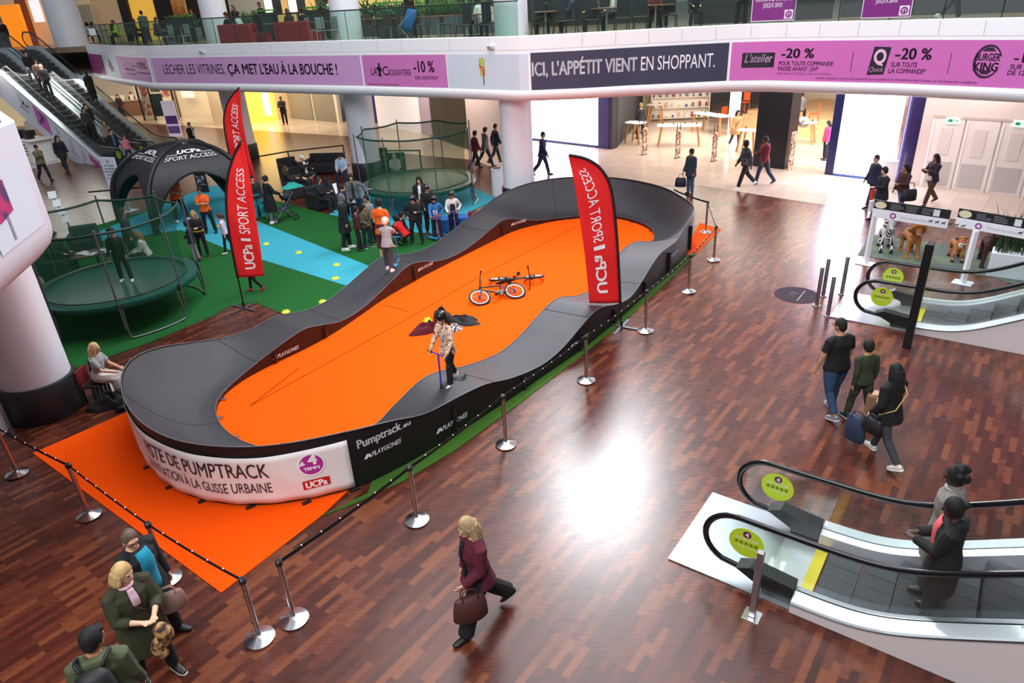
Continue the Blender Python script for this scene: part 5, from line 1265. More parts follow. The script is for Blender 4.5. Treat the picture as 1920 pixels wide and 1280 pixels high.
bag('paper_bag', 'brown paper bag carried by the child in camouflage trousers', 'bag', P(1637, 772, .34), (.26, .12, .30), '#8a6a50', -40, .10, 'paper')
j = person('person with blond bob in olive jacket, hands clasped, at the lower left', P(301, 1262), -38, 1.70, dict(lean=4, L=(8, 4, 4), R=(-6, 6, 4), aL=(26, 10, 62, 40), aR=(26, 10, 62, 42), head=(26, -10), turn=0),
       dict(hair=('bob', '#a8834e', '#d2b67e'), top=('jacket', '#33341f', -.40), bot=('trousers', '#17181d', .93), shoe='#111114', sole='#e8e4da', w=1.12, sleeve=1.5, extra=[('collar', '#d8b0bc'), 'glasses' if 0 else ('strap', '#3a2c26', 1)], inner=('#cfaab8', .30, .50, .04)), 'near')
t_ = MB(); t_.tube(cr([(0, 0, .10), (.05, .02, .02), (.02, .06, -.12), (-.05, .0, -.20), (.04, -.05, -.28)], 5), [.05, .06, .07, .075, .08, .085, .09, .09, .09, .09, .09, .09, .085, .08, .08, .075, .07, .07, .06, .05, .04], 10)
o = t_.build('scarf', M('#3a2a24', .9, c2='#c89a60', scale=16, p0=.4, p1=.6), smooth=True); o.location = (j['hand_R'] + j['hand_L'])/2 + Vector((.06, -.06, -.10)); tag(o, 'patterned dark scarf hanging over the clasped hands of the blond person', 'scarf')
bag('handbag', 'pinkish brown quilted handbag beside the blond person in olive jacket', 'handbag', j['side_L'] + Vector((.10, .02, -.12)), (.34, .15, .26), '#8a6a60', 30, .08)
person('person in dark jacket over turquoise shirt, grey hair and glasses, behind the blond person', P(312, 1196), -18, 1.74, dict(lean=4, L=(6, 4, 4), R=(-4, 4, 4), head=(-22, -14), aL=(2, 12, 14, 0), aR=(2, 12, 14, 0)),
       dict(hair=('crop', '#4a382e', '#6a5648'), top=('jacket', '#15161d', -.20), bot=('trousers', '#15161b'), shoe='#1c1414', w=1.22, inner=('#128aa8', -.06, .50, .10), extra=['glasses']), 'near')
j = person('person in green hoodie with a black backpack at the bottom left edge, seen from behind', PH(166, 1208, 1.78), 112, 1.78, walk(1, .5, head=(-46, -6)), dict(hair=('short', '#0d0a0a'), top=('jacket', '#4a5238', -.14), bot=('jeans', '#20242c'), shoe='#202020', hood=1, w=1.1, skin='tan'), 'near')
bp = thing('backpack', 'black backpack worn over the green hoodie', 'backpack', j['back'] + Vector((.02, -.06, -.28)), math.radians(112-90))
m = MB(); m.tube([(0, 0, 0), (0, -.02, .08), (0, -.03, .3), (0, 0, .46), (0, .03, .52)], [(.07, .13), (.11, .17), (.12, .175), (.10, .15), (.04, .09)], 14, up=(1, 0, 0)); m.build('main_bag', M('#0f1013', .6), bp, smooth=True)
m = MB(); m.tube([(0, -.12, .05), (0, -.15, .14), (0, -.12, .26)], [(.03, .11), (.05, .13), (.03, .11)], 12, up=(1, 0, 0)); m.build('front_pocket', M('#17181c', .55), bp, smooth=True)
for s in (-1, 1): MB().tube(cr([(s*.09, .05, .50), (s*.13, .12, .555), (s*.135, .27, .47), (s*.13, .29, .30), (s*.11, .10, .06)], 4), .018, 6).build('strap', M('#101114', .6), bp, smooth=True)
# ---- riders on the near escalator
def ride(O, ang, zp, y, x=0):
    d = Vector((math.cos(math.radians(ang)), math.sin(math.radians(ang)), 0)); r = Vector((d.y, -d.x, 0)); return Vector((O[0], O[1], 0)) + d*y + r*x + Vector((0, 0, max(.03, zp(y)+.02)))
_k = .22
def zrun(y, rise=5.6):
    sp = lambda q: _k*math.log(1+math.exp(max(-30, min(30, q/_k)))) if q/_k < 30 else q
    yq = .40*math.floor((y-1.34)/.40)+1.34+.22
    return max(0, TAN*(sp(yq-2.0) - sp(yq-2.0-rise/TAN)))
E1 = ((2.71, 7.17), -37)
def find_y(O, ang, px, py, h, x, lo, hi):
    best = None; y = lo
    while y < hi:
        p = ride(O, ang, zrun, y, x); a, b = pj(p + Vector((0, 0, h*.93))); d = (a-px)**2 + (b-py)**2
        if best is None or d < best[0]: best = (d, y, x)
        y += .05
    return best
def ride_at(O, ang, px, py, h, lo, hi):
    b = min((find_y(O, ang, px, py, h, x, lo, hi) for x in (-.3, -.2, -.1, 0, .1, .2, .3)), key=lambda q: q[0]); return ride(O, ang, zrun, b[1], b[2])
person('person in black coat over pink shirt riding the near escalator', ride_at(*E1, 1805, 958, 1.66, 1.5, 5), 143, 1.66, dict(lean=3, L=(4, 4, 4), R=(0, 3, 4), aL=(22, 8, 70, 35), aR=(20, 8, 70, 35), head=(12, -10)), dict(hair=('bun', '#0b0909'), skin='dark', top=('coat', '#0d0d10', -.40), bot=('trousers', '#0e0e11'), shoe='#0d0d0f', boot=1, w=1.08, inner=('#d0585e', .0, .50, .11), hood=1), 'near')
person('person in grey fur-collared coat riding the near escalator behind the pink shirt', ride_at(*E1, 1805, 900, 1.72, 1.5, 5), 143, 1.72, dict(lean=3, L=(4, 4, 4), R=(0, 3, 4), head=(10, -6)), dict(hair=('curly', '#0a0808'), skin='dark', top=('coat', '#77736d', -.40), bot=('trousers', '#16161a'), shoe='#1a1a1c', w=1.1, collar=1, extra=[('collar', '#9a948c')]), 'near')
# ---- scooters
def scooter(label, front, rear, deckc, barc, wheelc='#1a1a1c', barh=.80, group='kick scooters'):
    front = Vector(front); rear = Vector(rear); d = rear-front; L = .62; d = d.normalized()
    t = thing('kick_scooter', label, 'scooter', front, 0, group); y = Vector((0, 0, 1)); y = (y - d*y.dot(d)).normalized(); x = d.cross(y); R = Matrix((d, x, y)).transposed()
    t.rotation_euler = R.to_euler()
    MB().rbox((.34, 0, .075), (.46, .115, .022), .008).build('deck', M(deckc, .4), t); m = MB(); m.beam((.13, 0, .08), (.03, 0, .16), .05, .03); m.cyl((.03, 0, .13), (.045, 0, .23), .024, n=8); m.build('neck', M(deckc, .4), t)
    m = MB()
    for s in (-1, 1): m.beam((.0, s*.024, .055), (.03, s*.024, .15), .012, .03)
    m.build('fork', M(barc, .4), t)
    m = MB(); m.cyl((.04, 0, .2), (.12, 0, barh), .017, n=8); m.build('steering_tube', M(barc, .35), t, smooth='auto')
    hb = MB().cyl((.12, -.24, barh), (.12, .24, barh), .014, n=8).build('handlebar', M(barc, .35), t, smooth='auto')
    for s in (-1, 1): MB().cyl((.12, s*.15, barh), (.12, s*.26, barh), .02, n=8).build('grip', BLACK, hb, smooth='auto')
    for q in (0, .60): MB().lathe([(.02, -.014), (.052, -.013), (.058, 0), (.052, .013), (.02, .014)], n=18).xf(Matrix.Translation((q, 0, .058)) @ Matrix.Rotation(math.pi/2, 4, 'X')).build('wheel', M(wheelc, .5), t, smooth='auto')
    m = MB(); m.beam((.52, 0, .09), (.66, 0, .135), .07, .008); m.build('brake', STEEL, t)
    return t, (lambda s: front + R @ Vector((.12, s*.2, barh)))
fr = P(828, 742, .50); re = P(866, 714, .56)
sc_, hb = scooter('kick scooter with purple blue bar and green wheels on the near lane of the track', fr, re, '#2a2a2e', '#3a3fb0', '#3a9a4a', .82)
d_ = (fr-re); fa = math.degrees(math.atan2(d_.y, d_.x)); gp = (P(845, 724, .545) + (re-fr).normalized()*.02)
def local_hand(loc, face, p):
    v = Vector(p) - Vector(loc); a = -math.radians(face-90); return (v.x*math.cos(a) - v.y*math.sin(a), v.x*math.sin(a) + v.y*math.cos(a), v.z)
gp = Vector((gp.x, gp.y, .61)); 
person('child in leopard print top and black helmet standing on a scooter on the near lane', gp, fa, 1.42, dict(lean=6, L=(16, 10, 5), R=(-14, 10, 5), aL=('t',) + local_hand(gp, fa, hb(1)), aR=('t',) + local_hand(gp, fa, hb(-1)), head=(0, -8)),
       dict(hair=('helmet', '#101012'), hair2=('long', '#2a1a12'), vents=False, skin='fair', top=('long', M('#d8b79c', .9, c2='#3a2620', scale=20, p0=.56, p1=.62), -.14), bot=('trousers', '#101116'), shoe='#ece6dc', sole='#f4f0ea', extra=[('pads', '#121214')]), 'near')
fr = P(749, 494, .42); re = P(722, 523, .50)
sc_, hb = scooter('kick scooter with light blue bar under the child in the white helmet', fr, re, '#3a8ab8', '#3a9ad0', '#2a6a90', .78)
d_ = (fr-re); fa = math.degrees(math.atan2(d_.y, d_.x)); gp = fr.lerp(re, .6); gp.z = fr.lerp(re, .6).z + .09
person('child in white helmet and grey t-shirt riding a scooter on the far lane', gp, fa, 1.36, dict(lean=10, L=(10, 10, 4), R=(-16, 8, 4), aL=('t',) + local_hand(gp, fa, hb(1)), aR=('t',) + local_hand(gp, fa, hb(-1))), dict(hair=('helmet', '#efe2dc'), vents=False, top=('tee', '#a6a4aa', -.12), bot=('trousers', '#3a3a42', .9), shoe='#e8e6ea', sole='#ffffff', extra=[('pads', '#15161c')]), 'near')
# ---- the queue of children and their coaches
g = .012
person('coach in orange t-shirt and maroon shorts, seen from behind', T(724, 486), 78, 1.82, dict(head=(20, -4), aL=(8, 8, 50, 10), aR=(8, 8, 40, 10)), dict(hair=('short', '#120e0c'), top=('tee', '#f26412', -.16), bot=('shorts', '#5c1222', .15), shoe='#26262a', sole='#e0e0e0', extra=[('letters', 'UCPA', .2, .07, .30, -1, '#c04a10')]), 'mid')
person('tall person in grey hood and long black coat at the front of the queue', T(653, 466), 6, 1.74, dict(L=(6, 4, 3), R=(-6, 4, 3)), dict(hair=('hood', '#5b5f66'), top=('coat', '#15161a', -.36), bot=('trousers', '#17181d'), shoe='#eceaec', sole='#ffffff', skin='tan'), 'mid')
person('child in maroon jacket beside the grey-hooded person', T(676, 468), 14, 1.36, dict(), dict(hair=('short', '#17110f'), top=('jacket', '#4a1620'), bot=('trousers', '#15161c'), shoe='#17171a', skin='tan'), 'mid')
person('child in olive jacket and jeans, facing right in the queue', T(691, 463), -40, 1.34, dict(aR=(20, 8, 50, 25)), dict(hair=('short', '#120e0c'), top=('jacket', '#4f4a34'), bot=('jeans', '#1c2740'), shoe='#25262a', sole='#e8e8e8', skin='tan'), 'mid')
person('child in black and white striped top behind the olive jacket', T(700, 452), -120, 1.5, dict(), dict(hair=('short', '#0e0b0a'), top=('long', M('#15161a', .85, pat='stripe', dir='Z', c2='#c8c8cc', scale=9)), bot=('trousers', '#14151a'), shoe='#1b1b1e', skin='tan'), 'mid')
person('small child in grey hood and white vest, back turned', T(668, 412), 96, 1.30, dict(), dict(hair=('hood', '#9a9ca8'), top=('jacket', '#c9c6cc'), bot=('trousers', '#2a3350'), shoe='#d8d8de'), 'mid')
person('small child in light grey-blue top reaching out, back turned', T(684, 404), 60, 1.26, dict(aR=(70, 20, 10, 0)), dict(hair=('short', '#1a1310'), top=('long', '#8e9cac'), bot=('jeans', '#5f7f98'), shoe='#26262a'), 'mid')
person('child crouching in a dark blue jacket over the yellow cone', T(742, 452), -20, 1.5, CROUCH, dict(hair=('short', '#100d0c'), top=('jacket', '#141a2c'), bot=('trousers', '#15161c'), shoe='#dadade'), 'mid')
person('child crouching in a bright red t-shirt', T(763, 460), 150, 1.45, CROUCH, dict(hair=('short', '#100d0c'), top=('tee', '#d81c18', -.1), bot=('trousers', '#23283a'), shoe='#1c1c20', skin='tan'), 'mid')
PADS = ('pads', '#141418')
person('child in black jacket and helmet with one hand on the hip', T(783, 456), -92, 1.55, dict(L=(3, 4, 9), R=(-3, 4, 9), aR=(-14, 34, 70, 35), aL=(24, 8, 90, 20), head=(0, -16)), dict(hair=('helmet', '#17181b'), top=('jacket', '#17181c'), bot=('trousers', '#171a22'), shoe='#161618', extra=[PADS]), 'mid')
person('adult with dark hair in navy jacket over white t-shirt behind the helmets', PH(786, 337, 1.74), -95, 1.74, dict(head=(0, -14)), dict(hair=('long', '#1c120e'), top=('jacket', '#151826'), bot=('trousers', '#1c2030'), shoe='#222226', inner=('#e6e4e8', -.05, .5, .05)), 'mid')
person('teenager in black hoodie and helmet behind the number jersey', T(809, 437), -88, 1.62, dict(aR=(18, 8, 40, 20), head=(10, -14)), dict(hair=('helmet', '#1a1b1f'), top=('jacket', '#121215'), bot=('trousers', '#14151a'), shoe='#1a1a1d'), 'mid')
bag('handbag', 'brown bag held by the adult in navy behind the helmets', 'handbag', P(789, 386, .95), (.3, .14, .22), '#6b4a34', 10)
kp = T(821, 448); fr = kp + Vector((.12, -.30, .0)); re = fr + Vector((-.42, .38, 0))
sc_, hb = scooter('kick scooter with red bar and bright blue deck held by the number jersey child', fr, re, '#2a8ad0', '#c02838', '#2a7ab8', .82)
person('child in blue jersey with a white number and black helmet', kp, -86, 1.40, dict(aL=('t',) + local_hand(kp, -86, hb(1)), aR=('t',) + local_hand(kp, -86, hb(-1)), head=(0, -12)), dict(hair=('helmet', '#15161a'), top=('long', '#2d6cae', -.12), bot=('trousers', '#1c2236'), shoe='#17171a', extra=[PADS, ('letters', '93', .17, .24, .10, 1), ('collar', '#182038')]), 'mid')
kp = T(853, 440); fr = kp + Vector((.10, -.26, 0)); re = fr + Vector((-.35, .45, 0))
sc_, hb = scooter('kick scooter with purple bar held by the child in dungarees', fr, re, '#2a2a30', '#7a52b0', '#1c1c20', .82)
person('child in dark dungarees over white top and black helmet', kp, -84, 1.42, dict(aL=('t',) + local_hand(kp, -84, hb(1)), aR=('t',) + local_hand(kp, -84, hb(-1)), head=(0, -10)), dict(hair=('helmet', '#1a1b20'), top=('long', '#d6d2d0'), bot=('trousers', '#191c2a'), shoe='#b83a9a', skin='tan', extra=[PADS], inner=('#1a1d2c', -.06, .34, .11)), 'mid')
# ---- beside the flags and the tent
person('person in long black coat and white trainers pushing a stroller, back turned', T(513, 416), 38, 1.66, dict(L=(5, 4, 5), R=(-6, 6, 5), aL=(30, 8, 30, 0), aR=(34, 8, 30, 0)), dict(hair=('bun', '#17110f'), top=('coat', '#0e0e11', -.48), bot=('jeans', '#5f666e', .9), shoe='#ece8e6', sole='#ffffff', w=1.2), 'mid')
person('person in turquoise patterned trousers half hidden by the front red flag', T(489, 411), -60, 1.6, dict(), dict(hair=('short', '#1a1412'), top=('jacket', '#20222a'), bot=('wide', M('#1f9a9c', .8, c2='#0f5a6a', scale=14), .95), shoe='#26262a'), 'mid')
person('person in orange t-shirt and black trousers standing under the tent', T(342, 414), -30, 1.82, dict(L=(4, 3, 9), R=(-4, 3, 9), aR=(14, 8, 60, 30)), dict(hair=('short', '#17110f'), top=('tee', '#e8501a', -.14), bot=('trousers', '#121318'), shoe='#dcdce0'), 'mid')
person('person in orange t-shirt with crossed arms beside the tent', T(396, 437), -86, 1.62, dict(L=(2, 3, 10), R=(-2, 3, 8), aL=(34, 8, 80, 60), aR=(30, 8, 80, 60), head=(0, -8)), dict(hair=('short', '#1a1310'), top=('tee', '#f0601c', -.1), sleeve=.75, bot=('trousers', '#121318'), shoe='#15151a', skin='tan', extra=['glasses']), 'mid')
person('person with long fair hair and a yellow jacket tied round the waist', T(384, 481), -74, 1.48, dict(aL=(26, 8, 80, 40), aR=(26, 8, 80, 40), head=(-10, -12)), dict(hair=('long', '#8a6a44', '#b8935e'), top=('long', '#141419'), bot=('leggings', '#121217'), shoe='#17171c', sole='#e05a6a', extra=[('waist', '#e0a416')]), 'mid')
person('child in navy top and grey trousers beside the yellow jacket', T(371, 491), 186, 1.28, dict(aR=(30, 8, 30, 0)), dict(hair=('short', '#120e0c'), top=('jacket', '#181a2a'), bot=('trousers', '#8a8c92', .9), shoe='#26262a', skin='tan'), 'mid')
person('child in pale pink top walking left across the blue turf', T(431, 474), 188, 1.28, walk(1, .5), dict(hair=('pony', '#4a3020'), top=('long', '#d6bcd2'), bot=('leggings', '#17181e'), shoe='#e8dfe2'), 'mid')
person('child in dark leggings and bright red shoes, mostly hidden behind the front red flag', T(478, 546), 196, 1.22, walk(-1, .5), dict(hair=('short', '#17110f'), top=('long', '#1b1c22'), bot=('leggings', '#14151a'), shoe='#c8182a'), 'mid')
person('child in dark clothes and white socks bouncing inside the left trampoline net', P(239, 527, .875), -75, 1.40, dict(L=(4, 4, 6), R=(-4, 4, 6), aL=(14, 12, 20, 0), aR=(14, 12, 20, 0)), dict(hair=('short', '#100d0c'), top=('long', '#15171a'), bot=('trousers', '#14161a'), shoe='#e6e6ea', skin='tan'), 'mid')
# ---- around the left column
j = person('girl with long blond hair sitting by the white column, in pale skirt', P(201, 744), 4, 1.5, sit(lean=10, L=(78, 92, 6), R=(84, 86, 6), aL=(38, 8, 40, 20), aR=(38, 8, 40, 22), head=(6, -2)), dict(hair=('long', '#b89460', '#e0c48e', .34), top=('tee', '#9a9a9c', -.06), bot=('wide', '#d2cac6', .72), shoe='#dad6d4', skin='fair'), 'near')
t_ = thing('folding_chair', 'small red and black folding seat under the blond girl', 'chair', P(188, 748), math.radians(0))
MB().rbox((.02, 0, .36), (.36, .38, .04), .015).build('seat', M('#161618', .7), t_); MB().rbox((-.19, 0, .55), (.03, .38, .34), .012).build('backrest', M('#7a1a20', .7), t_)
for x in (-.15, .16):
    for y in (-.17, .17): MB().cyl((x, y, 0), (x*1.0, y, .36), .012, n=6).build('leg', BLACK, t_)
heap('backpack', 'black bags and coats heaped on the floor beside the blond girl', 'bags', P(216, 760), .30, .26, M('#101013', .8, bump=.5, bs=40), 21, (1.3, .8), .3)
heap('jacket', 'black and white striped jacket draped behind the blond girl', 'jacket', P(194, 736, .012), .16, .62, M('#16161a', .8, pat='stripe', dir='X', c2='#d8d8dc', scale=6), 22)
o = MB().tube([(-.12, 0, .03), (0, 0, .045), (.13, 0, .025)], [(.05, .05), (.055, .05), (.03, .04)], 10).build('shoe', BLACK, smooth=True); o.location = P(232, 768, .012); o.rotation_euler = (0, 0, .4); tag(o, 'single black shoe lying at the edge of the orange carpet', 'shoe')
# ---- walkers in the background
person('person in maroon jacket walking away behind the rear trampoline, leftmost of three', P(893, 317), 24, 1.7, walk(1, .8), dict(hair=('short', '#0e0b0a'), top=('jacket', '#5a1a2c'), bot=('jeans', '#1a1c28'), shoe='#1c1c20', skin='tan'), 'mid')
person('person in grey hoodie walking away by the central column, middle of three', P(912, 313), 22, 1.78, walk(-1, .9), dict(hair=('short', '#120e0c'), top=('jacket', '#55555c'), bot=('jeans', '#23283a'), shoe='#2a2a30', hood=1), 'mid')
person('person in navy jacket walking beside the central column, rightmost of three', P(931, 306), 22, 1.8, walk(1, .8), dict(hair=('crop', '#120e0c'), top=('jacket', '#1c2038'), bot=('jeans', '#1f2436'), shoe='#26262c', skin='tan'), 'mid')
person('person in blue suit walking past the bright white screen', P(1018, 329), -8, 1.84, walk(1, .8), dict(hair=('crop', '#2a2a40'), top=('jacket', '#27335c', -.14), bot=('trousers', '#222c50'), shoe='#1c1c28'), 'mid')
j = person('person in dark blue jacket standing with a bag behind the far turn', P(1293, 364), -150, 1.64, dict(aR=(10, 8, 20, 0)), dict(hair=('bun', '#120e0e'), top=('coat', '#2c3a4a', -.22), bot=('jeans', '#35506a'), shoe='#1c1c20', skin='tan'), 'mid')
bag('handbag', 'dark tote bag standing behind the far turn by the person in blue', 'handbag', j['hand_R'] + Vector((-.06, 0, -.48)), (.42, .16, .34), '#1c2436', -20)
person('person in camouflage jacket walking left on the tiles', P(1394, 352), 186, 1.78, walk(1, .9), dict(hair=('short', '#0c0a0a'), skin='dark', top=('jacket', M('#54565a', .9, c2='#26282c', scale=8)), bot=('trousers', '#17181d'), shoe='#eceaf0', sole='#ffffff'), 'mid')
person('person in dark red hoodie walking beside the camouflage jacket', P(1429, 346), 190, 1.8, walk(-1, .7, aR=(20, 8, 90, 30)), dict(hair=('short', '#0c0a0a'), skin='brown', top=('jacket', '#6a1c2a'), bot=('jeans', '#23304a'), shoe='#1c1c22', hood=1), 'mid')
j = person('person in dark suit with a red paper bag near the bright doorway', P(1630, 388), 182, 1.72, walk(1, .6), dict(hair=('crop', '#2c2230'), top=('jacket', '#262a48', -.14), bot=('trousers', '#222640'), shoe='#15151c', w=1.1), 'mid')
bag('paper_bag', 'red paper bag carried by the person in dark suit near the doorway', 'bag', j['hand_L'] + Vector((-.04, 0, -.47)), (.36, .14, .36), '#c0343c', 10, .1, 'paper')
j = person('person in black jacket and jeans behind the left sign frame, holding a white bag', PH(1662, 320, 1.66), 186, 1.66, walk(-1, .5, aL=(30, 8, 70, 20)), dict(hair=('short', '#15101a'), top=('coat', '#191a24', -.2), bot=('jeans', '#56648a'), shoe='#2c2c34'), 'mid')
bag('paper_bag', 'white paper bag carried in front of the black jacket behind the sign frame', 'bag', j['hand_R'] + Vector((-.1, -.1, -.45)), (.34, .12, .34), '#e4e0ea', 10, .08, 'paper')
j = person('person with dark hair in brown jacket carrying a big black bag', PH(1702, 314, 1.64), 190, 1.64, walk(1, .5, aL=(20, 8, 80, 20)), dict(hair=('bob', '#17100f'), top=('jacket', '#4a2c2e'), bot=('jeans', '#6a7a9c'), shoe='#3a3a44', skin='tan'), 'mid')
bag('handbag', 'big black shoulder bag of the person in brown jacket', 'handbag', j['side_L'] + Vector((-.05, -.14, -.25)), (.52, .2, .36), '#1c1c26', 0, .2)
person('person with dark hair in brown trousers walking left, rightmost by the white doors', P(1738, 384), 192, 1.68, walk(1, .8, aL=(30, 8, 90, 25), aR=(30, 8, 90, 25)), dict(hair=('long', '#130d0e'), top=('jacket', '#2c2030'), bot=('trousers', '#4a3428'), shoe='#15151a', skin='tan', inner=('#d8c8c8', -.05, .1, .1)), 'mid')
person('shop guard in black with red shoes holding a tablet, by the grey shutters', P(536, 234), -92, 1.82, dict(L=(4, 3, 3), R=(-3, 3, 4), aL=(30, 8, 80, 40), aR=(30, 8, 80, 40)), dict(hair=('crop', '#100c0b'), top=('jacket', '#131418'), bot=('trousers', '#15161c'), shoe='#c0382a', skin='brown'), 'far')
person('person in black dress and sandals behind the rear trampoline', P(777, 224), -70, 1.7, dict(aL=(30, 8, 70, 30), aR=(30, 8, 70, 30)), dict(hair=('short', '#1a1210'), top=('long', '#17181c'), bot=('skirt', '#15161a', .62), shoe='#1c1c20'), 'far')
person('person in dark jacket passing the purple totem sign behind the tent', PH(353, 233, 1.78), -20, 1.78, walk(1, .7), dict(hair=('crop', '#3a2a22'), top=('jacket', '#17191f'), bot=('trousers', '#20242e'), shoe='#1c1c20', inner=('#d8dce6', .1, .5, .03)), 'far')
person('person in olive jacket and black cap at the far left', P(88, 339), -24, 1.74, walk(1, .6, aR=(50, 10, 70, 20)), dict(hair=('cap', '#17171a'), top=('jacket', '#6f6a55'), bot=('jeans', '#17191f'), shoe='#141418', skin='tan', extra=[('strap', '#2a1c18', 1)]), 'mid')
person('person in navy coat striding right at the far left', P(126, 319), -32, 1.80, walk(-1, .9), dict(hair=('bob', '#241a16'), top=('coat', '#161c2c', -.24), bot=('wide', '#1a2030'), shoe='#26262c'), 'mid')
person('child in grey top sitting behind the rear trampoline net, in headscarf', PH(739, 296, 1.15), -80, 1.6, sit(), dict(hair=('hijab', '#a9a49a'), top=('jacket', '#b9b4ae'), bot=('trousers', '#3a3a40')), 'mid')
# ---- riders on the upper left escalators
EL = ((-19.1, 36.9), 147); ER = ((-18.05, 38.5), 147)
rd = [(EL, 50, 104, 'person in dark top with a white bag near the top of the crowded escalator', '#1a1c22', 'short', '#15110f', 1.7), (EL, 70, 103, 'person in brown jacket beside the white bag near the top of the crowded escalator', '#3a241c', 'short', '#6a4a34', 1.72), (EL, 80, 126, 'balding person in black jacket with arms down on the crowded escalator', '#14151a', 'bald', '#000000', 1.74),
      (EL, 158, 196, 'person in black jacket, hands behind the back, on the crowded escalator', '#15161b', 'short', '#17120f', 1.8), (EL, 156, 208, 'person in dark plaid coat in front of the black jacket on the crowded escalator', '#2a2c34', 'short', '#120f0d', 1.66), (EL, 194, 229, 'person in beige coat and headscarf low on the crowded escalator', '#8a7868', 'hijab', '#6a5a4a', 1.62), (EL, 206, 246, 'person in black jacket over blue shirt at the foot of the crowded escalator', '#17181d', 'short', '#15110f', 1.74)]
for (O, a), px, py, l, col, hs, hc_, h in rd:
    person(l, ride_at(O, a, px, py, h, .4, 13.5), -40, h, dict(aL=(12, 8, 30, 5), aR=(10, 8, 24, 5)), dict(hair=(hs, hc_), top=('jacket', col), bot=('trousers', '#1c1e26'), shoe='#17171a', inner=('#3a5a8a', -.05, .5, .06)) if 'blue shirt' in l else dict(hair=(hs, hc_), top=('jacket', col), bot=('trousers', '#1c1e26'), shoe='#17171a'), 'far', None)
person('child in pink jacket stepping off the crowded escalator', PH(232, 258, 1.36), -40, 1.36, walk(1, .5), dict(hair=('beanie', '#5a4a52'), top=('jacket', '#d07a8a'), bot=('leggings', '#17171c'), shoe='#17171c'), 'far')
person('person in long black dress and headscarf alone on the purple-banner escalator', ride_at(*ER, 167, 137, 1.62, .4, 13.5), 140, 1.62, dict(), dict(hair=('hijab', '#0c0c0f'), top=('coat', '#0c0c0f', -.48), bot=('skirt', '#0c0c0f', .95), shoe='#0c0c0f', skin='tan'), 'far')
# ================================================================ shops under the mezzanine
FA = Vector((5.35, 33.84, 0)); FB = Vector((14.73, 24.51, 0)); FD = (FB-FA).normalized(); FN = Vector((-FD.y, FD.x, 0))   # FN points into the shops
if FN.y < 0: FN = -FN
def fc(px, py, back=0.0):
    p = PV(px, py, FA + FN*back, FN); return p
def wallbox(name, a, b, z0, z1, th, mat, parent=None, n=FN, **k):
    a = Vector((a[0], a[1], 0)); b = Vector((b[0], b[1], 0)); d = (b-a).normalized(); q = [a, b, b + n*th, a + n*th]
    return MB().prism([(p.x, p.y) for p in q], z0, z1).build(name, mat, parent, **k)
CREAM = M('#cfc0b6', .5); LILAC = M('#d9cbe0', .5)
GLOW = M('#ffffff', .5, em=8.0, emc='#f1e9ff'); GLOW2 = M('#ffffff', .5, em=20.0, emc='#efe6ff')
# bright white screen left of the shop, with its frame
t = thing('light_screen', 'huge bright white lit screen at the back, left of the phone shop', 'screen', (0, 0, 0))
a, b = fc(985, 256), fc(1121, 280); wallbox('lit_panel', a, b, .12, 3.92, .05, GLOW, t); wallbox('frame', b, fc(1141, 283), .0, 3.92, .35, M('#35356e', .35), t)
wallbox('bottom_rail', a - FN*.03, b - FN*.03, .01, .12, .12, M('#3a4a80', .35), t)
# bright doorway at the right
t = thing('lit_doorway', 'bright white glazed doorway with blue frame at the right', 'doorway', (0, 0, 0))
a, b = fc(1562, 327), fc(1668, 341); wallbox('lit_panel', a, b, .10, 3.92, .05, GLOW2, t); wallbox('frame', fc(1546, 325), a, 0, 3.92, .3, M('#1d2450', .35), t); wallbox('bottom_rail', a - FN*.04, b - FN*.04, .01, .10, .12, M('#3a5aa0', .35), t)
tag(MB().cyl((0, 0, .01), (0, 0, 3.92), .34, n=28).build('dark_column', M('#2a2050', .35), smooth='auto'), 'dark violet round column beside the bright doorway', 'column'); D.objects['dark_column'].location = fc(1694, 338, .25) * 1.0; D.objects['dark_column'].location.z = 0
# wall with white doors
WA, WB = fc(1702, 346), fc(2060, 400)
struct(wallbox('wall_right', WA + FN*.03, WB + FN*.03, 0, 3.92, .3, M('#d4c6c0', .55)))
s0 = fc(1722, 349); w = 1.02
for i in range(6):
    a = s0 + FD*(i*w + .03); b = s0 + FD*((i+1)*w - .03); a.z = b.z = 0
    d = wallbox('door_%d' % (i+1), a - FN*.02, b - FN*.02, .01, 2.35, .05, M('#e2d9d6', .5)); struct(d)
    wallbox('door_panel', a - FN*.035 + FD*.12, b - FN*.035 - FD*.12, .12, .92, .02, M('#b9b4b4', .5), d); wallbox('door_inset', a - FN*.035 + FD*.3, b - FN*.035 - FD*.3, 1.15, 2.05, .015, M('#d6cdca', .5), d)
    wallbox('door_rail', a - FN*.04, a - FN*.04 + FD*.07, .01, 2.35, .03, M('#ece6e4', .5), d)
struct(wallbox('trim_2', s0 - FN*.03, s0 - FN*.03 + FD*6.1, 2.36, 2.44, .05, M('#b8aca6', .5)))
for px, py, l in ((1787, 226, 'green exit sign above the white doors, left one'), (1914, 232, 'green exit sign above the white doors, right one')):
    p = fc(px, py, -.06); t = thing('exit_sign', l, 'sign', p, math.atan2(FD.y, FD.x)); MB().rbox((0, 0, 0), (.40, .06, .20), .01).build('case', M('#d9f2e6', .4, em=1.6, emc='#bdf5dc'), t)
    q = MB(); 
    for r in (rect(-.14, -.05, .0, .05), rect(.03, -.012, .12, .012)): q.add(r.v, r.f)
    r = poly2([(.12, -.045), (.17, 0), (.12, .045)]); q.add(r.v, r.f); lay(q, lambda u, v: Vector((u, -.036, v))); q.build('pictogram', M('#1f9a6a', .5), t)
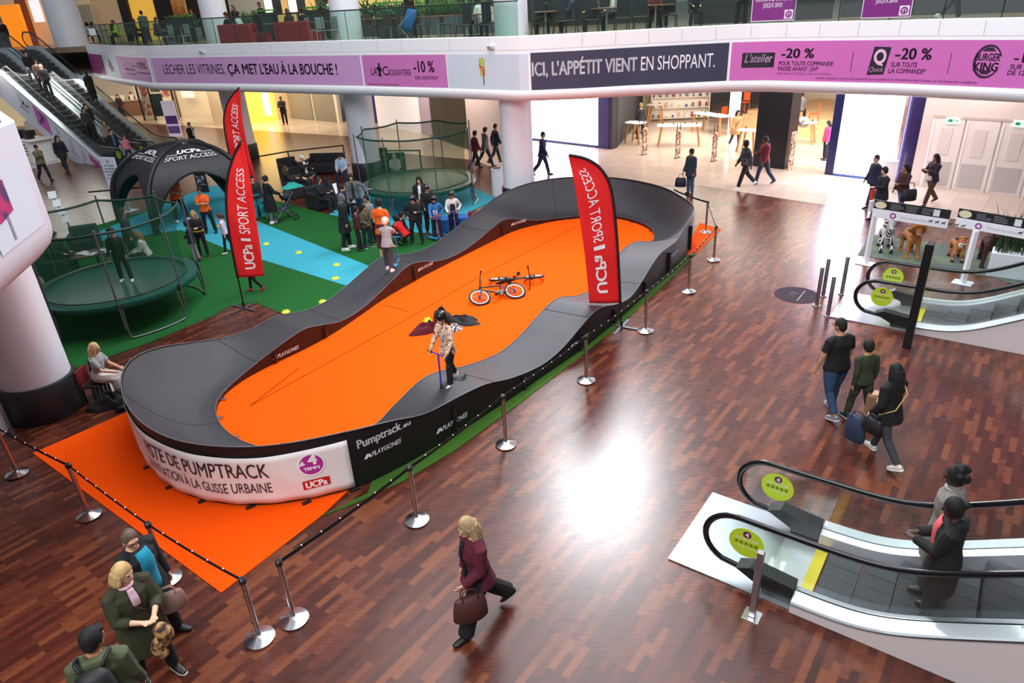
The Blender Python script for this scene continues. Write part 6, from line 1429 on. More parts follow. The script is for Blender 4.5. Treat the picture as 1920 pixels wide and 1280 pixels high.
p = fc(1706, 282, -.02); t = thing('call_point', 'small red and white alarm box on the wall by the dark violet column', 'alarm', p, math.atan2(FD.y, FD.x)); MB().rbox((0, 0, 0), (.10, .05, .10), .008).build('case', M('#c03038', .5), t); MB().box((0, -.03, 0), (.05, .01, .04)).build('glass_plate', M('#f0e8ea', .5), t)
# ---- phone shop
BLKP = M('#15151c', .4)
tag(wallbox('dark_pillar', fc(1411, 306), fc(1470, 314), 0, 3.92, .9, BLKP), 'wide black square pillar in front of the phone shop', 'pillar')
tag(wallbox('side_panel', fc(1142, 281), fc(1147, 282), 0, 3.92, .4, M('#2c2c3a', .4)), 'narrow dark panel between the bright screen and the phone shop', 'panel')
SA, SB = P(1372, 236), P(1562, 266); SD = (SB-SA).normalized(); SN = Vector((-SD.y, SD.x, 0)); SN = SN if SN.y > 0 else -SN
K0 = fc(1146, 281) + FN*.5; K1 = P(1204, 221); K2 = P(1330, 212)
struct(wallbox('wall_shop_side', K0, K1, 0, 3.9, -.2, M('#34353e', .6), n=Vector((1, 0, 0))))
struct(wallbox('wall_shop_rear', K1, K2, 0, 3.9, .2, M('#e6d6bc', .6), n=Vector((0, 1, 0))))
struct(wallbox('wall_shop', SA + SN*7.2 - SD*2.2, SB + SN*7.2 + SD*6, 0, 3.9, .2, M('#e6d6bc', .6), n=SN))
struct(wallbox('wall_shop_end', fc(1700, 345) + FN*.9, fc(1700, 345) + FN*11, 0, 3.9, .2, M('#e0d0b8', .6), n=FD))
WOODL = M('#b9824e', .5); TOPW = M('#eeeae4', .4)
def shop_table(label, c, L, w_, h, rz, nph, rd):
    t = thing('display_table', label, 'table', c, rz, 'wooden display tables in the phone shop')
    MB().tube([(-L/2, 0, h), (-L/2+.12, 0, h), (L/2-.12, 0, h), (L/2, 0, h)], [(.025, w_*.34), (.03, w_*.5), (.03, w_*.5), (.025, w_*.34)], 12, up=(0, 1, 0)).build('tabletop', TOPW, t, smooth='auto')
    for x in (-1, 1):
        for y in (-1, 1): MB().beam((x*(L/2-.08), y*(w_/2-.06), .01), (x*(L/2-.22), y*(w_/2-.12), h-.02), .07, .07).build('leg', WOODL, t)
    for i in range(nph):
        x = -L/2+.25 + (L-.5)*i/max(1, nph-1); p = Vector(c) + rot('Z', math.degrees(rz)) @ Vector((x, .10*(-1)**i, h+.028))
        s = thing('phone', 'phone on a stand on a display table in the phone shop', 'phone', p, rz, 'display phones'); MB().rbox((0, 0, .05), (.06, .02, .10), .006, mat=rot('X', 20)).build('handset', BLKP, s); MB().rbox((0, 0, .005), (.06, .05, .01), .003).build('stand', TOPW, s)
rd = random.Random(5)
ra = math.atan2(FD.y, FD.x)
shop_table('long white-topped wooden table behind the middle security gate', P(1272, 272), 2.1, .9, .95, ra+.5, 4, rd)
shop_table('white-topped wooden table deeper in the shop behind the right security gate', P(1333, 250), 2.2, .9, .95, ra-.3, 5, rd)
shop_table('high round table by the left security gate', P(1192, 268), 1.0, .8, 1.0, ra, 2, rd)
shop_table('high wooden table near the product shelves', P(1228, 232), .95, .8, 1.05, ra+.4, 2, rd)
shop_table('white-topped table right of the black pillar', P(1500, 268), 1.3, .8, .95, ra+.2, 3, rd)
shop_table('wooden table at the edge of the black pillar', P(1402, 284), 1.0, .7, .95, ra, 1, rd)
GATE = M('#8a5a3c', .35, .3, c2='#e0d6cc', scale=7)
for px, py, l in ((1208, 290, 'left'), (1270, 296, 'middle'), (1338, 302, 'right')):
    t = thing('security_gate', 'copper patterned anti-theft gate in front of the phone shop, %s one of three' % l, 'gate', P(px, py), ra, 'anti-theft gates of the phone shop')
    MB().rbox((0, 0, .62), (.10, .34, 1.20), .03).build('panel', GATE, t); MB().tube([(0, -.13, 1.2), (0, -.13, 1.5), (0, .13, 1.5), (0, .13, 1.2)], .02, 6).build('top_loop', M('#4a3a34', .4, .4), t); MB().rbox((0, 0, .012), (.14, .4, .02), .005).build('foot', M('#4a4a50', .5), t)
t = thing('security_gate', 'copper patterned anti-theft gate right of the black pillar', 'gate', P(1481, 318), ra, 'anti-theft gates of the phone shop'); MB().rbox((0, 0, .75), (.10, .34, 1.5), .03).build('panel', GATE, t)
# product shelves
def shelves(label, c, L, H_, rz, nsh, seed, cols, name='product_shelf', depth=.45, per=9):
    t = thing(name, label, 'shelf', c, rz); rd = random.Random(seed)
    MB().box((0, depth/2, H_/2), (L, .04, H_)).build('back_panel', M('#efe8da', .5), t)
    for x in (-L/2, L/2): MB().box((x, 0, H_/2), (.04, depth, H_)).build('side_panel', M('#e8e0d2', .5), t)
    for i in range(nsh):
        z = .12 + (H_-.3)*i/nsh; MB().box((0, 0, z), (L-.04, depth, .03)).build('shelf_board', M('#f2ece2', .5), t)
        for k in range(per):
            x = -L/2+.15+(L-.3)*k/(per-1); s_ = (rd.uniform(.07, .16), .16, rd.uniform(.10, min(.3, (H_-.4)/nsh-.05)))
            o = tag(MB().rbox((0, 0, 0), s_, .008).build('product_box', M(rd.choice(cols), .5)), 'packaged product standing on ' + label.split(',')[0], 'box', 'products on ' + label.split(',')[0])
            o.location = Vector(c) + rot('Z', math.degrees(rz)) @ Vector((x, -.05, z+.017+s_[2]/2)); o.rotation_euler = (0, 0, rz)
    return t
shelves('white product shelves in the phone shop, behind the high table', P(1273, 224), 3.3, 2.6, -.12, 4, 3, ['#3a3a44', '#d8d4d0', '#6a6a78', '#c8b09a', '#8a3040', '#4a6a9a'])
t = thing('info_sign', 'light blue upright sign panel in the phone shop behind the beige coat', 'sign', P(1374, 245), ra); MB().rbox((0, 0, 1.1), (.6, .05, 2.2), .01).build('panel', M('#bfdcec', .5, em=.4), t)
q = MB()
for i in range(7): r = rect(-.2, 1.0+.14*i, .2-.04*(i % 3), 1.03+.14*i); q.add(r.v, r.f)
lay(q, lambda a, b: Vector((a, -.03, b))); q.build('print_lines', M('#6a8aa8', .6), t)
st = thing('steps', 'pale wooden steps at the back of the phone shop', 'steps', SA, math.atan2(SD.y, SD.x)); LS = (SB-SA).length
for i in range(4): MB().box((LS/2, .36*i + (.18 if i < 3 else 2.9), .09*(i+1)), (LS, .36 if i < 3 else 5.8, .18*(i+1))).build('step', M('#d8b98c', .5), st)
def chair(label, c, rz, mat, seat_h=.46, group=None, back=.42, name='chair', lm=None):
    t = thing(name, label, 'chair', c, rz, group); lm = lm or mat
    MB().rbox((0, 0, seat_h), (.42, .42, .035), .015).build('seat', mat, t); MB().rbox((0, -.2, seat_h+.06+back/2), (.40, .03, back), .012).build('backrest', mat, t)
    for x in (-1, 1):
        for y in (-1, 1): MB().cyl((x*.22, y*.22, 0), (x*.18, y*.18, seat_h), .016, n=6).build('leg', lm, t)
    return t
def stool(label, c, col, h=.45, r=.22):
    return tag(MB().lathe([(r*.6, 0), (r, h*.3), (r, h*.7), (r*.6, h)], c, 16).build('pouf', M(col, .9), smooth=True), label, 'pouf')
stool('grey pouf seat in the phone shop left of the shelves', P(1198, 250), '#8a8680', .5, .3); stool('grey pouf on the steps right of the black pillar', P(1506, 238, .72), '#9a948c', .45, .25)
person('person in beige trench coat walking out of the phone shop', P(1377, 276), -80, 1.68, walk(1, .5), dict(hair=('bob', '#1c1412'), top=('coat', '#b5936a', -.30), bot=('leggings', '#3a3430'), shoe='#d8d0c8', extra=[('strap', '#6a4a34', -1)]), 'mid')
person('shop assistant in dark blue behind the left table of the phone shop', P(1200, 260), 100, 1.74, dict(), dict(hair=('short', '#9a7a5a'), top=('long', '#23242e'), bot=('trousers', '#1c1d26'), shoe='#17171c'), 'far')
chair('orange chair on the platform right of the black pillar', P(1524, 232, .72), 1.2, M('#c8541e', .5))
person('person in grey sweater sitting on the platform right of the black pillar', P(1498, 226, .72), 60, 1.7, sit(), dict(top=('long', '#6a6a70')), 'far')
person('person in dark clothes seated on the platform left of the black pillar', P(1372, 205, .72), -60, 1.7, sit(), dict(top=('jacket', '#2a2a34')), 'far')
person('person in grey top looking at a phone right of the black pillar', P(1480, 284), 20, 1.78, dict(aR=(40, 8, 70, 20)), dict(hair=('bald', '#000000'), skin='dark', top=('long', '#4a4a4e'), bot=('trousers', '#2a2a30'), shoe='#17171c'), 'far')
person('person in pink top at the right edge of the phone shop', P(1545, 300), 180, 1.6, dict(), dict(hair=('bob', '#17100f'), top=('jacket', '#d0407a'), bot=('trousers', '#1c1c24'), shoe='#17171c'), 'far')
for px, py, r in ((1352, 200, .3), (1365, 205, 1.4)): pass
c0 = P(1352, 232); chair('orange chair at the back of the phone shop, by the steps', c0, .4, M('#c8541e', .5)); chair('orange chair on the upper step of the phone shop', P(1394, 208, .72), 2.2, M('#c8541e', .5))
# shop lamps: the light of the shops comes from their ceilings
for k, (q, d) in enumerate(((1200, 3.5), (1330, 4.5), (1500, 3.5))):
    p = fc(q, 290) + FN*d; area('shop_ceiling_light', (p.x, p.y, 3.9), (p.x, p.y, 0), 3.4, 5.0, 420, (1.0, .90, .76))
for px, py in ((1240, 300), (1420, 330), (1640, 362), (1800, 372)):
    p = P(px, py); area('ceiling_light', (p.x, p.y, 3.9), (p.x, p.y, 0), 2.0, 2.0, 70, (1.0, .92, .88))
# ---- centre: wall parts between the columns
LA = Vector((-16.52, 56.59, 0)); LB_ = Vector((-10.58, 47.84, 0))
def bx_at(name, pxa, pya, pxb, pyb, z0, z1, th, mat, parent=None):
    a = P(pxa, pya); b = P(pxb, pyb); d = (b-a).normalized(); n = Vector((-d.y, d.x, 0))
    if n.y < 0: n = -n
    return wallbox(name, a, b, z0, z1, th, mat, parent, n)
t = thing('wall_section', 'pale lilac wall section with a push bar, left of the central column', 'wall', (0, 0, 0)); bx_at('panel', 879, 281, 960, 296, 0, 3.92, .4, M('#dccdd6', .5), t); a = P(903, 284); b = P(938, 290); MB().beam(a + Vector((0, -.08, 1.05)), b + Vector((0, -.08, 1.05)), .05, .06).build('push_bar', M('#8a8088', .4), t)  # white wall, the pink light falling on it is put into the panel colour
tag(bx_at('dark_panel', 813, 258.3, 878, 280.6, 0, 3.92, .5, M('#232329', .5)), 'large dark grey wall panel behind the rear trampoline', 'panel')
tag(bx_at('pillar', 791, 250.4, 811, 257.6, 0, 3.92, .5, M('#b9aacb', .5)), 'lilac pillar left of the dark grey panel', 'pillar')
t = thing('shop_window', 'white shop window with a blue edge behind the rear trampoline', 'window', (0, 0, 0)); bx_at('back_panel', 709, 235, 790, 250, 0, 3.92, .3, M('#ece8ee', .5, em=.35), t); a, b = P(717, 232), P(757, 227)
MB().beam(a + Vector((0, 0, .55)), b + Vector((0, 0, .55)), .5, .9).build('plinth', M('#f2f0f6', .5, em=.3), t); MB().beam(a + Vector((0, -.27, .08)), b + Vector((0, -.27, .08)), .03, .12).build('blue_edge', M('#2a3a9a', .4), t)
t = thing('poster', 'tall dark blue poster beside the white column', 'poster', (0, 0, 0)); bx_at('sheet', 690, 229, 709, 231, .1, 3.92, .08, M('#2c2a7a', .4), t); bx_at('white_text_block', 695, 230.5, 703, 231.5, 2.2, 3.6, .03, M('#cfd2ea', .5), t)
t = thing('roller_shutter', 'grey double roller shutter behind the guard', 'shutter', (0, 0, 0)); bx_at('header', 543, 221, 640, 231, 2.5, 3.92, .3, M('#d6cdc0', .5), t); bx_at('shutter_sheet', 547, 222, 588, 226, 0, 2.5, .1, M('#8d8880', .5, pat='stripe', dir='Z', c2='#7a756e', scale=6), t); bx_at('shutter_sheet', 592, 226, 632, 230, 0, 2.5, .1, M('#8d8880', .5, pat='stripe', dir='Z', c2='#7a756e', scale=6), t)
for q in (543, 588, 632): bx_at('post', q, 221+(q-543)*.1, q+5, 221.6+(q-543)*.1, 0, 3.92, .25, M('#d9d2c6', .5), t)
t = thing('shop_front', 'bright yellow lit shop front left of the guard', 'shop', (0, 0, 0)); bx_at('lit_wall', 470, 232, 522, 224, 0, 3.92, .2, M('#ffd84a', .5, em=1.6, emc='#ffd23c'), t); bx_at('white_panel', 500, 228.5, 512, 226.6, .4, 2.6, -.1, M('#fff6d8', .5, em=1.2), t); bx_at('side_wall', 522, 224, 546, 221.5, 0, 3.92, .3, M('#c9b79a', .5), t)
# ---- left shops
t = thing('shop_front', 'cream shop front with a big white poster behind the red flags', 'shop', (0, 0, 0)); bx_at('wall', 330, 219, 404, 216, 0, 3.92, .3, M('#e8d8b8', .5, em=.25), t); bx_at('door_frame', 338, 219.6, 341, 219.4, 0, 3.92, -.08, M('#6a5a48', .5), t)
a, b = P(352, 219.5), P(376, 218.5); q = wallbox('poster', a + Vector((0, -.12, 0)), b + Vector((0, -.12, 0)), 1.4, 3.9, .05, M('#f2ecf0', .5, em=.3), t, Vector((0, 1, 0)))
dsc = disc(.42, 24); c = (a+b)/2 + Vector((0, -.16, 2.75)); lay(dsc, lambda u, v: c + Vector((u, 0, v))); dsc.build('purple_disc', M('#b04ab8', .5), q); tx = fit_w(text('SOLDES', .3, .01), -.3, .3); lay(tx, lambda u, v: c + Vector((u, -.02, v-.1))); tx.build('lettering', M('#f6eef6', .5), q)
tag(bx_at('wall_panel', 402, 236, 428, 234, 0, 3.92, .4, M('#cdbda2', .5)), 'beige wall panel behind the taller red flag', 'panel')
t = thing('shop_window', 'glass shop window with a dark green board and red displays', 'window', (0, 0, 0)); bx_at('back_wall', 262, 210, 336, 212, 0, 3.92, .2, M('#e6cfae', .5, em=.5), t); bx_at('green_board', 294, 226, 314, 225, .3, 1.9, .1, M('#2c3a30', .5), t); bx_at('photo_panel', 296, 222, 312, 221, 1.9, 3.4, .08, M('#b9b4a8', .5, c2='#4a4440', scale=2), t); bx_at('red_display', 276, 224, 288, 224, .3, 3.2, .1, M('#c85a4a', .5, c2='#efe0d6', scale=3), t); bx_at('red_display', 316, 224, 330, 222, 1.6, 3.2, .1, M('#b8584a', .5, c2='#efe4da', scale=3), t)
for q in (270, 291, 333): bx_at('window_post', q, 226, q+2.4, 226, 0, 3.92, .1, M('#3a342e', .5), t)
bx_at('glass_pane', 272, 226.5, 333, 225, .05, 3.6, .02, GLASS, t)
t = thing('sales_counter', 'brown sales counter with papers in the left shop behind the escalators', 'counter', P(248, 216), .2); MB().rbox((0, 0, .55), (3.2, 1.0, 1.1), .03).build('body', M('#7a5a48', .5), t); MB().rbox((0, 0, 1.13), (3.4, 1.1, .05), .01).build('worktop', M('#a08878', .5), t)
for i in range(4): tag(MB().rbox((0, 0, 0), (.3, .04, .4), .004).build('paper_sheet', M('#f2ece6', .6)), 'white paper notice standing on the brown sales counter', 'paper', 'papers on the brown counter').location = P(248, 216) + Vector((-1.1+.7*i, -.1+.12*i, 1.37))
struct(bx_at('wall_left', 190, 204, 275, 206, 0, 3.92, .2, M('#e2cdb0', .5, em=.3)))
for px, py, l, cc in ((212, 190, 'dark', '#2a2022'), (237, 186, 'black', '#17161a')): person('shopper in %s coat at the back of the left shop' % l, PH(px+8, py-10, 1.7), -90, 1.7, dict(), dict(hair=('short', '#2a1c16'), top=('jacket', cc), bot=('trousers', '#1c1c22')), 'far')
for px, py, d in ((240, 224, 40), (350, 226, 40), (520, 236, 46), (600, 240, 46), (760, 262, 30), (850, 290, 30), (430, 240, 44)):
    p = P(px, py); area('ceiling_light', (p.x, p.y, 3.9), (p.x, p.y, 0), 3.0, 3.0, 190, (1.0, .84, .62))
# kiosk between the near balcony and the escalators
t = thing('kiosk', 'white cafe kiosk behind the walker in olive jacket, beside the escalator', 'kiosk', P(58, 301), math.radians(147)); MB().rbox((0, 0, .62), (3.4, 1.2, 1.22), .02).build('counter', M('#eceae6', .45), t); MB().rbox((-.3, 0, 1.26), (3.6, 1.3, .05), .01).build('worktop', M('#d8d4cc', .4), t)
for i in range(3): MB().rbox((-1.0+.8*i, .1, 1.52), (.4, .4, .45), .03).build('coffee_machine', BLACK, t)
q = MB()
for i in range(4): r = rect(-1.4, .5+.17*i, .1-.3*(i % 2), .56+.17*i); q.add(r.v, r.f)
lay(q, lambda a, b: Vector((a, .606, b))); q.build('menu_lines', M('#3a3630', .6), t)
struct(wallbox('wall_back', P(-20, 240), P(110, 232), 0, 4.6, .2, M('#e0c9a0', .5, em=.5), None, Vector((-.4, .9, 0))))  # the wall's lit look is put in as a glow of its own
person('kiosk assistant in white shirt and black hair at the far left', PH(50, 222, 1.7), -60, 1.7, dict(), dict(hair=('bun', '#17110f'), top=('long', '#d8d6da'), bot=('trousers', '#17171c')), 'far')
p = P(80, 300); area('kiosk_ceiling_light', (p.x, p.y+2, 4.6), (p.x, p.y, 0), 4, 4, 420, (1.0, .95, .85))
for px, py in ((58, 184), (46, 200)):
    tag(MB().lathe([(.03, .3), (.04, .12), (.2, .0), (.2, -.02)], n=14).build('pendant_lamp', BLACK, smooth='auto'), 'black pendant lamp over the cafe kiosk, %s one' % ('right' if px == 58 else 'left'), 'lamp').location = P(px, py, 2.9)

# ================================================================ seats behind the turf
def armchair(label, c, rz, w_=.85, mat=None):
    t = thing('armchair', label, 'armchair', c, rz, 'dark armchairs behind the turf'); mt = mat or M('#212328', .65)
    MB().rbox((0, .05, .24), (w_-.16, .70, .44), .05).build('seat', mt, t); MB().rbox((0, -.36, .40), (w_, .16, .80), .05).build('backrest', mt, t)
    for x in (-1, 1): MB().rbox((x*(w_/2-.07), .0, .32), (.15, .84, .63), .05).build('armrest', mt, t)
    return t
armchair('dark armchair with a turquoise garment on its back', P(560, 368), math.radians(-140)); armchair('dark armchair carrying a navy quilted coat, nearest the green turf', P(604, 388), math.radians(-135)); armchair('wide dark leather sofa between the two seated people', P(612, 322), math.radians(170), 1.7); armchair('dark armchair at the foot of the white column', P(706, 312), math.radians(170), 1.0)
armchair('dark armchair beside the seated person in the pale flat cap', P(545, 330), math.radians(-150))
armchair('dark armchair behind the rear trampoline net under the person in headscarf', P(742, 322), math.radians(175))
tag(MB().rbox((0, 0, .38), (.34, .5, .76), .06).build('suitcase', M('#4a3a8a', .5)), 'purple case standing between the sofa and the white column', 'suitcase').location = P(672, 322)
heap('garment', 'turquoise garment thrown over the dark armchair', 'clothes', P(547, 352, .80), .32, .16, M('#2aa89c', .9), 31, (1.2, .6), .3)
heap('quilted_coat', 'navy quilted coat hanging over the armchair nearest the turf', 'coat', P(618, 384, .02), .34, .80, M('#1a2038', .7, pat='stripe', dir='Z', c2='#10141f', scale=5), 32, (.9, .9))
person('person in pale flat cap, black jacket and white scarf sitting on the dark sofa', PH(566, 298, 1.25), -30, 1.7, sit(aR=(40, 8, 100, 30), L=(92, 60, 6)), dict(hair=('cap', '#e0dcda'), top=('jacket', '#15161a'), bot=('trousers', '#1c1d24'), shoe='#17171c', inner=('#dcd8d6', -.05, .5, .07)), 'mid')
person('person in light blue hoodie sitting and looking at a phone beside the column', PH(639, 293, 1.25), -95, 1.75, sit(head=(0, -30), lean=14), dict(hair=('short', '#1a1210'), top=('jacket', '#a9bedb'), bot=('jeans', '#17203a'), shoe='#1c1c22', hood=1), 'mid')
person('person with brown hair in a black coat sitting in the armchair nearest the turf', PH(598, 338, 1.25), -20, 1.65, sit(), dict(hair=('bob', '#3a241a'), top=('jacket', '#17181c'), bot=('trousers', '#17181d')), 'mid')
person('person with dark hair leaning forward between the armchairs', PH(572, 328, 1.2), -10, 1.65, sit(lean=26), dict(hair=('bun', '#120e0d'), top=('jacket', '#1a1b20'), bot=('trousers', '#17181d'), extra=[('scarf', '#7a3040')]), 'mid')
person('person with loose brown hair sitting with folded coat at the left armchair', PH(536, 318, 1.2), 20, 1.62, sit(), dict(hair=('long', '#4a3020'), top=('jacket', '#1b1c24'), bot=('trousers', '#17181d')), 'mid')
person('person with dark curly hair in grey leather jacket, one arm stretched out', PH(658, 332, 1.66), -80, 1.66, dict(aL=(14, 60, 20, 0), head=(0, -12)), dict(hair=('long', '#241814'), top=('jacket', '#5c5f62'), bot=('trousers', '#17181d'), inner=('#1c1c20', -.05, .5, .05)), 'mid')
person('person in navy jacket bending between the armchairs and the children', PH(643, 345, 1.35), 120, 1.6, sit(lean=24), dict(hair=('short', '#2a1a14'), top=('jacket', '#141a30'), bot=('trousers', '#17181d')), 'mid')
o = MB().rbox((0, 0, .22), (.30, .02, .42), .004).build('laptop_screen', M('#d8e2ee', .4, em=.5)); tag(o, 'pale upright board held between the seated people', 'board'); o.location = P(628, 364, .0); o.rotation_euler = (0, 0, .9)
# stroller
sp = P(533, 413, .012); t = thing('stroller', 'dark stroller pushed by the person in the long black coat', 'stroller', sp, math.radians(-52))
MB().tube([(0, -.25, .42), (0, -.1, .36), (0, .2, .5), (0, .35, .8)], [(.04, .2), (.06, .22), (.06, .22), (.03, .18)], 10, up=(1, 0, 0)).build('seat', M('#26304a', .7), t, smooth=True); MB().sph((0, .22, .85), (.23, .22, .16), 12, 7).build('canopy', M('#1b1d24', .7), t, smooth=True)
m = MB()
for x in (-1, 1): m.cyl((x*.24, -.35, .10), (x*.22, .42, .98), .014, n=6); m.cyl((x*.24, .36, .10), (x*.22, -.1, .55), .014, n=6)
m.cyl((-.22, .42, .98), (.22, .42, .98), .016, n=6); m.build('frame', M('#8a8c92', .4, .6), t)
for x in (-1, 1):
    for y in (-.36, .36): MB().tube([(x*.26, y+.09*math.cos(a*.52), .10+.09*math.sin(a*.52)) for a in range(12)], .022, 6, closed=True).build('wheel', BLACK, t, smooth=True)
# ---- table, chairs and people seen through the left trampoline net
def table(label, c, L, w_, h, rz, top, leg, group=None):
    t = thing('table', label, 'table', c, rz, group); MB().rbox((0, 0, h), (L, w_, .04), .012).build('tabletop', top, t); MB().cyl((0, 0, .02), (0, 0, h-.02), .035, n=10).build('pole', leg, t, smooth='auto'); MB().rbox((0, 0, .015), (.5, .5, .025), .01).build('foot', leg, t); return t
tc = P(190, 505); table('dark low table with papers behind the left trampoline net', tc, 1.4, .8, .55, .5, M('#3a2c24', .5), BLACK)
rd = random.Random(9)
for i in range(5): o = tag(MB().box((0, 0, 0), (.30, .21, .006)).build('leaflet', M('#e8e8ec', .6)), 'white leaflet on the low table behind the left trampoline net', 'leaflet', 'leaflets on the low table'); o.location = tc + Vector((-.4+.2*i, rd.uniform(-.2, .2), .576)); o.rotation_euler = (0, 0, rd.uniform(0, 3))
armchair('dark armchair at the low table behind the left trampoline net', P(165, 470), math.radians(200)); armchair('dark armchair left of the low table behind the trampoline net', P(115, 520), math.radians(-80))
person('person in dark jacket sitting left of the low table behind the trampoline net', P(118, 512), -10, 1.7, sit(lean=12), dict(hair=('short', '#17120f'), top=('jacket', '#1a1e20'), bot=('trousers', '#1c1d22')), 'mid')
person('person with fair hair in white top sitting behind the trampoline net', P(286, 505), 200, 1.6, sit(lean=12), dict(hair=('long', '#8a6a48'), top=('long', '#cfd2cf'), bot=('trousers', '#2a2c30')), 'mid')
person('person in dark coat standing behind the left trampoline net by the tent leg', P(255, 490), 20, 1.7, dict(), dict(hair=('long', '#2a1d16'), top=('coat', '#23262a', -.3), bot=('trousers', '#1c1d22')), 'mid')
person('person in grey coat sitting between the white column and the left trampoline', P(82, 590), -20, 1.65, sit(lean=14, head=(0, -26)), dict(hair=('short', '#3a2a22'), top=('jacket', '#a9a39c'), bot=('trousers', '#23242a')), 'mid')
# ---- totem sign, leaflet stand, purple totem
t = thing('totem_sign', 'white upright totem sign with red logo behind the left trampoline', 'sign', P(232, 398), math.radians(-22)); MB().rbox((0, 0, 1.12), (.78, .03, 2.1), .006).build('sign_sheet', M('#d5dae8', .5), t); MB().rbox((0, .15, .03), (.8, .5, .04), .01).build('foot_plate', M('#e6e6ea', .5), t)
q = disc(.06, 14, .03); lay(q, lambda a, b: Vector((a, -.02, 2.0+b))); q.build('logo_ring', M('#9a3a8a', .5), t)
for i, (b, w_) in enumerate((('DU 18 OCTOBRE', .5), ('AU 4 NOVEMBRE', .52), ('PISTE DE PUMPTRACK', .62), ('INITIATION', .4), ('À LA GLISSE URBAINE', .6))):
    tx = fit_w(text(b, .085, .002), -w_/2, w_/2); lay(tx, lambda u, v: Vector((u, -.02, 1.82-.12*i+v))); tx.build('lettering', M('#2a2c40', .6), t)
q = rect(-.12, 1.06, .12, 1.15); lay(q, lambda a, b: Vector((a, -.02, b))); q.build('red_logo', M('#c8202a', .5), t); tx = fit_w(text('UCPa', .07, .003), -.09, .09); lay(tx, lambda u, v: Vector((u, -.024, 1.08+v))); tx.build('lettering', FWH, t)
q = poly2([(-.1, .2), (.05, .2), (.08, .5), (.2, .7), (.12, .74), (.02, .6), (-.02, .8), (.06, .95), (.0, 1.0), (-.1, .8), (-.2, .6), (-.3, .5), (-.26, .44), (-.1, .5)]); lay(q, lambda a, b: Vector((a+.05, -.02, b))); q.build('rider_silhouette', M('#15161c', .6), t)
t = thing('totem_sign', 'purple and white totem sign in front of the shop window at the left', 'sign', P(331, 258), math.radians(-10)); MB().rbox((0, 0, 1.15), (.9, .06, 2.2), .01).build('sign_sheet', M('#e6dcf0', .5, em=.25), t); MB().box((0, -.035, 1.1), (.8, .01, .5)).build('purple_block', M('#6a4ab0', .5), t); MB().box((0, -.035, .5), (.8, .01, .45)).build('purple_block', M('#8a6ac0', .5), t)
t = thing('leaflet_rack', 'leaning leaflet rack with white pages at the far left behind the trampoline', 'rack', P(134, 432), math.radians(20)); MB().beam((0, 0, .02), (-.25, .1, 1.55), .05, .05).build('pole', STEEL, t)
for i in range(4): MB().rbox((-.05-.055*i, -.02+.02*i, .45+.3*i), (.26, .03, .26), .005, mat=rot('X', -20)).build('page_holder', M('#dfe2ea', .5), t)
t = thing('scooter_rack_sign', 'dark poster board with pictures standing under the tent at the right', 'sign', P(383, 362), math.radians(-15)); MB().rbox((0, 0, .95), (.55, .04, 1.8), .01).build('sign_sheet', M('#2c2022', .5), t); MB().box((0, -.03, .55), (.4, .01, .4)).build('picture', M('#cdd6dc', .5, c2='#3a3e44', scale=5), t); MB().box((0, -.03, 1.3), (.4, .01, .5)).build('picture', M('#5a3a34', .5, c2='#b8a8a0', scale=5), t)
# ================================================================ adverts on the slab edge
PINK1 = M('#d19fd0', .55); PINK2 = M('#cf78bd', .55); PINK3 = M('#cc6ab8', .55); PLUM = M('#8a1270', .55); NAVY = M('#3a3a52', .55); SKYW = M('#d3dce8', .55); INKD = M('#1a1024', .6); IVORY = M('#f0f0f6', .6)
def ban_(name, label, px0, px1, z0=4.16, z1=5.22, mat=PINK1, off=.008):
    n = max(6, int((px1-px0)/8)); m = MB(); rows = [[fpt(px0+(px1-px0)*i/n, z, off) for i in range(n+1)] for z in (z0, z1)]
    t = thing('advert_banner', label, 'advert', (0, 0, 0)); m.grid(rows); o = m.build('printed_sheet', mat, t); s = o.modifiers.new('s', 'SOLIDIFY'); s.thickness = .005; return t
def fz(pxa, pxb, zb, mb, h=None, off=.018):
    """lay letters between two pixel columns, baseline zb, cap height h"""
    x0 = min(v[0] for v in mb.v); x1 = max(v[0] for v in mb.v)
    k = 1.0
    if h: 
        y1 = max(v[1] for v in mb.v); k = h/y1
    return lay(mb, lambda u, v: fpt(pxa + (pxb-pxa)*(u-x0)/(x1-x0), zb + v*k, off))
def wr(t, body, pxa, pxb, zb, h, bold=0, mat=INKD, shear=0, name='lettering'):
    m = text(body, 1, bold, shear=shear); ys = [v[1] for v in text('H', 1, bold).v]; k = h/max(ys); m.v = [(v[0], v[1]*k, 0) for v in m.v]; fz(pxa, pxb, zb, m); return m.build(name, mat, t)
t = ban_('x', 'plum and white end of the advert band beside the escalator', 150, 191, mat=PLUM)
t = ban_('x', 'pale advert square with red fruit at the left', 192, 230, mat=SKYW)
m = MB()
for k, (a, b) in enumerate(((208, 4.55), (210, 4.68), (212, 4.82), (207, 4.72), (214, 4.62), (209, 4.92), (213, 4.50))): r = disc(.11, 12); c_ = a; lay(r, lambda u, v: fpt(c_+u*18, b+v, .016+.001*k)); m.add(r.v, r.f)
m.build('fruit_picture', M('#a03a38', .6, c2='#7a1a2a', scale=6), t)
t = ban_('x', 'small pink bakery advert with bread drawing and minus ten percent', 231, 294, mat=PINK2)
wr(t, '-10%', 262, 284, 4.72, .30, .02); wr(t, "SUR L'ADDITION*", 264, 288, 4.48, .10, .01); wr(t, 'POMME DE PAIN', 243, 261, 4.56, .14, .01)
m = MB(); b_ = [(242+1.6*i, 4.80+.14*math.sin(math.pi*i/12)) for i in range(13)]
for (a, b), (c, d) in zip(b_, b_[1:]): m.add([fpt(a, b, .016), fpt(c, d, .016), fpt(c, d+.025, .016), fpt(a, b+.025, .016)], [(0, 1, 2, 3)])
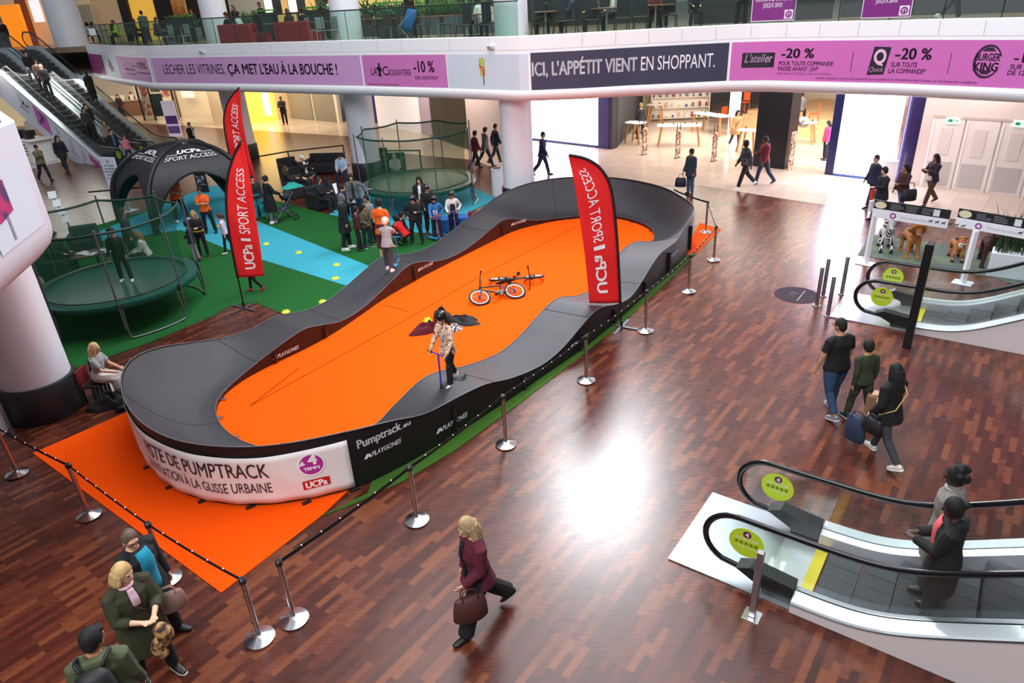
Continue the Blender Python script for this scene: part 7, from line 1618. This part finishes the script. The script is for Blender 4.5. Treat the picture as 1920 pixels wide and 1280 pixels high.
m.add([fpt(242, 4.79, .016), fpt(262, 4.79, .016), fpt(262, 4.815, .016), fpt(242, 4.815, .016)], [(0, 1, 2, 3)]); m.add([fpt(243, 4.40, .016), fpt(262, 4.40, .016), fpt(262, 4.46, .016), fpt(243, 4.46, .016)], [(0, 1, 2, 3)]); m.build('bread_drawing', INKD, t)
t = ban_('x', 'long pink advert about window shopping with a dark slogan', 296, 683, mat=PINK1)
wr(t, 'LÉCHER LES VITRINES,', 316, 432, 4.54, .40, -.004); wr(t, "ÇA MET L'EAU À LA BOUCHE !", 437, 642, 4.54, .40, .022)
t = ban_('x', 'pink bakery advert with a figure logo and minus ten percent', 686, 841, mat=PINK2)
wr(t, 'LA', 701, 713, 4.54, .26, .004); wr(t, 'C', 724, 735, 4.54, .30, .004); wr(t, 'ROISSANTERIE', 735, 777, 4.54, .20, .004); wr(t, '-10 %', 783, 820, 4.66, .36, .02); wr(t, "SUR L'ADDITION*", 784, 826, 4.42, .11, .008)
m = MB(); r = disc(.065, 12); lay(r, lambda u, v: fpt(718+u*30, 4.90+v, .018)); m.add(r.v, r.f); r = poly2([(-.12, .0), (.10, .0), (.06, .14), (.16, .22), (.06, .34), (-.05, .34), (-.20, .28), (-.06, .14)]); lay(r, lambda u, v: fpt(718+u*32, 4.50+v, .018)); m.add(r.v, r.f); m.build('figure_logo', INKD, t)
wr(t, '*OFFRES SOUMISES À CONDITIONS, RÉSERVÉES AUX ADHÉRENTS', 692, 752, 4.19, .05, .0)
t = ban_('x', 'pale advert square with an ice lolly, left of the dark slogan', 843, 992, mat=SKYW)
m = MB(); m.add([fpt(909+u, z, .02) for u, z in ((-4, 4.58), (5, 4.56), (6, 5.05), (4, 5.12), (-3, 5.12), (-5, 5.06))], [(0, 1, 2, 3, 4, 5)]); m.build('ice_lolly', M('#b8c86a', .6, c2='#c8484a', scale=5), t)
m = MB(); m.add([fpt(910+u, z, .018) for u, z in ((0, 4.28), (2, 4.28), (2, 4.6), (0, 4.6))], [(0, 1, 2, 3)]); m.build('lolly_stick', M('#6a5040', .6), t)
t = ban_('x', 'dark slate advert with a white shopping slogan in the middle', 997, 1362, 4.14, 5.24, mat=NAVY)
wr(t, "ICI, L'APPÉTIT VIENT", 999, 1194, 4.56, .40, .022, IVORY); wr(t, 'EN SHOPPANT.', 1201, 1338, 4.56, .40, -.002, IVORY)
t = ban_('x', 'long pink advert with three food logos at the upper right', 1367, 2080, 4.14, 5.24, mat=PINK3)
m = MB(); m.grid([[fpt(1388+61*i/8, z, .018) for i in range(9)] for z in (4.51, 4.93)]); lb = m.build('logo_box', M('#1b1020', .6), t)
m = text("L'atelier", 1, .012, shear=.3); m.v = [(a, b*.34, 0) for a, b, c in m.v]; fz(1393, 1445, 4.66, m, None, .026); m.build('lettering', M('#d7b8dc', .6), t, label='pale script lettering on the dark logo box')
wr(t, 'ARTISAN CRÉATEUR', 1404, 1440, 4.57, .05, .004, M('#8a6a90', .6))
wr(t, '-20 %', 1462, 1526, 4.78, .26, .03); wr(t, 'POUR TOUTE COMMANDE', 1459, 1564, 4.57, .115, .016); wr(t, 'PASSÉE AVANT 12H*', 1458, 1538, 4.42, .115, .016); wr(t, 'HORS MENU ET BOISSON, LUNDI AU VENDREDI', 1457, 1562, 4.31, .06, .0, M('#6a3a70', .6))
for q in (1597, 1778): m = MB(); m.add([fpt(q, 4.42, .016), fpt(q+1.2, 4.42, .016), fpt(q+1.2, 4.94, .016), fpt(q, 4.94, .016)], [(0, 1, 2, 3)]); m.build('divider_line', INKD, t)
m = MB(); m.add([fpt(1627, 4.34, .018), fpt(1656, 4.36, .018), fpt(1662, 5.06, .018), fpt(1633, 5.08, .018)], [(0, 1, 2, 3)]); m.build('logo_box', M('#1b1020', .6), t)
m = disc(.17, 28, .10); lay(m, lambda u, v: fpt(1645.5+u*62, 4.82+v*1.15, .026)); r = rect(-.02, -.05, .14, .0); lay(r, lambda u, v: fpt(1645.5+u*62-2, 4.66+v-u*.25, .027)); m.add(r.v, r.f); m.build('logo_letter', M('#e4b8dc', .6), t)
wr(t, 'Quick', 1630, 1655, 4.43, .12, .02, M('#e4b8dc', .6), .25)
wr(t, '-20 %', 1670, 1742, 4.76, .28, .03); wr(t, 'SUR TOUTE', 1666, 1717, 4.56, .12, .016); wr(t, 'LA COMMANDE*', 1664, 1736, 4.40, .12, .016)
m = MB(); n = 28
for a0, a1, ro, ri in ((math.radians(20), math.radians(330), .40, .345),):
    vs = []; 
    for k in range(n+1):
        a = a0+(a1-a0)*k/n; vs += [(ro*math.cos(a), ro*math.sin(a)), (ri*math.cos(a)+.02, ri*math.sin(a))]
    q = MB(); q.add([(x, y, 0) for x, y in vs], [(2*k, 2*k+1, 2*k+3, 2*k+2) for k in range(n)]); m.add(q.v, q.f)
for pts in ([(-.20, .24), (-.10, .32), (.08, .33), (.20, .24)], [(-.20, -.20), (.20, -.20), (.10, -.30), (-.10, -.30)]): q = poly2(pts); m.add(q.v, q.f)
lay(m, lambda u, v: fpt(1846+u*62, 4.74+v, .018)); m.build('bun_logo', M('#2a1030', .6), t)
wr(t, 'BURGER', 1824, 1868, 4.76, .17, .03, M('#2a1030', .6)); wr(t, 'KING', 1824, 1868, 4.52, .20, .04, M('#2a1030', .6))
wr(t, '-10 %', 1891, 1955, 4.74, .22, .03); wr(t, "SUR L'ADDITION", 1888, 1975, 4.58, .11, .014); wr(t, 'DE 12H À 15H*', 1886, 1965, 4.44, .11, .014)
wr(t, "*OFFRES SOUMISES À CONDITIONS, RÉSERVÉES AUX ADHÉRENTS DU PROGRAMME DE FIDÉLITÉ 4TEMPS CNIT. VOIR MODALITÉS À LA RÉCEPTION.", 1534, 1838, 4.20, .05, .004, M('#5a2860', .6))
# near balcony advert
nb = lambda o, z, s: Vector((LB[0][0], LB[0][1], z)).lerp(Vector((LB[1][0], LB[1][1], z)), s) + Vector((1, .24, 0)).normalized()*o
t = thing('advert_banner', 'pale advert with a purple ice lolly on the near balcony at the left edge', 'advert', (0, 0, 0))
m = MB(); m.grid([[nb(.008, z, s) for s in (.17, .6, 1.0)] for z in (4.5, 5.32)]); o = m.build('printed_sheet', SKYW, t)
m = MB(); m.add([nb(.014, z, s) for s, z in ((.60, 4.86), (.86, 4.80), (.86, 5.2), (.60, 5.22))], [(0, 1, 2, 3)]); m.build('ice_lolly', M('#4a2060', .6, c2='#c0186a', scale=3), t); m = MB(); m.add([nb(.012, z, s) for s, z in ((.70, 4.56), (.74, 4.56), (.74, 4.86), (.70, 4.86))], [(0, 1, 2, 3)]); m.build('lolly_stick', M('#8a8a98', .6), t)
# small grey boxes on the slab edge
for px, l in ((399, 'left'), (929, 'right')):
    p = fpt(px, 5.43, .05); d = fasn(px); t = thing('wall_lamp', 'small grey lamp box on the white slab edge, %s one' % l, 'lamp', p, math.atan2(d.y, d.x)+math.pi/2); MB().rbox((0, 0, 0), (.26, .10, .11), .02).build('case', M('#c3c6ce', .5), t); MB().rbox((-.05, -.05, 0), (.14, .02, .07), .008).build('lens', M('#8a8e98', .4), t)

# ================================================================ the food court on the mezzanine
def mz(px, d, z=5.6):
    q = px
    for _ in range(12):
        p = fpt(q, z, -d); q += (px - pj(p)[0])*.8
        q = max(60, min(2200, q))
    p = fpt(q, z, -d); return p
def mzang(px): n = fasn(px); return math.atan2(n.y, n.x) + math.pi/2
STL = M('#b9c0c4', .35, .7); DKW = M('#22242a', .6); BRN = M('#4a3c30', .6); RDC = M('#b03038', .6); GRN = M('#4f9a3a', .8)
for i, (px, d, w_) in enumerate(((446, 1.0, 2.1), (552, .9, 2.1), (478, 1.4, .8))):
    t = thing('armchair', 'red upholstered bench behind the food court railing, %s' % ('left', 'right', 'small middle one')[i], 'bench', mz(px, d+.3), mzang(px), 'red benches of the food court')
    MB().rbox((0, 0, .42), (w_, .16, .84), .05).build('backrest', RDC, t); MB().rbox((0, .40, .24), (w_, .66, .44), .05).build('seat', RDC, t)
mts = [(598, 1.7, 1.1), (716, 3.0, 1.0), (735, 2.4, 1.4), (823, 2.0, 1.5), (893, 2.2, 1.0), (1024, 1.2, .8), (1137, 1.5, 1.1), (1228, 1.6, 1.1), (560, 3.4, .9), (505, 2.4, 1.4), (165, 2.2, 1.0), (202, 2.4, 1.0), (300, 2.6, 1.1), (345, 3.2, 1.1), (255, 3.0, 1.0), (455, 3.6, 1.0)]
for i, (px, d, L) in enumerate(mts):
    table('table with pole foot behind the glass railing, %s from the left in its row' % ('first', 'second', 'third', 'fourth', 'fifth', 'sixth', 'seventh', 'eighth', 'ninth', 'tenth', 'eleventh', 'twelfth', 'thirteenth', 'fourteenth', 'fifteenth', 'sixteenth')[sorted(range(len(mts)), key=lambda k: mts[k][0]).index(i)], mz(px, d), L, .8, .76, mzang(px), M('#7a4a34', .5) if px > 600 else M('#5a5048', .5), STL, 'food court tables')
ch = [(600, 1.0, STL, 'pale metal'), (625, 1.3, STL, 'pale metal'), (590, 2.4, STL, 'pale metal'), (320, 1.2, STL, 'pale metal'), (200, 1.2, STL, 'pale metal'), (180, 1.3, STL, 'pale metal'), (148, 1.3, STL, 'pale metal'), (350, 1.6, STL, 'pale metal'), (872, 1.0, DKW, 'black'), (908, 1.0, DKW, 'black'), (725, 1.5, BRN, 'brown'), (760, 1.6, BRN, 'brown'), (790, 2.6, BRN, 'brown'), (840, 2.8, BRN, 'brown'), (700, 3.0, BRN, 'brown'), (1012, 1.0, DKW, 'black'), (1050, 1.2, DKW, 'black'), (1070, 1.6, DKW, 'black'), (1110, 1.0, DKW, 'black'), (1165, 1.0, DKW, 'black'), (1255, 1.3, DKW, 'black'), (1200, 1.1, DKW, 'black'), (270, 1.5, DKW, 'black'), (225, 1.6, DKW, 'black'), (500, 1.6, DKW, 'black'), (530, 3.4, DKW, 'black')]
srt = sorted(range(len(ch)), key=lambda k: ch[k][0])
ORD = ['first', 'second', 'third', 'fourth', 'fifth', 'sixth', 'seventh', 'eighth', 'ninth', 'tenth', 'eleventh', 'twelfth', 'thirteenth', 'fourteenth', 'fifteenth', 'sixteenth', 'seventeenth', 'eighteenth', 'nineteenth', 'twentieth', 'twenty-first', 'twenty-second', 'twenty-third', 'twenty-fourth', 'twenty-fifth', 'twenty-sixth']
rd = random.Random(12)
for i, (px, d, mt, nm) in enumerate(ch):
    chair('%s chair behind the food court railing, %s chair from the left' % (nm, ORD[srt.index(i)]), mz(px, d), mzang(px) + rd.choice((0, 0, math.pi, 1.4, -1.2)), mt, .46, 'food court chairs', .62 if mt is DKW else .42)
# planters, low screens, lamps
def planter(label, c, rz, L, h, seed, kind, big=1.0):
    t = thing('planter', label, 'plant', c, rz, 'planters of the food court'); rd = random.Random(seed)
    MB().rbox((0, 0, h/2), (L, .45, h), .02).build('planter_box', M('#5d666c', .6), t); m = MB()
    for k in range(int(46*L)):
        x, y = rd.uniform(-L/2, L/2), rd.uniform(-.2, .2); Lf = rd.uniform(.45, .95)*big; a = rd.uniform(0, 6.28); ln = rd.uniform(.2, .9) if kind == 'palm' else rd.uniform(.1, .5)
        pts = [Vector((x + math.cos(a)*ln*q*Lf, y + math.sin(a)*ln*q*Lf, h + Lf*(q - .5*ln*q*q))) for q in (0, .4, .75, 1)]
        m.tube(pts, [(.004, .012), (.005, .035), (.005, .028), (.002, .006)], 4)
    m.build('foliage', M('#1f4526' if kind == 'palm' else '#35662a', .7, c2='#4a7a3a', scale=2), t, smooth=True)
ps = [(366, 5.0, 1.0, 'palm', 1.1), (340, 4.6, 1.2, 'palm', 1.1), (172, 5.2, 1.0, 'shrub', .7), (470, 4.8, 1.4, 'shrub', .9), (625, 5.4, 1.3, 'palm', 1.3), (700, 5.6, 1.3, 'palm', 1.3), (778, 5.6, 1.5, 'shrub', 1.1), (840, 5.6, 1.5, 'shrub', 1.1), (736, 3.0, 1.0, 'palm', 1.0), (905, 5.6, 1.3, 'shrub', 1.0), (140, 6.6, 1.0, 'shrub', .6), (222, 6.4, 1.2, 'shrub', .6), (262, 6.4, 1.2, 'shrub', .6)]
for i, (px, d, L, kind, big) in enumerate(ps): planter('%s planter in the food court, %s planter from the left' % ('spiky palm' if kind == 'palm' else 'green shrub', ORD[sorted(range(len(ps)), key=lambda k: ps[k][0]).index(i)]), mz(px, d), mzang(px), L, .7, i, kind, big)
for i, (px, d, L) in enumerate(((350, 3.6, 1.8), (505, 3.8, 1.4), (606, 4.3, 2.2), (275, 4.6, 1.3), (160, 4.3, 1.6), (735, 4.2, 1.6), (215, 4.9, 1.3))):
    t = thing('low_screen', 'low food court screen with a bright green top rail, %s screen from the left' % ORD[[160, 215, 275, 350, 505, 606, 735].index(px)], 'screen', mz(px, d), mzang(px), 'green railed screens'); MB().box((0, 0, 1.32), (L, .18, .07)).build('top_rail', GRN, t); MB().box((0, 0, .62), (L, .05, 1.22)).build('screen_board', M('#3a4a42', .6), t)
    for x in (-L/2, L/2): MB().box((x, 0, .66), (.06, .06, 1.3)).build('post', DKW, t)
for i, (px, d) in enumerate(((241, 5.6), (287, 5.6), (523, 5.4), (567, 5.6))):
    t = thing('lantern', 'white glowing box lantern in the food court, %s from the left' % ORD[i], 'lamp', mz(px, d), mzang(px), 'box lanterns'); MB().rbox((0, 0, 1.55), (.62, .5, .72), .02).build('lamp_shade', M('#fff2dc', .5, em=2.6, emc='#ffe8c4'), t); MB().cyl((0, 0, .0), (0, 0, 1.2), .05, n=8).build('pole', DKW, t)
    for x in (-.31, .31): MB().box((x, 0, 1.6), (.04, .52, .95)).build('frame_post', DKW, t)
# guests
gs = [(150, 1.9, '#a8c8be', 'pale green', 1, 'bob'), (172, 2.0, '#4f7a6c', 'teal', 1, 'short'), (228, 1.7, '#b8e02a', 'bright lime', 1, 'short'), (258, 2.2, '#5a1a30', 'maroon', 1, 'long'), (300, 2.1, '#4a3a3c', 'brown', 1, 'short'), (280, 2.6, '#3f5a4a', 'dark green', 0, 'short'), (215, 5.2, '#17181c', 'black', 0, 'short'), (437, 1.9, '#141519', 'black', 1, 'short'), (455, 2.4, '#cfe0da', 'white', 1, 'bob'), (500, 5.0, '#17181c', 'black', 0, 'crop'), (552, 2.4, '#3a3024', 'brown', 1, 'long'), (578, 2.6, '#1c1d22', 'dark', 1, 'short'), (372, 5.6, '#3a3c42', 'grey', 0, 'short'), (450, 5.8, '#2c2a30', 'dark grey', 0, 'long'), (614, 2.6, '#3c3028', 'dark brown', 1, 'long'), (775, 2.0, '#0f1013', 'black', 0, 'hijab'), (905, 2.8, '#e4e2de', 'white', 1, 'short'), (925, 3.0, '#c8b8b0', 'beige', 1, 'long'), (1030, 1.6, '#1c1c20', 'black', 1, 'long'), (1050, 2.2, '#3a3436', 'grey', 1, 'short'), (1120, 1.9, '#8a6a5a', 'tan', 1, 'long'), (1155, 2.0, '#d8d8d4', 'white', 1, 'short'), (1225, 2.2, '#6a2c2c', 'dark red', 1, 'short'), (1242, 2.4, '#2a2c34', 'slate', 1, 'short'), (625, 5.6, '#d0d2d6', 'pale grey', 0, 'short'), (1075, 2.6, '#2a3a4a', 'blue grey', 1, 'short'), (1300, 2.6, '#23242a', 'dark grey', 1, 'short')]
for i, (px, d, col, nm, seated, hair) in enumerate(gs):
    lb = 'guest in %s %s behind the food court railing, %s guest from the left' % (nm, 'sitting' if seated else 'standing', ORD[sorted(range(len(gs)), key=lambda k: gs[k][0]).index(i)] if sorted(range(len(gs)), key=lambda k: gs[k][0]).index(i) < 26 else 'last')
    person(lb, mz(px, d), math.degrees(mzang(px)) + 90 + rd.choice((0, 180, 90, -60)), 1.7, sit(lean=rd.uniform(2, 16)) if seated else dict(), dict(hair=(hair, rd.choice(('#17110f', '#2a1c15', '#5a3c28'))), top=('long' if rd.random() < .5 else 'jacket', col), bot=('jeans', rd.choice(('#1c2230', '#17181c'))), skin=rd.choice(('fair', 'tan', 'fair', 'brown'))), 'far')
person('person in dark trousers and white trainers walking on the upper floor at the right', mz(1782, 1.6), 10, 1.76, walk(1, 1.1), dict(hair=('short', '#17110f'), top=('jacket', '#23262e'), bot=('jeans', '#23262e'), shoe='#e8e6e4', sole='#ffffff'), 'mid')
person('person in black standing on the upper floor by the left purple poster', mz(1388, 1.5), -90, 1.78, dict(), dict(hair=('short', '#17110f'), top=('jacket', '#17181c'), bot=('trousers', '#17181c'), shoe='#101012'), 'far')
for px, py, l in ((30, 40, 'dark silhouette of a person before the orange panel at the escalator top'), (73, 44, 'dark silhouette of a person at the head of the purple-banner escalator')):
    p = Vector((-31.8, 45.6, 5.6)) if px == 30 else Vector((-30.6, 47.6, 5.6)); person(l, p, -60, 1.74, walk(1, .4), dict(hair=('short', '#0c0b0c'), top=('coat', '#15151a', -.2), bot=('trousers', '#17171c')), 'far')
b = mz(768, 1.1); t = thing('stroller', 'bright blue stroller on the upper floor behind the glass railing', 'stroller', b, mzang(768)+.4)
MB().tube([(-.1, 0, .35), (.0, 0, .55), (.2, 0, .95), (.22, 0, 1.05)], [(.05, .18), (.09, .2), (.08, .2), (.03, .15)], 10).build('seat', M('#1f6fb8', .6), t, smooth=True); MB().tube([(.1, -.2, .1), (-.3, -.2, .5), (.35, -.2, 1.0)], .016, 6).build('frame', STL, t); MB().tube([(.1, .2, .1), (-.3, .2, .5), (.35, .2, 1.0)], .016, 6).build('frame', STL, t)
for x in (-.3, .3):
    for y in (-.22, .22): MB().tube([(x+.09*math.cos(a*.52), y, .10+.09*math.sin(a*.52)) for a in range(12)], .022, 6, closed=True).build('wheel', BLACK, t, smooth=True)
# purple notices on the glass
for px, l in ((1436, 'left'), (1642, 'right')):
    n = fasn(px); p = fpt(px, 5.80, .0); d = Vector((-n.y, n.x, 0)); d = d if d.dot(_r) > 0 else -d
    t = thing('notice', 'purple opening hours notice on the glass railing, %s one of two' % l, 'notice', (0, 0, 0)); q = lambda u, v, o=.0: p + d*u + Vector((0, 0, v)) + n*(.0+o)
    MB().slab([[q(-.60, 0), q(.60, 0)], [q(-.60, 1.15), q(.60, 1.15)]], -n*.01).build('sheet', M('#7a1a7a', .5), t); m = MB()
    for a in ((-.61, -.01, .61, .015), (-.61, 1.13, .61, 1.16), (-.62, -.01, -.595, 1.16), (.595, -.01, .62, 1.16)): r = rect(*a); lay(r, lambda u, v: q(u, v, .006)); m.add(r.v, r.f)
    m.build('border', M('#d9c6de', .5), t)
    for k, s in enumerate(('DÈS LE 18 OCTOBRE', 'VOS BOUTIQUES SONT', 'DÉSORMAIS OUVERTES', 'JUSQU\'À 20H30')):
        tx = fit_w(text(s, .17, .006), -.52 if k < 3 else -.30, .52 if k < 3 else .24); lay(tx, lambda u, v: q(u, .36+.17*(3-k)+v, .006)); tx.build('lettering', M('#efe2f2', .6), t)
    r = rect(.32, .04, .56, .28); lay(r, lambda u, v: q(u, v, .006)); r.build('logo_box', M('#e6dcea', .6), t); r = disc(.095, 18, .05, .44, .16); lay(r, lambda u, v: q(u, v, .010)); r.build('logo_ring', M('#8a3a8a', .6), t); tx = text('4', .12, .006, 'CENTER'); lay(tx, lambda u, v: q(.44+u, .11+v, .012)); tx.build('logo_lettering', M('#7a1a7a', .6), t)
# shop fronts at the back of the upper floor
def up(name, label, cat, px0, px1, d, z0, z1, mat, em=None):
    if px1 < 1001:
        o_ = Vector((.0, 42.7, 0)) - Vector((.36, .93, 0))*(13-d); a, b = [PV(q_, 62, o_, (.36, .93, 0)) for q_ in (px0, px1)]; a.z = b.z = 5.6
    else: a, b = mz(px0, d), mz(px1, d)
    n = (a-b).cross(Vector((0, 0, 1))).normalized()
    if n.y < 0: n = -n
    t = thing(name, label, cat, (a.x, a.y, 5.6)); q = [a, b, b+n*.25, a+n*.25]; o = Vector((a.x, a.y, 0)); MB().prism([((p-o).x, (p-o).y) for p in q], z0, z1).build('facade', mat, t); return t, (lambda u, v, off=.02: a.lerp(b, u) - o + Vector((0, 0, v-5.6+5.6)) - n*off - Vector((0, 0, 0)))
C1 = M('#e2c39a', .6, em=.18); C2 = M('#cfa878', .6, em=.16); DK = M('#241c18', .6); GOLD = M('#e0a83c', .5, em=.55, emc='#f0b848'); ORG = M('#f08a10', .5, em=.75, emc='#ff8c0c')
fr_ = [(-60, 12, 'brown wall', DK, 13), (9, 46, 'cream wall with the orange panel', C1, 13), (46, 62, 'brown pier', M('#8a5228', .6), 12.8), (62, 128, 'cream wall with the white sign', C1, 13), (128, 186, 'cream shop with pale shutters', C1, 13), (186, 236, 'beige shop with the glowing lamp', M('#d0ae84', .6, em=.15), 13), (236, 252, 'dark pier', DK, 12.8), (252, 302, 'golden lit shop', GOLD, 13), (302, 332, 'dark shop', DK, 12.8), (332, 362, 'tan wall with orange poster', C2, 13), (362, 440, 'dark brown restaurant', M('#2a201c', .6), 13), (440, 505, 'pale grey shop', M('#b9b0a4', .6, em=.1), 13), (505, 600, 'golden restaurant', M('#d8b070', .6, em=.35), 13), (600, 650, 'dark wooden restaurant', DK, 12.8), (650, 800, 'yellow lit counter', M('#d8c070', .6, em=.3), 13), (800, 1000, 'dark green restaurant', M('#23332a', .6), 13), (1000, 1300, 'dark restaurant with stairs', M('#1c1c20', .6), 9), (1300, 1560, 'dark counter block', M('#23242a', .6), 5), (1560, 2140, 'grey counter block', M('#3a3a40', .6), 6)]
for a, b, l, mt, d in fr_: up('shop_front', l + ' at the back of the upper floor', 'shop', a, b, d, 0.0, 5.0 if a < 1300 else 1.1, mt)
t, f = up('hanging_panel', 'bright orange panel at the head of the left escalators', 'panel', 12, 48, 11.5, 0, 2.7, ORG)
m = MB()
for u, v, w_ in ((.15, 2.3, .6), (.2, 1.9, .3), (.25, 1.6, .25), (.55, 1.7, .12)): m.add([f(u, v), f(u+w_, v), f(u+w_, v+.08), f(u, v+.08)], [(0, 1, 2, 3)])
m.build('print_lines', M('#8a3a08', .6), t)
t, f = up('info_sign', 'white lit sign panel on the cream wall beside the upper column', 'sign', 72, 86, 12.2, 1.5, 2.9, M('#f4f0f4', .5, em=.8))
t, f = up('shutters', 'pale shutters of the cream shop on the upper floor', 'shutter', 132, 182, 12.4, .6, 2.4, M('#d8cdb0', .6, pat='stripe', dir='X', c2='#b8ab8c', scale=1.2))
t, f = up('poster', 'orange brown poster on the tan wall of the upper floor', 'poster', 334, 352, 12.4, .8, 2.4, M('#c06a28', .6, c2='#e8a050', scale=1))
t = thing('pendant_lamp', 'glowing copper pendant lamp in the beige upper shop', 'lamp', mz(197, 11)); MB().lathe([(.04, 2.9), (.08, 2.75), (.45, 2.45), (.45, 2.42)], n=16).build('lamp_shade', DKW, t, smooth='auto'); MB().sph((0, 0, 2.36), (.42, .42, .22), 14, 8).build('bulb', M('#ffd07a', .5, em=6, emc='#ffc25a'), t, smooth=True)
dsc = thing('round_sign', 'round dark blue sign hanging before the cream wall by the column', 'sign', mz(82, 11)); MB().xf(Matrix()).lathe([(.5, 0), (.5, .05)], n=24).xf(Matrix.Translation((0, 0, 3.3)) @ Matrix.Rotation(math.pi/2, 4, 'X')).build('disc', M('#1a1a4a', .5), dsc); MB().box((0, -.06, 3.3), (.9, .01, .12)).build('white_band', M('#d8d8ea', .5), dsc)
for px, d, e, c in ((60, 8, 420, (1, .85, .62)), (200, 8, 420, (1, .85, .62)), (330, 8, 340, (1, .85, .62)), (520, 8, 300, (1, .88, .68)), (680, 7, 260, (1, .9, .75)), (850, 6, 200, (1, .95, .88)), (1100, 4, 90, (1, .95, .9)), (1500, 3.5, 90, (1, .95, .92)), (1800, 4, 120, (1, .95, .92))):
    p = mz(px, d); area('upper_shop_light', (p.x, p.y, 9.9), (p.x, p.y, 5.6), 3.5, 3.5, e, c)
